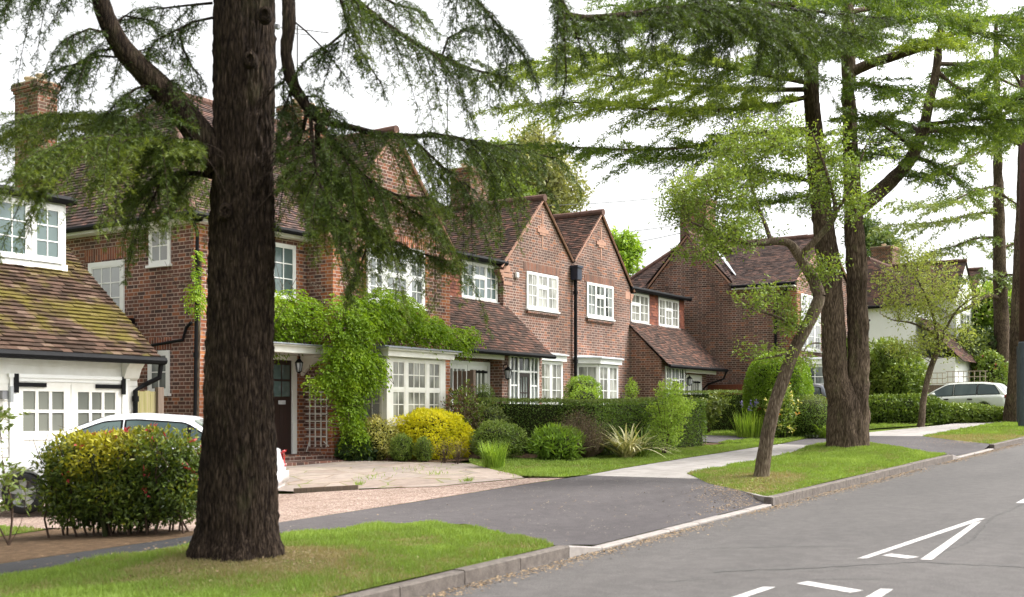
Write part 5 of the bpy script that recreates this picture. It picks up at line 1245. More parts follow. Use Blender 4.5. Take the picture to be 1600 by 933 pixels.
c2b([(1390, 95, -.4), (1430, 70, -1), (1470, 60, -1.6), (1500, 68, -2)], r0=.05, L=.9, light=.65, tipl=.5, spacing=.1)
for p in ([(1463, 110, .9), (1500, 140, .6), (1550, 150, .2), (1620, 155, -.4)], [(1452, 165, .8), (1500, 165, .2), (1560, 160, -.6), (1630, 150, -1.4)], [(1445, 195, .7), (1490, 190, .2), (1540, 186, -.4), (1620, 190, -1)], [(1440, 205, .7), (1480, 205, 1.4), (1540, 205, 2.2), (1610, 212, 3)],
          [(1430, 235, .6), (1400, 210, -.4), (1370, 190, -1), (1340, 175, -1.5)], [(1463, 60, 1), (1510, 50, .6), (1560, 55, .2), (1630, 60, -.4)], [(1468, 40, 1), (1540, 30, 0), (1630, 30, -1)], [(1440, 210, .7), (1420, 195, 1.6), (1385, 190, 2.4), (1350, 195, 3)], [(1425, 245, .5), (1455, 255, 0), (1490, 280, -.4)], [(1465, 100, 1), (1520, 100, 2), (1580, 95, 3), (1640, 100, 4)]):
    c2b(p, r0=.06, L=1.25, light=.4)
c2b([(1395, 280, .3), (1420, 275, 0), (1450, 280, -.3)], r0=.03, L=.7, light=.3)
c2b([(1395, 245, .3), (1350, 240, -.5), (1310, 245, -1)], r0=.03, L=.8, light=.35)
S.leaves('needles', M['cedar_light'], c2); S.mb.build('branches', M['bark2'], c2, smooth=True)

# ------------------------------------------------------------------ cedars further up the street
c3 = thing('cedar_tree', 'slender far cedar with sparse blue-green level branches beside the street pole', 'tree', at_depth(1565, 642, 62))
T3 = lambda *p: PT(*[(a, b_, 62+(c[0] if c else 0)) for a, b_, *c in p])
bark_obj('trunk', [bark_tube(T3((1563, 660), (1564, 620), (1566, 560), (1564, 470), (1561, 380), (1560, 280), (1558, 180), (1556, 40)), [.62, .52, .42, .37, .32, .25, .2, .1], 30, .2, .06, 1, 4, 8),
                   bark_tube(T3((1563, 470), (1550, 463, -.5), (1535, 466, -1), (1510, 482, -1.5), (1470, 500, -2)), [.16, .14, .12, .09, .05], 14, .2, .03, 1, 4, 9)], M['bark2'], c3)
S = Store(); K3 = dict(nl=.2, nw=.07, npt=7, tert=.12, tl=(.25, .6), spacing=.3, droop=.25, hang=.3)
for p, l in (([(1560, 332), (1520, 335, -1), (1480, 345, -2), (1430, 350, -3), (1385, 352, -4)], .6), ([(1561, 372), (1530, 372, -.5), (1490, 385, -1), (1460, 392, -1.4), (1440, 405, -1.8)], .5), ([(1560, 290), (1520, 300, -2), (1470, 320, -4), (1400, 315, -6)], .6),
             ([(1562, 430), (1585, 430, -1), (1610, 440, -2)], .4), ([(1560, 300), (1590, 320, -1), (1620, 335, -2)], .5), ([(1561, 390), (1590, 380, 1), (1620, 385, 2)], .4), ([(1558, 220), (1500, 255, -2), (1450, 270, -3)], .55), ([(1558, 200), (1610, 230, -2)], .5), ([(1556, 120), (1500, 150, -2), (1430, 160, -4)], .5), ([(1556, 120), (1600, 140), (1650, 150)], .5), ([(1560, 440), (1530, 432, -1), (1500, 440, -2)], .35)):
    cedar_branch(S, T3(*p), r0=.09, L=1.5, light=l, **K3)
S.leaves('needles', M['cedar_blue'], c3); S.mb.build('branches', M['bark2'], c3, smooth=True)
c4 = thing('cedar_tree', 'pale-barked cedar trunk standing right beside the street pole at the right edge', 'tree', at_depth(1590, 664, 46))
bark_obj('trunk', [bark_tube(PT((1585, 690, 46), (1586, 655, 46), (1589, 600, 46), (1592, 500, 46), (1597, 380, 46), (1603, 200, 46), (1608, 0, 46)), [.62, .47, .36, .32, .29, .24, .15], 40, .12, .05, 1.2, 5, 10)], M['bark2'], c4)
S = Store(); K4 = dict(nl=.14, nw=.05, npt=7, tert=.08, tl=(.2, .5), spacing=.18, droop=.3, hang=.35)
for p in ([(1603, 150, 46), (1580, 110, 45), (1550, 100, 44), (1520, 110, 43)], [(1600, 230, 46), (1570, 215, 45), (1530, 205, 44), (1480, 215, 43)], [(1603, 100, 46), (1560, 60, 45.5), (1500, 35, 45)], [(1603, 180, 46), (1620, 150, 44), (1640, 140, 42)]):
    cedar_branch(S, PT(*p), r0=.08, L=1.4, light=.5, **K4)
S.leaves('needles', M['cedar_light'], c4); S.mb.build('branches', M['bark2'], c4, smooth=True)

# ------------------------------------------------------------------ broadleaf trees: limbs plus twigs into leaf masses
def leafy(parent, limbs, blobs, mat, bark, leaf=(.05, .025), per=14, twr=.006, gap=.2, light=.45, n=18, name='foliage', amp=.02, droop=.1, tw=.28):
    """limbs: (points, radii); blobs: (centre, (rx, ry, rz), twigs)"""
    bark_obj('trunk', [bark_tube(p, r, n, .08, min(amp, .013), 2, 10, i) for i, (p, r) in enumerate(limbs)], M[bark], parent)
    pool = np.array([tuple(q) for p, r in limbs for q in resample(p, .15)])
    S = Store()
    for c, rad, cnt in blobs:
        c = np.array(c); made = []
        for i in range(cnt):
            v = RNG.normal(size=3); v /= np.linalg.norm(v); v *= RNG.random()**.45
            e = c+v*np.array(rad); g = noise.noise(Vector(e)*1.1)
            if g < -gap: continue
            P_ = pool if len(made) < 5 else np.concatenate([pool, np.array(made)])
            dd = np.linalg.norm(P_-e, axis=1)+.6*np.maximum(0, P_[:, 2]-e[2]); a = P_[np.argmin(dd)]
            mid = (a+e)/2+np.array([0, 0, .12*np.linalg.norm(e-a)])+RNG.normal(0, .05, 3)
            q = np.linspace(0, 1, 6)[:, None]; pts = a*(1-q)**2+2*mid*q*(1-q)+e*q*q
            S.mb.tube([tuple(x) for x in pts], list(np.linspace(twr*(1+.6*np.linalg.norm(e-a)), twr*.4, 6)), 4, cap=False)
            made += [tuple(pts[3]), tuple(pts[5])]
            k = RNG.beta(2.2, 1.1, per); C = pts[np.minimum((k*5).astype(int), 4)]*(1-(k*5 % 1))[:, None]+pts[np.minimum((k*5).astype(int)+1, 5)]*(k*5 % 1)[:, None]
            C = C+RNG.normal(0, tw*.28, (per, 3))
            Dv = unit(e-a)*.5+RNG.normal(0, .7, (per, 3))-Z3*droop
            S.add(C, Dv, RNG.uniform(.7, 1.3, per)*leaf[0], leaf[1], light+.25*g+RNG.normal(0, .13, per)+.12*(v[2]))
    S.mb.build('branches', M[bark], parent, smooth=True)
    return S.leaves(name, M[mat], parent)
st = thing('street_tree', 'slim leaning street tree with thin grey trunk and loose green crown', 'tree', gp(*SLIM))
D = 19.75
pt = lambda a, b_, d=0: at_depth(a, b_, D+d)
limbs = [([pt(1187, 760), pt(1190, 742), pt(1196, 700), pt(1206, 650), pt(1222, 598), pt(1240, 550), pt(1258, 515), pt(1275, 480), pt(1281, 462)], [.19, .14, .122, .118, .112, .106, .105, .11, .095]),
         ([pt(1281, 465), pt(1272, 440, .1), pt(1258, 415, .2), pt(1246, 396, .2), pt(1232, 380, .1), pt(1208, 378, 0), pt(1180, 380, -.2), pt(1150, 375, -.4), pt(1110, 360, -.6), pt(1075, 345, -.8)], [.11, .10, .09, .085, .075, .06, .05, .04, .025, .012]),
         ([pt(1250, 400, .2), pt(1268, 382, .1), pt(1290, 358, 0), pt(1305, 335, -.1), pt(1300, 300, -.2), pt(1285, 250, -.3), pt(1270, 210, -.4)], [.065, .058, .05, .045, .035, .022, .01]),
         ([pt(1302, 340, -.1), pt(1325, 300, -.2), pt(1345, 250, -.3), pt(1360, 210, -.4)], [.035, .028, .018, .008]),
         ([pt(1205, 378, 0), pt(1195, 350, .3), pt(1180, 310, .6), pt(1165, 260, .8), pt(1160, 215, .9)], [.045, .035, .026, .018, .008]),
         ([pt(1252, 520), pt(1235, 505, -.2), pt(1200, 490, -.4), pt(1160, 480, -.6), pt(1125, 480, -.8)], [.045, .03, .022, .014, .007]),
         ([pt(1238, 548), pt(1220, 555, -.2), pt(1195, 560, -.3), pt(1165, 565, -.4)], [.03, .018, .012, .006])]
bl = [(pt(1185, 235, .3), (1.0, 1.0, .62), 300), (pt(1110, 300, -.3), (.85, .9, .42), 230), (pt(1060, 330, -.7), (.5, .7, .3), 90), (pt(1150, 360, -.2), (1.0, .8, .3), 170), (pt(1220, 290, 0), (.8, .9, .55), 190), (pt(1290, 250, -.2), (.8, .8, .6), 180), (pt(1350, 235, -.3), (.55, .6, .5), 90), (pt(1330, 320, -.2), (.5, .6, .35), 60),
      (pt(1190, 195, .5), (.7, .7, .35), 90), (pt(1150, 478, -.6), (.5, .6, .26), 70), (pt(1210, 470, -.3), (.55, .6, .28), 80), (pt(1180, 550, -.3), (.3, .4, .12), 12), (pt(1235, 500, -.2), (.35, .4, .3), 36), (pt(1285, 420, -.1), (.3, .4, .3), 40), (pt(1255, 560, 0), (.12, .3, .2), 12), (pt(1222, 560, -.2), (.2, .3, .12), 7), (pt(1100, 395, -.5), (.5, .6, .15), 40)]
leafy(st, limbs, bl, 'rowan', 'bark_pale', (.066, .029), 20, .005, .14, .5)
st2 = thing('street_tree', 'small street tree with pale yellow-green crown in front of the white house', 'tree', at_depth(1440, 657, 42.5))
D = 42.5; pt = lambda a, b_, d=0: at_depth(a, b_, D+d)
limbs = [([pt(1438, 668), pt(1440, 657), pt(1443, 625), pt(1450, 590), pt(1459, 562), pt(1467, 545)], [.24, .2, .17, .165, .16, .15]), ([pt(1466, 547), pt(1462, 510, .2), pt(1450, 470, .3), pt(1430, 430, .3), pt(1415, 400, .2)], [.12, .09, .07, .04, .02]), ([pt(1466, 547), pt(1480, 510), pt(1500, 480, -.2), pt(1530, 460, -.4)], [.1, .08, .05, .02]), ([pt(1458, 520, .2), pt(1425, 505, 0), pt(1395, 500, -.3), pt(1375, 490, -.5)], [.07, .05, .03, .015])]
bl = [(pt(1430, 430, 0), (1.6, 1.8, .95), 170), (pt(1475, 470, 0), (1.4, 1.6, .9), 150), (pt(1425, 485, 0), (1.3, 1.5, .8), 120), (pt(1470, 530, 0), (1.5, 1.6, .8), 170), (pt(1508, 455, -.4), (.8, 1.1, .45), 36), (pt(1410, 395, .2), (.55, .7, .7), 50), (pt(1395, 465, -.3), (.7, .9, .4), 32), (pt(1415, 545, 0), (.7, .9, .5), 45), (pt(1495, 545, 0), (.7, .9, .45), 30), (pt(1450, 400, .2), (.5, .7, .4), 30)]
bl = [(c_, tuple(.87*q for q in r_), int(n_*.75)) for c_, r_, n_ in bl]; limbs = [(p_, [.66*q for q in r_]) for p_, r_ in limbs]
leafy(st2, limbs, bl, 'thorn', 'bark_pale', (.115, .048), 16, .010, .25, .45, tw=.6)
GT = 'trees behind the houses'
def back_tree(label, cx, cy, Dp, rx, rz, mat, cnt, leaf, trunk_to, light=.5, name='broadleaf_tree'):
    t = thing(name, label, 'tree', (0, 0, 0), 0, GT); c = at_depth(cx, cy, Dp); g = gp(c.x, c.y); t.location = g
    limbs = [([(c.x, c.y, g.z-.3), (c.x+.2, c.y, (g.z+c.z)/2), (c.x, c.y, c.z+rz*.6)], [.4, .3, .08])]
    bl = []
    for k in range(7):
        v = RNG.normal(size=3); v /= np.linalg.norm(v)
        bl.append((np.array(c)+v*np.array([rx, rx, rz])*.5, (rx*.55, rx*.55, rz*.5), cnt//8))
    bl.append((np.array(c), (rx*.8, rx*.8, rz*.8), cnt//5))
    leafy(t, limbs, bl, mat, 'bark2', leaf, 16, .02, .15, light, 12, 'foliage', .03, .2, rx*.28)
    return t
back_tree('tall pale yellow-green tree behind the nearer gable', 838, 285, 70, 3.4, 4.2, 'poplar', 700, (.36, .14), 0, .5)
back_tree('grey-green tree rising behind the nearer gable beside the pale one', 775, 290, 66, 2.6, 3.2, 'rowan', 420, (.34, .14), 0, .45)
back_tree('bright green tree showing between the farther gable and the side-gabled house', 968, 415, 60, 1.7, 2.2, 'bright', 260, (.28, .12), 0, .4)
back_tree('dark pine-like tree behind the roofs between the forked trunks and the far chimney', 1362, 372, 105, 2.4, 2.4, 'dark', 330, (.5, .12), 0, .6)
back_tree('dark rounded tree just left of the far brick chimney', 1385, 388, 100, 1.9, 1.8, 'cedar_blue', 240, (.45, .12), 0, .3)
# ------------------------------------------------------------------ shrubs and hedges
def shape_pts(n, r, e, lump, seed, lo=.82):
    """random points on / just inside a lumpy superellipsoid; returns offsets and outward normals"""
    v = unit(RNG.normal(size=(n, 3)))
    a = np.abs(v); k = (a[:, 0]**e+a[:, 1]**e+a[:, 2]**e)**(-1/e)
    p = v*k[:, None]
    nn = unit(np.sign(p)*np.abs(p)**(e-1)/np.array(r))
    l = np.array([noise.noise(Vector((x*2.4+seed, y*2.4, z*2.4))) for x, y, z in p])
    s = (1+lump*l)*(lo+(1-lo+.05)*RNG.random(n)**.6)
    return p*np.array(r)*s[:, None], nn, l
def bush(name, label, loc, r, n, mat, leaf=(.05, .03), e=2.4, lump=.18, group=None, cat='shrub', rot=0, base=0.0, light=.45, lo=.8, core=True, extra=None, stems=True, flat=.55, up=.25, rnd=.55, topm=None, sunk=.25, tfun=None):
    """loc: ground point; r: half sizes (x, y, z); the crown stands on the ground at height base"""
    t = thing(name, label, cat, loc, 0, group); g = Vector(loc); c = np.array((g.x, g.y, g.z+base+r[2]*(1-sunk)))
    seed = g.x*3.1+g.y
    cr, sr = math.cos(rot), math.sin(rot); Rm = np.array([[cr, -sr, 0], [sr, cr, 0], [0, 0, 1]])
    P, N, l = shape_pts(n, r, e, lump, seed, lo); P = P@Rm.T; N = N@Rm.T
    k = P[:, 2]+c[2] > g.z+.02; P, N, l = P[k], N[k], l[k]
    D = N*flat+RNG.normal(0, rnd, P.shape)+Z3*up
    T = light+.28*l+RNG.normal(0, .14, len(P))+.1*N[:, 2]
    L = leaf[0]*RNG.uniform(.65, 1.3, len(P))
    if tfun: T = T+tfun(P)
    Nv = N+RNG.normal(0, .5, P.shape)
    if topm:
        top = N[:, 2] > .55
        leaves('foliage', M[topm], t, (P+c)[top], D[top], L[top], leaf[1], np.clip(T[top], 0, 1), Nv[top])
        q = ~top
        leaves('foliage', M[mat], t, (P+c)[q], D[q], L[q], leaf[1], np.clip(T[q], 0, 1), Nv[q])
    else: leaves('foliage', M[mat], t, P+c, D, L, leaf[1], np.clip(T, 0, 1), Nv)
    mb = MB()
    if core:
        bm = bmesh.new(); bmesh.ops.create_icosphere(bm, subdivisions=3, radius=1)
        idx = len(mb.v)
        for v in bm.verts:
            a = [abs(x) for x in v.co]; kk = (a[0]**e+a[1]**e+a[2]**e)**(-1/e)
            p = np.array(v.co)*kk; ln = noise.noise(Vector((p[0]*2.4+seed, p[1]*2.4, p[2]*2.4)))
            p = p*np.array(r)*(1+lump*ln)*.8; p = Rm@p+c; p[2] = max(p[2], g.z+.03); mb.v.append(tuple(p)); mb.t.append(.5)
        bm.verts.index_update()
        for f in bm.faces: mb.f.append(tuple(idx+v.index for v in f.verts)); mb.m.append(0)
        bm.free()
    if stems:
        for i in range(7):
            a = random.uniform(0, 6.28); x, y = g.x+math.cos(a)*r[0]*.3, g.y+math.sin(a)*r[1]*.3
            mb.tube([(x, y, g.z-.05), (x+math.cos(a)*r[0]*.15, y+math.sin(a)*r[1]*.15, c[2]), (x+math.cos(a)*r[0]*.25, y+math.sin(a)*r[1]*.3, c[2]+r[2]*.6)], [.018, .013, .006], 5)
    mb.build('branches', M['core'], t)
    if extra:
        for (nm, mt, cnt, lf, minz) in extra:
            P, N, l = shape_pts(cnt*3, r, e, lump, seed, 1.0); P = P@Rm.T; N = N@Rm.T
            k = (N[:, 2] > minz) & (P[:, 2]+c[2] > g.z+.1); P, N = P[k][:cnt], N[k][:cnt]
            m = 6; C = np.repeat(P+c, m, 0)+RNG.normal(0, lf[0]*.3, (len(P)*m, 3)); D = np.repeat(N, m, 0)*.5+RNG.normal(0, .6, C.shape)+Z3*.3
            leaves(nm, M[mt], t, C, D, lf[0]*RNG.uniform(.6, 1.2, len(C)), lf[1], RNG.random(len(C)))
    return t
def straps(name, mat, parent, base, n, L, W, spread=.5, arch=.8, r0=.1, seg=6, tint=None, wilt=0):
    V, Fq, T = [], [], []; base = np.array(base)
    for i in range(n):
        a = random.uniform(0, 2*math.pi); l = random.uniform(*L); o = np.array([math.cos(a), math.sin(a), 0]); s = np.array([-math.sin(a), math.cos(a), 0])
        p0 = base+o*random.uniform(0, r0)+s*random.uniform(-r0, r0); lean = random.uniform(.05, spread); ar = random.uniform(.3, 1)*arch; w = W*random.uniform(.7, 1.2)
        tv = random.random(); k0 = len(V)
        for k in range(seg+1):
            q = k/seg; p = p0+o*l*(lean*q+ar*.5*q*q)+Z3*l*(q*(1-.3*lean)-ar*.62*q**2.4)
            ww = w*(1-q**2.2)*(.6+.8*min(1, q*3))/1.2+.0006
            V += [p-s*ww/2, p+s*ww/2]; T += [tv, tv]
        for k in range(seg): Fq.append([k0+2*k, k0+2*k+1, k0+2*k+3, k0+2*k+2])
    return link_mesh(name, array_mesh(name, np.array(V), np.array(Fq), np.array(T)), mat, parent)

# photinia hedge on the near left, with red young shoots
hd = gp(8.53, 10.87)
bush('shrub_hedge', 'clipped hedge of yellow-green leaves with red young shoots in front of the white saloon car', hd, (.86, .38, .52), 18500, 'photinia', (.062, .026), 3.6, .26, rot=-.985, cat='hedge', base=.10, lo=.62, core=False, extra=[('red_leaves', 'red', 20, (.075, .026), .35), ('red_leaves', 'red', 26, (.075, .026), -.4)], light=.3, rnd=.75, sunk=.0, tfun=lambda P: .6*np.exp(-((P@np.array([.553, -.833, 0])+.25)/.4)**2)*np.clip(P[:, 2]*1.6+.55, 0, 1)+.1*np.clip(P[:, 2]*2, 0, 1))
t_ = [o for o in COL.objects if o.get('label', '').startswith('clipped hedge of yellow')][0]
mb = MB()
for i in range(26):
    u, v = random.uniform(-.85, .85), random.uniform(-.22, .22); c, s = math.cos(-.985), math.sin(-.985); x, y = hd.x+u*c-v*s, hd.y+u*s+v*c
    p = [Vector((x, y, hd.z-.05))]
    for k in range(5): p.append(p[-1]+Vector((random.gauss(0, .06), random.gauss(0, .06), .23)))
    mb.tube(p, [.014, .012, .01, .008, .006, .003], 5)
    for k in range(3):
        q = p[random.randint(1, 4)]; mb.tube([q, q+Vector((random.gauss(0, .14), random.gauss(0, .14), .15)), q+Vector((random.gauss(0, .2), random.gauss(0, .2), .36))], [.007, .005, .002], 4)
mb.build('stems', M['twig'], t_)
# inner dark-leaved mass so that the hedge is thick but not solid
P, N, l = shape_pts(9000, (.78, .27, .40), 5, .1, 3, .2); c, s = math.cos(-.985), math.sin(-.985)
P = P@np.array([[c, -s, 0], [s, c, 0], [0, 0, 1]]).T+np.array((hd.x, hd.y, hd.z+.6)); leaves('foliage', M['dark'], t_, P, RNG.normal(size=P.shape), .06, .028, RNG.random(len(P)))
# sapling at the left edge
sg = thing('sapling', 'thin leafy sapling at the left edge in front of the car wheel', 'sapling', gp(*at_depth(14, 830, 12.3).xy))
g = sg.location; limbs = [([g, g+Vector((.02, -.03, .4)), g+Vector((-.06, .0, .8)), g+Vector((-.05, .08, 1.25)), g+Vector((-.1, .1, 1.6))], [.012, .01, .008, .006, .003]), ([g, g+Vector((-.1, .1, .3)), g+Vector((-.12, .22, .62))], [.008, .006, .003]), ([g, g+Vector((.09, -.08, .25)), g+Vector((.1, -.15, .55))], [.008, .006, .003])]
leafy(sg, limbs, [(g+Vector((-.06, .06, 1.3)), (.25, .25, .35), 26), (g+Vector((0, 0, .6)), (.25, .25, .3), 22)], 'hedge_top', 'twig', (.09, .035), 7, .003, .3, .5, 6, tw=.1)
for ch in sg.children:
    if ch.name.startswith('branches'): ch.name = 'sapling_twigs'  # separate twig pieces that carry the leaves, not foliage
# hedges of the second and third gardens
def hedge(label, a, b, w, h, n, mat='hedge', topm='hedge_top', leaf=(.048, .025), mid=None, jit=.04):
    t = thing('clipped_hedge', label, 'hedge', gp((a[0]+b[0])/2, (a[1]+b[1])/2)); P = [Vector((*a, 0)), Vector((*b, 0))] if not mid else [Vector((*a, 0)), Vector((*mid, 0)), Vector((*b, 0))]
    allC = {0: [], 1: []}; mb = MB()
    tot = sum((q-p).length for p, q in zip(P, P[1:]))
    for p, q in zip(P, P[1:]):
        d = (q-p); L = d.length; u = d.normalized(); s = Vector((-u.y, u.x, 0)); m = int(n*L/tot)
        face = RNG.random(m); U = RNG.uniform(-.5*w, L+.5*w, m); hz = RNG.random(m)
        top = face < .34; side = np.where(RNG.random(m) < .5, -1, 1); end = (face > .94)
        V = np.where(top, RNG.uniform(-1, 1, m), side)*w/2; zz = np.where(top, 1.0, hz**.8)*h
        U = np.where(end, np.where(RNG.random(m) < .5, -w/2, L+w/2), U); V = np.where(end, RNG.uniform(-1, 1, m)*w/2, V)
        lump = np.array([noise.noise(Vector((x*1.6+p.x, y*1.6, z*1.6))) for x, y, z in zip(U, V, zz)])*.07
        C = np.array(p)[None]+np.outer(U, u)+np.outer(V*(1+lump), s); gz_ = gz(C[:, 0], C[:, 1]); C[:, 2] = gz_+zz*(1+lump*.5)+RNG.normal(0, jit*.4, m)
        Nn = np.where(top[:, None], Z3[None], np.outer(side, s)); D = Nn*.5+RNG.normal(0, .6, C.shape)+Z3*.2
        for kk, msk in ((0, ~top), (1, top)): allC[kk].append((C[msk], D[msk], lump[msk]))
        e = .42*w; q0, q1 = p-u*e, q+u*e
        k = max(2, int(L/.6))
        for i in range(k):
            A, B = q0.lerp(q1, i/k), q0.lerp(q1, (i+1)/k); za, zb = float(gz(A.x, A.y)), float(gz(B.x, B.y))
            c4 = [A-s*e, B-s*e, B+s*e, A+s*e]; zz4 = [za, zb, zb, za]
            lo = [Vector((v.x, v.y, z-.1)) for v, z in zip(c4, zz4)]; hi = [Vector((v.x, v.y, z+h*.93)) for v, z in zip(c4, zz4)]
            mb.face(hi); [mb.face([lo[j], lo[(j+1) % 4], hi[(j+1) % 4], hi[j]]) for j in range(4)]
    for kk, mt in ((0, mat), (1, topm)):
        C = np.concatenate([x[0] for x in allC[kk]]); Dv = np.concatenate([x[1] for x in allC[kk]]); l = np.concatenate([x[2] for x in allC[kk]])
        leaves('foliage', M[mt], t, C, Dv, leaf[0]*RNG.uniform(.7, 1.3, len(C)), leaf[1], np.clip(.42+2*l+RNG.normal(0, .15, len(C)), 0, 1))
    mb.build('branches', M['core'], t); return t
hedge('long dark clipped hedge bending round the front garden of the twin-gabled house', (22.9, 15.9), (27.5, 12.75), .95, 1.22, 36000, mid=(22.9, 12.95))
hedge('dark clipped hedge with flat brown-green top before the far tiled porch and red fence', (36.0, 16.3), (36.6, 13.1), .9, 1.3, 15000, leaf=(.045, .022))
hedge('low clipped hedge strip right below the two white bay windows', (29.5, 15.6), (34.3, 15.4), .7, .98, 9000, leaf=(.04, .022))
def at_g(px, py, D): p = at_depth(px, py, D); return gp(p.x, p.y)
bush('topiary_shrub', 'dark clipped rounded topiary column in front of the white garage doors', at_g(755, 660, 27.8), (.27, .27, .78), 5000, 'hedge', (.03, .016), 3.4, .05, base=.0, topm='hedge_top', sunk=0, flat=.3)
bush('ball_shrub', 'bright green clipped ball shrub between the two bay windows', at_g(911, 660, 33), (.5, .5, .55), 6000, 'privet', (.045, .025), 2.6, .12, base=.68, sunk=0)
bush('ball_shrub', 'loose bright green bush just below the clipped ball by the hedge', at_g(912, 680, 31), (.55, .4, .6), 3500, 'bright', (.05, .025), 2.2, .25, base=.3, sunk=0)
# front garden of the first house
bush('golden_shrub', 'large rounded golden-yellow shrub under the white bay window', at_g(672, 715, 25.2), (.84, .72, .56), 15000, 'golden', (.075, .034), 2.8, .16, base=-.08, up=-.05, rnd=.4, sunk=.08, topm=None)
bush('variegated_shrub', 'cream and green variegated shrub left of the golden one', at_g(592, 712, 24.6), (.42, .38, .40), 4200, 'varieg', (.06, .03), 2.4, .25, base=.1, sunk=.1)
bush('low_shrub', 'dark broad-leaved low plant at the foot of the climber', at_g(562, 722, 24.4), (.42, .35, .26), 1500, 'dark', (.15, .09), 2.2, .25, sunk=.15)
bush('low_shrub', 'dark broad-leaved bush behind the variegated shrub at the wall', at_g(575, 705, 24.9), (.45, .35, .42), 1600, 'dark', (.13, .08), 2.2, .25, sunk=.1)
bush('low_shrub', 'fine-leaved upright green shrub right of the variegated one', at_g(628, 724, 24.1), (.23, .22, .28), 3000, 'ivy', (.05, .014), 2.3, .25, up=.8, sunk=.1)
bush('low_shrub', 'narrow upright green shrub in front of the golden bush', at_g(662, 723, 24.0), (.17, .16, .25), 1800, 'ivy', (.05, .014), 2.3, .25, up=.9, sunk=.1)
for x, y, d, lab in ((694, 724, 23.6, 'wispy grey-brown plant at the corner of the golden bush'), (716, 722, 23.4, 'wispy small brown plant beside the ornamental grass')):
    g = at_g(x, y, d); t = thing('wispy_plant', lab, 'plant', g); S = Store()
    for i in range(26):
        e = g+Vector((random.gauss(0, .14), random.gauss(0, .14), random.uniform(.2, .48))); S.mb.tube([g+Vector((random.gauss(0, .03), random.gauss(0, .03), 0)), (g+e)/2+Vector((0, 0, .04)), e], [.004, .003, .0015], 3)
        C = np.array(e)+RNG.normal(0, .05, (10, 3)); S.add(C, RNG.normal(0, .5, (10, 3))+Z3*.5, .03, .012, RNG.random(10))
    S.mb.build('stems', M['twig'], t); S.leaves('foliage', M['brownleaf'], t)
bush('rounded_shrub', 'rounded mid-green dome shrub behind the ornamental grass', at_g(779, 712, 25.0), (.62, .5, .4), 7000, 'ivy', (.045, .022), 2.4, .22, sunk=.05)
bush('leafy_shrub', 'fresh green peony-like shrub before the dark hedge', at_g(870, 709, 24.9), (.52, .48, .34), 2300, 'bright', (.15, .035), 2.2, .3, light=.15, up=.5, sunk=.05)
bush('rose_shrub', 'tall loose rose bush with reddish and green leaves beside the short fence', at_g(722, 700, 26.0), (.5, .42, .7), 2600, 'brownleaf', (.06, .035), 2.1, .45, base=.1, lo=.3, core=False, extra=[('green_leaves', 'ivy', 280, (.06, .035), -.9), ('young_leaves', 'bronze', 40, (.05, .03), -.1)], sunk=0)
bush('rose_shrub', 'mixed green and brownish shrub in front of the left end of the long hedge', at_g(762, 690, 26.6), (.55, .5, .5), 3200, 'hedge_top', (.06, .034), 2.1, .4, base=.15, lo=.4, core=True, sunk=0)
# bare twiggy brown shrub
g = at_g(905, 706, 25.4); t = thing('twiggy_shrub', 'brown twiggy half-bare shrub against the hedge corner', 'shrub', g); S = Store()
for i in range(420):
    a = random.uniform(0, 6.28); rr = random.random()**.6; e = g+Vector((math.cos(a)*rr*.95, math.sin(a)*rr*.6, random.uniform(.45, 1.12)*(1-.35*rr)))
    b_ = g+Vector((math.cos(a)*rr*.25, math.sin(a)*rr*.2, 0)); mid = (b_+e)/2+Vector((math.cos(a)*.1*rr, math.sin(a)*.1, -.05)); S.mb.tube([b_, mid, e], [.007, .005, .002], 3, cap=False)
    for k in range(3):
        q = mid.lerp(e, random.random()); S.mb.tube([q, q+Vector((random.gauss(0, .09), random.gauss(0, .09), random.uniform(.02, .2)))], [.003, .001], 3, cap=False)
    C = np.array(e)+RNG.normal(0, .09, (9, 3)); S.add(C, RNG.normal(size=(9, 3)), .032, .015, RNG.random(9))
S.mb.build('twigs', simple('dry_twigs', (.10, .072, .05), (.16, .12, .085), 10, .95, .05), t); S.leaves('foliage', M['brownleaf'], t)
# strap-leaved plants
g = at_g(772, 735, 22.6); t = thing('ornamental_grass', 'upright clump of fine green ornamental grass at the lawn edge', 'grass clump', g); straps('blades', M['bright'], t, g, 420, (.35, .72), .012, .32, .35, .16)
g = at_g(978, 703, 25.5); t = thing('phormium', 'cream and green striped phormium with arching sword leaves', 'plant', g); straps('blades', M['phormium'], t, g, 130, (.75, 1.25), .055, .95, 1.15, .12, 9)
g = at_g(1000, 700, 25.9); t = thing('phormium', 'darker upright half of the striped plant behind the arching cream leaves', 'plant', g); straps('blades', M['ivy'], t, g, 50, (.7, 1.15), .04, .8, .7, .1, 8)
IR = 'iris clumps in the far flower bed'
for (x, y, d, n, h, lab) in ((1170, 686, 34.5, 150, (.5, 1.05), 'bright green clump of tall iris leaves with pale purple flowers left of the leaning trunk'), (1222, 682, 35.5, 80, (.3, .7), 'lower clump of strappy green leaves right of the leaning trunk'), (1262, 678, 36.2, 70, (.25, .55), 'short strappy green clump left of the fern')):
    g = at_g(x, y, d); t = thing('iris_clump', lab, 'plant', g); straps('blades', M['bright'], t, g, n, h, .03, .3, .3, .3)
    if 'purple' in lab:
        st_ = MB(); S = Store()
        for px, py_ in ((1159, 631), (1174, 631), (1183, 628), (1181, 633), (1170, 640)):
            e = at_depth(px, py_, d); st_.tube([(g.x+(e.x-g.x)*.6, g.y+(e.y-g.y)*.6, g.z), e], .008, 4); C = np.array(e)+RNG.normal(0, [.018, .018, .04], (14, 3)); S.add(C, RNG.normal(size=(14, 3)), .07, .04, RNG.random(14))
        st_.build('stems', M['bright'], t); S.leaves('flowers', M['purple'], t)
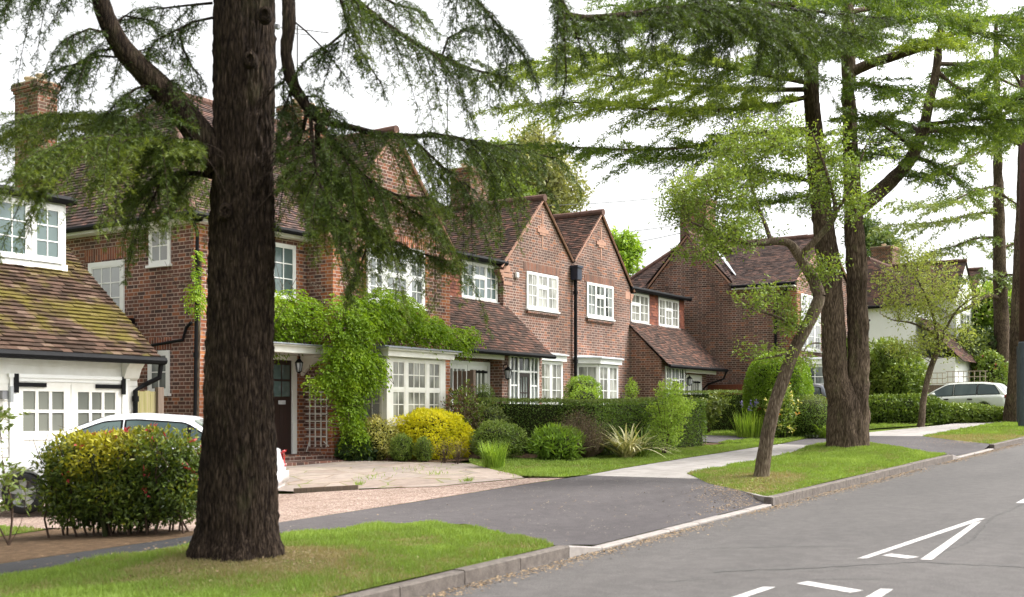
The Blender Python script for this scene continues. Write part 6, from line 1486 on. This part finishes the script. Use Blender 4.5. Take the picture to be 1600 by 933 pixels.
g = at_g(1286, 674, 34.2); t = thing('fern', 'light green fern beside the left foot of the forked cedar', 'fern', g); S = Store()
for i in range(20):
    a = random.uniform(0, 6.28); o = np.array([math.cos(a), math.sin(a), 0]); l = random.uniform(.45, .85)
    for k in range(26):
        q = (k+1)/26; p = np.array(g)+o*l*.62*q+Z3*l*(q-.42*q*q)
        for s_ in (-1, 1): S.add(p[None], (np.array([-o[1], o[0], 0])*s_+o*.35+Z3*.1)[None], .16*(1-q)**.7+.01, .03, np.array([random.uniform(.4, .9)]))
    S.mb.tube([np.array(g)+o*l*.62*q+Z3*l*(q-.42*q*q) for q in np.linspace(0, 1, 6)], .005, 3)
S.leaves('fronds', M['bright'], t); S.mb.build('stalks', M['bright'], t)
# tall airy bright shrubs at the hedge end
def airy(label, px, py, d, blobs, mat='bright', leaf=(.07, .022), n=9, name='airy_shrub', light=.5, per=11, cnt=None):
    g = at_g(px, py, d); t = thing(name, label, 'shrub', g)
    limbs = []
    for i in range(n):
        a = 6.28*i/n; h = random.uniform(.6, 1.0); top = max(b[0][2] for b in blobs)
        limbs.append(([g+Vector((random.gauss(0, .05), random.gauss(0, .05), -.05)), g+Vector((math.cos(a)*.12, math.sin(a)*.12, top*h*.5)), g+Vector((math.cos(a)*.3, math.sin(a)*.3, top*h))], [.014, .01, .004]))
    leafy(t, limbs, [(g+Vector(c), r, k) for c, r, k in blobs], mat, 'twig', leaf, per, .003, .35, light, 6, tw=.12, droop=.0)
    return t
airy('tall airy bright yellow-green shrub at the right end of the long hedge', 1040, 700, 27.0, [((0, 0, .5), (.5, .45, .4), 150), ((.05, -.05, 1.0), (.58, .48, .38), 230), ((.05, -.1, 1.45), (.42, .36, .28), 130), ((.3, -.35, 1.1), (.28, .28, .22), 60)], light=.78)
airy('thin bright shrub with upright shoots left of the taller airy one', 985, 690, 27.6, [((0, 0, 1.1), (.22, .2, .35), 50), ((.05, 0, 1.5), (.2, .18, .25), 36), ((.1, -.1, .8), (.3, .2, .3), 40)], light=.7)
airy('dull green loose shrub with a red flower behind the airy yellow-green one', 1105, 676, 36.5, [((0, 0, .6), (.5, .5, .35), 90), ((.2, -.2, 1.0), (.55, .5, .3), 80), ((-.5, .5, .9), (.4, .4, .3), 60)], 'hedge_top', (.11, .06), light=.6)
# far garden
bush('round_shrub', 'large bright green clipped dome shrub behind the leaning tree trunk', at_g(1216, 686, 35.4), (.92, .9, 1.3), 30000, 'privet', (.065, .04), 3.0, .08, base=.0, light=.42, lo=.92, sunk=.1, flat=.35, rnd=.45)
bush('rose_shrub', 'rose bush with orange and yellow blooms against the clipped dome shrub', at_g(1222, 688, 33.9), (.45, .4, .72), 1500, 'ivy', (.07, .045), 2.1, .4, base=.1, lo=.4, core=False, extra=[('flowers', 'orange', 9, (.05, .04), -.2), ('pale_leaves', 'varieg', 60, (.08, .05), -.6)], sunk=0)
fr = airy('slim rose stem with one red flower left of the leaning trunk', 1184, 686, 34.6, [((0, 0, 1.0), (.16, .15, .22), 14), ((.03, 0, .5), (.15, .15, .3), 10)], 'ivy', (.07, .045), 3, 'rose_bush', per=8)
e = np.array(at_depth(1185.5, 637, 34.6)); C = e+RNG.normal(0, .03, (40, 3)); leaves('flower', M['red'], fr, C, RNG.normal(size=(40, 3)), .05, .04, RNG.random(40))
bush('mound_shrub', 'brownish-green clipped mound beside the grey hatchback', at_g(1266, 668, 34.6), (.72, .7, .62), 9000, 'hedge', (.045, .022), 2.6, .1, base=.02, topm='hedge_top', sunk=.0)
bush('laurel_shrub', 'tall leafy laurel right of the forked cedar', at_g(1392, 660, 47.5), (1.35, 1.2, 1.6), 9500, 'ivy', (.2, .085), 2.4, .3, base=.0, light=.5, lo=.75, sunk=.05)
bush('ivy_hedge', 'low ivy-covered hedge behind the pale-crowned street tree', at_g(1398, 660, 45.6), (1.9, .6, .56), 8000, 'ivy', (.11, .08), 3.2, .15, rot=-1.05, cat='hedge', light=.35, sunk=.1)
bush('ivy_mound', 'long low mound of glossy ivy in front of the pale estate car', at_g(1496, 660, 46.6), (2.05, .75, .36), 8000, 'ivy', (.11, .08), 2.8, .2, rot=-.75, cat='hedge', light=.5, sunk=.05)
bush('ivy_mound', 'small trailing end of ivy right of the long ivy mound', at_g(1545, 651, 48), (.8, .6, .3), 2500, 'ivy', (.11, .08), 2.4, .25, rot=-.75, cat='hedge', light=.3, sunk=.1)
bush('climber_shrub', 'dark brown-green climber on the low tiled roof of the white house', at_g(1515, 600, 62), (1.7, 1.1, 2.2), 5000, 'hedge_top', (.2, .1), 2.3, .3, base=.0, light=.3, sunk=.1)
eld = bush('elder_shrub', 'tall elder with flat creamy flower heads behind the slender cedar', at_g(1558, 640, 66), (1.7, 1.5, 1.9), 4800, 'bright', (.3, .14), 2.2, .35, base=3.2, light=.4, extra=[('blossom', 'cream', 130, (.16, .13), -.1)], sunk=0, stems=False)
g = eld.location; m = MB(); [m.tube([g+Vector((a*.3, a*.2, -.1)), g+Vector((a*.5, 0, 2)), g+Vector((a, 0, 4))], [.12, .09, .06], 6) for a in (-1, 0, 1)]; m.build('stems', M['bark_pale'], eld)
bush('rose_shrub', 'bush with pink roses between the estate car and the slender cedar', at_g(1546, 640, 60), (.9, .8, 1.1), 2600, 'ivy', (.16, .1), 2.2, .35, base=.9, extra=[('flowers', 'red', 9, (.1, .08), 0)], sunk=0)
bush('evergreen_shrub', 'very dark evergreen under the elder beside the slender cedar trunk', at_g(1552, 640, 64), (1.2, 1.1, 2.0), 3600, 'dark', (.24, .1), 2.3, .3, base=.2, light=.3, sunk=.1)
bush('evergreen_shrub', 'dark evergreen between the lattice fence and the white house', at_g(1528, 640, 63), (1.3, 1.2, 1.7), 3600, 'dark', (.24, .1), 2.3, .3, base=1.2, light=.4, sunk=.1)
bush('leafy_shrub', 'yellow-green bush over the grey hatchback by the far bay window', at_g(1318, 640, 44), (.9, .6, .8), 3200, 'bright', (.09, .04), 2.2, .3, base=.6, light=.35, sunk=.05)
# climber over the far house's bay
def climber(label, blobs, mat, stems, per=9, leaf=(.075, .032), rl=.24, seedlight=.45, name='wall_climber'):
    t = thing(name, label, 'climber', blobs[0][0]); t.location = (stems[0][0][0], stems[0][0][1], stems[0][0][2]); S = Store()
    for c, r, cnt in blobs:
        v = unit(RNG.normal(size=(cnt, 3))); v[:, 1] = -np.abs(v[:, 1])+.25*RNG.random(cnt); P = np.array(c)+v*np.array(r)*(RNG.random(cnt)**.35)[:, None]
        out = unit(v*np.array([.5, .9, .35])+np.array([0, -.5, .15])+RNG.normal(0, .35, (cnt, 3)))
        ln = np.array([noise.noise(Vector(p)*1.9) for p in P])
        l = rl*RNG.uniform(.7, 1.25, cnt)
        for k in range(per):
            q = (k//2+1)/(per/2+.5); pos = P+out*(l*q)[:, None]-Z3*(l*.65*q*q)[:, None]
            td = unit(out-Z3*(1.1*q)); sd = unit(np.cross(td, Z3))*(1 if k % 2 else -1)
            D = sd*(.9 if k < per-1 else 0)+td*.5-Z3*.25+RNG.normal(0, .12, (cnt, 3))
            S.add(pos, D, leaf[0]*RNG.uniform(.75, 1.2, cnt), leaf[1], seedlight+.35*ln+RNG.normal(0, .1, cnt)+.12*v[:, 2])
    for p in stems: S.mb.tube(resample([Vector(x) for x in p], .12), .03, 6)
    # dark woody interior
    for c, r, cnt in blobs:
        for i in range(max(4, cnt//14)):
            a = np.array(c)+RNG.normal(0, .5, 3)*np.array(r)*[1, .35, 1]; S.mb.tube([a, a+RNG.normal(0, .18, 3), a+RNG.normal(0, .3, 3)], [.008, .006, .003], 4)
    S.leaves('foliage', M[mat], t); S.mb.build('stems', M['bark_pale'], t); return t
W_ = lambda a, b_, y: tuple(at_y(a, b_, y))
climber('large bright green wisteria over the bay window, canopy and front wall of the first house',
        [(W_(600, 490, 16.0), (1.2, .5, .52), 1000), (W_(540, 505, 16.0), (.8, .55, .58), 700), (W_(655, 515, 15.9), (.85, .45, .36), 480), (W_(700, 530, 15.85), (.6, .4, .26), 220), (W_(722, 525, 15.75), (.3, .35, .24), 90), (W_(455, 492, 16.8), (.85, .4, .5), 480), (W_(415, 510, 16.9), (.5, .3, .5), 200),
         (W_(535, 560, 15.95), (.55, .42, .46), 460), (W_(543, 600, 16.0), (.48, .36, .4), 320), (W_(512, 585, 16.1), (.38, .34, .34), 190), (W_(535, 640, 16.05), (.34, .32, .4), 230), (W_(550, 680, 16.1), (.26, .27, .32), 130), (W_(575, 575, 15.75), (.34, .32, .4), 200), (W_(492, 598, 16.2), (.28, .25, .2), 80)],
        'wisteria', [[(18.75, 16.3, .6), (18.6, 16.25, 1.2), (18.7, 16.2, 2.0), (18.6, 16.2, 3.0), (18.9, 16.2, 3.6), (20.5, 16.1, 3.7), (21.8, 16.1, 3.5)], [(18.6, 16.25, .6), (18.5, 16.2, 1.5), (18.4, 16.2, 3.2), (17.6, 16.9, 3.7), (16.5, 17.0, 3.7)], [(18.95, 16.3, .6), (18.9, 16.2, 1.5), (18.8, 16.15, 2.6)]], name='wisteria')
S1 = [(W_(301, 470, 17.0), (.16, .2, .3), 55), (W_(303, 410, 17.0), (.09, .15, .3), 26), (W_(299, 445, 17.05), (.12, .12, .2), 22)]
climber('thin bright green climber on the house corner beside the black downpipe', S1, 'wisteria', [[(15.1, 17.1, .6), (15.12, 17.08, 2.5), (15.15, 17.05, 4.8)]], rl=.17, leaf=(.06, .028))
climber('olive green climber above the far bay window between the leaning tree and the forked cedar', [((42.2, 13.4, 4.2), (1.6, .5, .5), 260), ((44.6, 13.4, 4.3), (.9, .4, .5), 110)], 'ivy', [[(40.0, 13.8, 1.2), (40.0, 13.75, 4), (44, 13.7, 4.2)]], leaf=(.1, .05), rl=.3)

# ------------------------------------------------------------------ cars
def car(name, label, loc, heading, L, Hh, W, body, kind, glassm='pane', wheel=.31, rimm=None, lamp='red'):
    """x forward, y to the car's left, z up, origin on the ground under its centre"""
    t = thing(name, label, 'car', loc, heading); h = L/2
    if kind == 'saloon':
        belt = [(-h, .62), (-h+.06, .88), (-h+.5, .98), (-.9, .97), (.5, .92), (1.0, .90), (h-.5, .76), (h-.1, .62), (h, .45)]
        roof = [(-h+.55, .98), (-h+1.0, 1.22), (-.95, Hh-.05), (-.2, Hh), (.25, Hh-.03), (.75, 1.22), (1.25, .90)]
    else:
        belt = [(-h, .55), (-h+.05, .86), (-h+.3, .98), (-.9, .96), (.5, .90), (1.05, .90), (h-.5, .78), (h-.1, .62), (h, .45)]
        roof = [(-h+.12, .98), (-h+.32, 1.25), (-h+.52, Hh-.06), (-h+1.1, Hh), (-.2, Hh), (.3, Hh-.04), (.8, 1.22), (1.3, .90)]
    wid = [(-h, .70), (-h+.15, .86), (-h+.6, .97), (0, 1), (h-.8, .97), (h-.25, .86), (h, .66)]
    ip = lambda tb, x: float(np.interp(x, [a for a, _ in tb], [b for _, b in tb]))
    sm = lambda tb, x: sum(ip(tb, x+d)*w for d, w in ((-.08, .25), (0, .5), (.08, .25)))
    bx = 1.37 if kind == 'saloon' else 1.36; bx2 = bx-2*bx*1.0
    ax = (L*.30, -L*.285)
    xs = np.linspace(-h, h, 56); mb = MB(); rings = []
    for x in xs:
        w = W/2*sm(wid, x); zb = sm(belt, x) if -h+.1 < x < h-.1 else ip(belt, x); z0 = .20+.12*max(0, (abs(x)-h+.5)/.5)
        pr = [(0, z0), (w*.86, z0), (w*.965, z0+.07), (w, .42), (w*1.0, .60), (w*.985, zb-.13), (w*.95, zb-.05), (w*.88, zb), (w*.5, zb+.025), (0, zb+.03)]
        pr = [(a, min(max(z, z0), max(zb+.03, z0))) for a, z in pr]
        rings.append([(x, a, z) for a, z in pr]+[(x, -a, z) for a, z in pr[-2:0:-1]])
    n = len(rings[0]); mb.v = [p for r in rings for p in r]; mb.t = [.5]*len(mb.v)
    for i in range(len(rings)-1):
        for k in range(n): mb.f.append((i*n+k, i*n+(k+1) % n, (i+1)*n+(k+1) % n, (i+1)*n+k)); mb.m.append(0)
    mb.f.append(tuple(range(n))); mb.f.append(tuple(range((len(rings)-1)*n, len(rings)*n))); mb.m += [0, 0]
    bo = mb.build('body', body, t, smooth=True, local=True)
    # wheel arches cut out of the body
    for X in ax:
        for sgn in (1, -1):
            cm = MB(); cm.lathe([(.001, -.16), (wheel+.055, -.16), (wheel+.055, .2), (.001, .2)], (X, sgn*W/2, wheel), 32, 'y'); co = cm.build('cutter', M['black'])
            md = bo.modifiers.new('arch', 'BOOLEAN'); md.operation = 'DIFFERENCE'; md.object = co; md.solver = 'EXACT'
            bpy.context.view_layer.update(); mt = t.matrix_world.copy(); co.matrix_world = mt; bpy.context.view_layer.update()
            dg = bpy.context.evaluated_depsgraph_get(); me = bpy.data.meshes.new_from_object(bo.evaluated_get(dg)); bo.modifiers.clear(); old = bo.data; bo.data = me; bpy.data.meshes.remove(old); bpy.data.objects.remove(co)
    bo.data.name = 'body'
    if len(bo.data.materials) == 0: bo.data.materials.append(body)
    try: bo.data.set_sharp_from_angle(angle=R(32))
    except Exception: pass
    # cabin
    wr = lambda x: W/2*.655*(sm(wid, x)**.5); cab = MB(); rr = []
    X0, X1 = roof[0][0], roof[-1][0]; cx = np.linspace(X0, X1, 44)
    def side(x, z):
        zb, zr = sm(belt, x), max(sm(roof, x)-.05, sm(belt, x)+.01); q = np.clip((z-zb)/(zr-zb), 0, 1); wb = W/2*sm(wid, x)*.885
        return wb+(wr(x)-wb)*min(1, (zr-zb)/(Hh-.05-.95))*q
    for x in cx:
        zb = sm(belt, x)-.03; zr = max(sm(roof, x), zb+.035); s1 = side(x, zr-.05)
        pr = [(W/2*sm(wid, x)*.885, zb), (side(x, zb+(zr-zb)*.5), zb+(zr-zb)*.5), (s1, zr-.05), (s1-.05, zr-.014), (s1*.6, zr+.012), (0, zr+.02)]
        rr.append([(x, a, z) for a, z in pr]+[(x, -a, z) for a, z in pr[-2::-1]])
    n = len(rr[0]); cab.v = [p for r in rr for p in r]; cab.t = [.5]*len(cab.v)
    for i in range(len(rr)-1):
        for k in range(n-1): cab.f.append((i*n+k, i*n+k+1, (i+1)*n+k+1, (i+1)*n+k)); cab.m.append(0)
    cb_ = cab.build('cabin', body, t, smooth=True, local=True)
    # side windows
    if kind == 'saloon': wins = [(-1.42, -1.02), (-.96, -.08), (.0, 1.0)]
    else: wins = [(-h+.38, -1.05), (-.98, -.06), (.02, 1.02)]
    for sgn in (1, -1):
        tr_ = MB(); g = MB()
        for a, b in wins:
            for kk, (mbb, gr, off) in enumerate(((tr_, .03, .006), (g, 0, .012))):
                pts = []
                for x in np.linspace(a-gr, b+gr, 16):
                    lo = sm(belt, x)+.035-gr*.7; hi = sm(roof, x)-.095+gr*.8
                    if kind != 'saloon' and a == wins[0][0]: hi = min(hi, sm(roof, x)-.095+gr*.8, lo+.02+gr+max(0, (x-a+gr))*1.6)
                    pts.append((x, lo, max(hi, lo+.004)))
                for (x, l, u), (x2, l2, u2) in zip(pts, pts[1:]):
                    mbb.face([(x, sgn*(side(x, l)+off), l), (x2, sgn*(side(x2, l2)+off), l2), (x2, sgn*(side(x2, u2)+off), u2), (x, sgn*(side(x, u)+off), u)])
        wn = tr_.build('side_window', M['black'], t, local=True); o = g.build('pane', M[glassm], wn, local=True)
    for nm, (a, b), fr_ in (('windscreen', (roof[-3][0]-.0, roof[-1][0]-.05), 1), ('rear_window', (roof[0][0]+.05, roof[1][0]+.18), -1)):
        g = MB(); xx = np.linspace(a, b, 8)
        for x, x2 in zip(xx, xx[1:]):
            q = []
            for X_ in (x, x2):
                zr = max(sm(roof, X_), sm(belt, X_)+.006); w = max(.1, side(X_, zr-.06)-.09); q.append((X_, w, zr))
            (xa, wa, za), (xb, wb, zb2) = q
            for s_ in (-1, 1): g.face([(xa, 0, za+.028), (xa, s_*wa*.6, za+.022), (xb, s_*wb*.6, zb2+.022), (xb, 0, zb2+.028)]); g.face([(xa, s_*wa*.6, za+.022), (xa, s_*wa, za+.001), (xb, s_*wb, zb2+.001), (xb, s_*wb*.6, zb2+.022)])
        g.build(nm, M['pane'], t, local=True)
    tyre = simple('tyre', (.012, .012, .012), (.02, .02, .02), 8, .8, .2)
    for X in ax:
        for sgn in (1, -1):
            w = MB(); r = wheel; w.lathe([(r*.66, .1), (r*.9, .105), (r, .07), (r, -.07), (r*.9, -.105), (r*.66, -.1), (r*.66, .1)], (X, sgn*(W/2-.115), r), 32, 'y')
            wo = w.build('wheel', tyre, t, smooth=True, local=True)
            m = MB(); yc = sgn*(W/2-.055); m.lathe([(r*.68, 0), (r*.68, -sgn*.1), (r*.58, -sgn*.1)], (X, yc, r), 28, 'y'); m.lathe([(r*.70, .008*sgn), (r*.63, .008*sgn), (r*.62, -sgn*.04)], (X, yc, r), 28, 'y')
            m.lathe([(.001, 0.004*sgn), (r*.2, 0.0), (r*.2, -sgn*.05)], (X, yc, r), 16, 'y')
            for k in range(5):
                a = 2*math.pi*k/5+.3; d = Vector((math.cos(a), 0, math.sin(a))); s = Vector((-math.sin(a), 0, math.cos(a))); c = Vector((X, yc-.012*sgn, r))
                m.face([c+d*r*.15-s*.035, c+d*r*.15+s*.035, c+d*r*.66+s*.055, c+d*r*.66-s*.055])
                for e in (-1, 1): m.face([c+d*r*.15+s*.035*e, c+d*r*.66+s*.055*e, c+d*r*.66+s*.05*e+Vector((0, -.05*sgn, 0)), c+d*r*.15+s*.035*e+Vector((0, -.05*sgn, 0))])
            m.build('rim', rimm or M['metal'], wo, local=True)
            dk = MB(); dk.lathe([(.001, 0), (r*.66, 0)], (X, sgn*(W/2-.13), r), 24, 'y'); dk.build('brake_disc', M['steel'], wo, local=True)
    for sgn in (1, -1):
        yy = W/2*.80; z = .74 if kind == 'saloon' else .85
        l = MB()
        if kind == 'saloon': l.bevbox(-h+.03, -h+.2, sgn*(yy-.2), sgn*(yy+.03), .64, .84, .03)
        else: l.bevbox(-h+.03, -h+.16, sgn*(yy-.09), sgn*(yy+.035), .80, .98, .03)
        l.build('tail_lamp', M['lamp_red'], t, smooth=True, local=True)
        l = MB(); l.bevbox(h-.42, h-.1, sgn*(yy-.2), sgn*(yy+.02), .56, .70, .04); l.build('headlight', M['pane_grey'], t, smooth=True, local=True)
        mi = MB(); mi.bevbox(.72, .92, sgn*(W/2*.9), sgn*(W/2*.9+.2), .93, 1.07, .04); mi.build('wing_mirror', body, t, smooth=True, local=True)
        for X in (-.75, .25): d = MB(); d.bevbox(X-.11, X+.11, sgn*(W/2*.985), sgn*(W/2*.985+.035), .76, .81, .012); d.build('door_handle', M['black'] if kind != 'saloon' else body, t, local=True)
    b_ = MB(); b_.bevbox(-h-.045, -h+.28, -W/2*.84, W/2*.84, .34, .60, .05); b_.build('rear_bumper', body, t, smooth=True, local=True)
    b_ = MB(); b_.bevbox(h-.25, h+.05, -W/2*.78, W/2*.78, .22, .46, .05); b_.build('front_bumper', body, t, smooth=True, local=True)
    return t
def carpaint(name, c, metallic=0, rough=.28):
    t = NT(name); m = t.finish(c, rough, .5, None, Metallic=metallic); t.bsdf.inputs['Coat Weight'].default_value = .7; t.bsdf.inputs['Coat Roughness'].default_value = .06; return m
M['lamp_red'] = simple('red_lamp_lens', (.35, .012, .015), (.28, .01, .012), 4, .15, .5)
fw = at_depth(25, 770, 16.6); hx = Vector((-.447, .894))
hx = (at_depth(303, 770, 16.75).xy-fw.xy)*-1; hx.normalize(); ang = math.atan2(hx.y, hx.x)
fw = at_depth(36, 770, 16.6)
cc = fw.xy-hx*(4.5*.30)+Vector((-hx.y, hx.x))*-.8*0
sd_ = Vector((-hx.y, hx.x)); 
cc = fw.xy-hx*1.35-sd_*(.85-.1)*1.0
zc = at_depth(25, 803, 16.6).z
car('parked_car', 'white saloon car parked behind the red-tipped hedge and big trunk', (cc.x, cc.y, zc), ang, 4.42, 1.44, 1.76, carpaint('white_car_paint', (.78, .80, .83)), 'saloon', 'pane_green', .30)
ce = at_depth(1497, 648, 51); dv = at_depth(1440, 648, 51.2).xy-at_depth(1560, 648, 49.2).xy; ang = math.atan2(dv.y, dv.x)
car('parked_car', 'pale silver-green estate car parked behind the ivy mound', (ce.x, ce.y, at_depth(1497, 652, 51).z), ang, 4.6, 1.52, 1.78, carpaint('pale_estate_paint', (.56, .59, .53), .3), 'estate', 'pane_green', .32)
cg = at_depth(1287, 640, 36.0)+Vector((.6*1.9+.8*.85, .8*1.9-.6*.85, 0)); ang = math.atan2(.8, .6)
car('parked_car', 'grey hatchback mostly hidden between the dome shrub and the forked cedar', (cg.x, cg.y, float(gz(cg.x, cg.y))+.12), ang, 3.8, 1.46, 1.7, carpaint('grey_car_paint', (.13, .14, .155), .6), 'estate', 'pane_green', .31)
cd_ = at_depth(1562, 640, 60); dv = at_depth(1520, 640, 60).xy-at_depth(1600, 640, 60).xy
car('parked_car', 'dark car just showing behind the tail of the pale estate', (cd_.x, cd_.y, at_depth(1562, 650, 60).z), math.atan2(dv.y, dv.x)+.9, 4.3, 1.45, 1.76, carpaint('dark_car_paint', (.03, .04, .06), .4), 'estate', 'pane', .31)

# ------------------------------------------------------------------ light, sky, camera
wd = bpy.data.worlds.new('World'); sc.world = wd; wd.use_nodes = True; nt = wd.node_tree; nt.nodes.clear()
sky = nt.nodes.new('ShaderNodeTexSky'); sky.sky_type = 'NISHITA'; sky.sun_disc = False
EL, AZ = R(54), R(-50)          # sun height, compass direction of the sun measured from +x
sky.sun_elevation = EL; sky.sun_rotation = math.pi/2-AZ; sky.air_density = 1.0; sky.dust_density = 6.0; sky.ozone_density = 1.0
hs = nt.nodes.new('ShaderNodeHueSaturation'); hs.inputs['Saturation'].default_value = .06
bg = nt.nodes.new('ShaderNodeBackground'); bg.inputs[1].default_value = .15
ow = nt.nodes.new('ShaderNodeOutputWorld')
nt.links.new(sky.outputs[0], hs.inputs['Color']); nt.links.new(hs.outputs[0], bg.inputs[0]); nt.links.new(bg.outputs[0], ow.inputs[0])
ld = bpy.data.lights.new('sun', 'SUN'); ld.energy = 1.3; ld.angle = R(18); ld.color = (1, .96, .90)
lo = bpy.data.objects.new('sun', ld); COL.objects.link(lo)
sd = Vector((math.cos(EL)*math.cos(AZ), math.cos(EL)*math.sin(AZ), math.sin(EL))); lo.rotation_euler = sd.to_track_quat('Z', 'Y').to_euler(); lo.location = (0, 0, 40)
cam = bpy.data.cameras.new('camera'); co = bpy.data.objects.new('camera', cam); COL.objects.link(co)
cam.sensor_width = 36; cam.lens = 36*F/1600; cam.shift_y = (YH-466.5)/1600; cam.clip_end = 3000; cam.clip_start = .1
co.location = (0, 0, EYE); fwd = Vector((CC, SS, 0)); co.rotation_euler = fwd.to_track_quat('-Z', 'Z').to_euler()
co.rotation_euler = (R(90), 0, math.atan2(SS, CC)-math.pi/2)
cam.dof.use_dof = True; cam.dof.focus_distance = 29; cam.dof.aperture_fstop = 2.2
sc.camera = co
sc.view_settings.view_transform = 'Standard'; sc.view_settings.look = 'None'; sc.view_settings.gamma = 1; sc.view_settings.exposure = 1.56
sc.render.engine = 'CYCLES'
sc.cycles.max_bounces = 8; sc.cycles.use_denoising = True
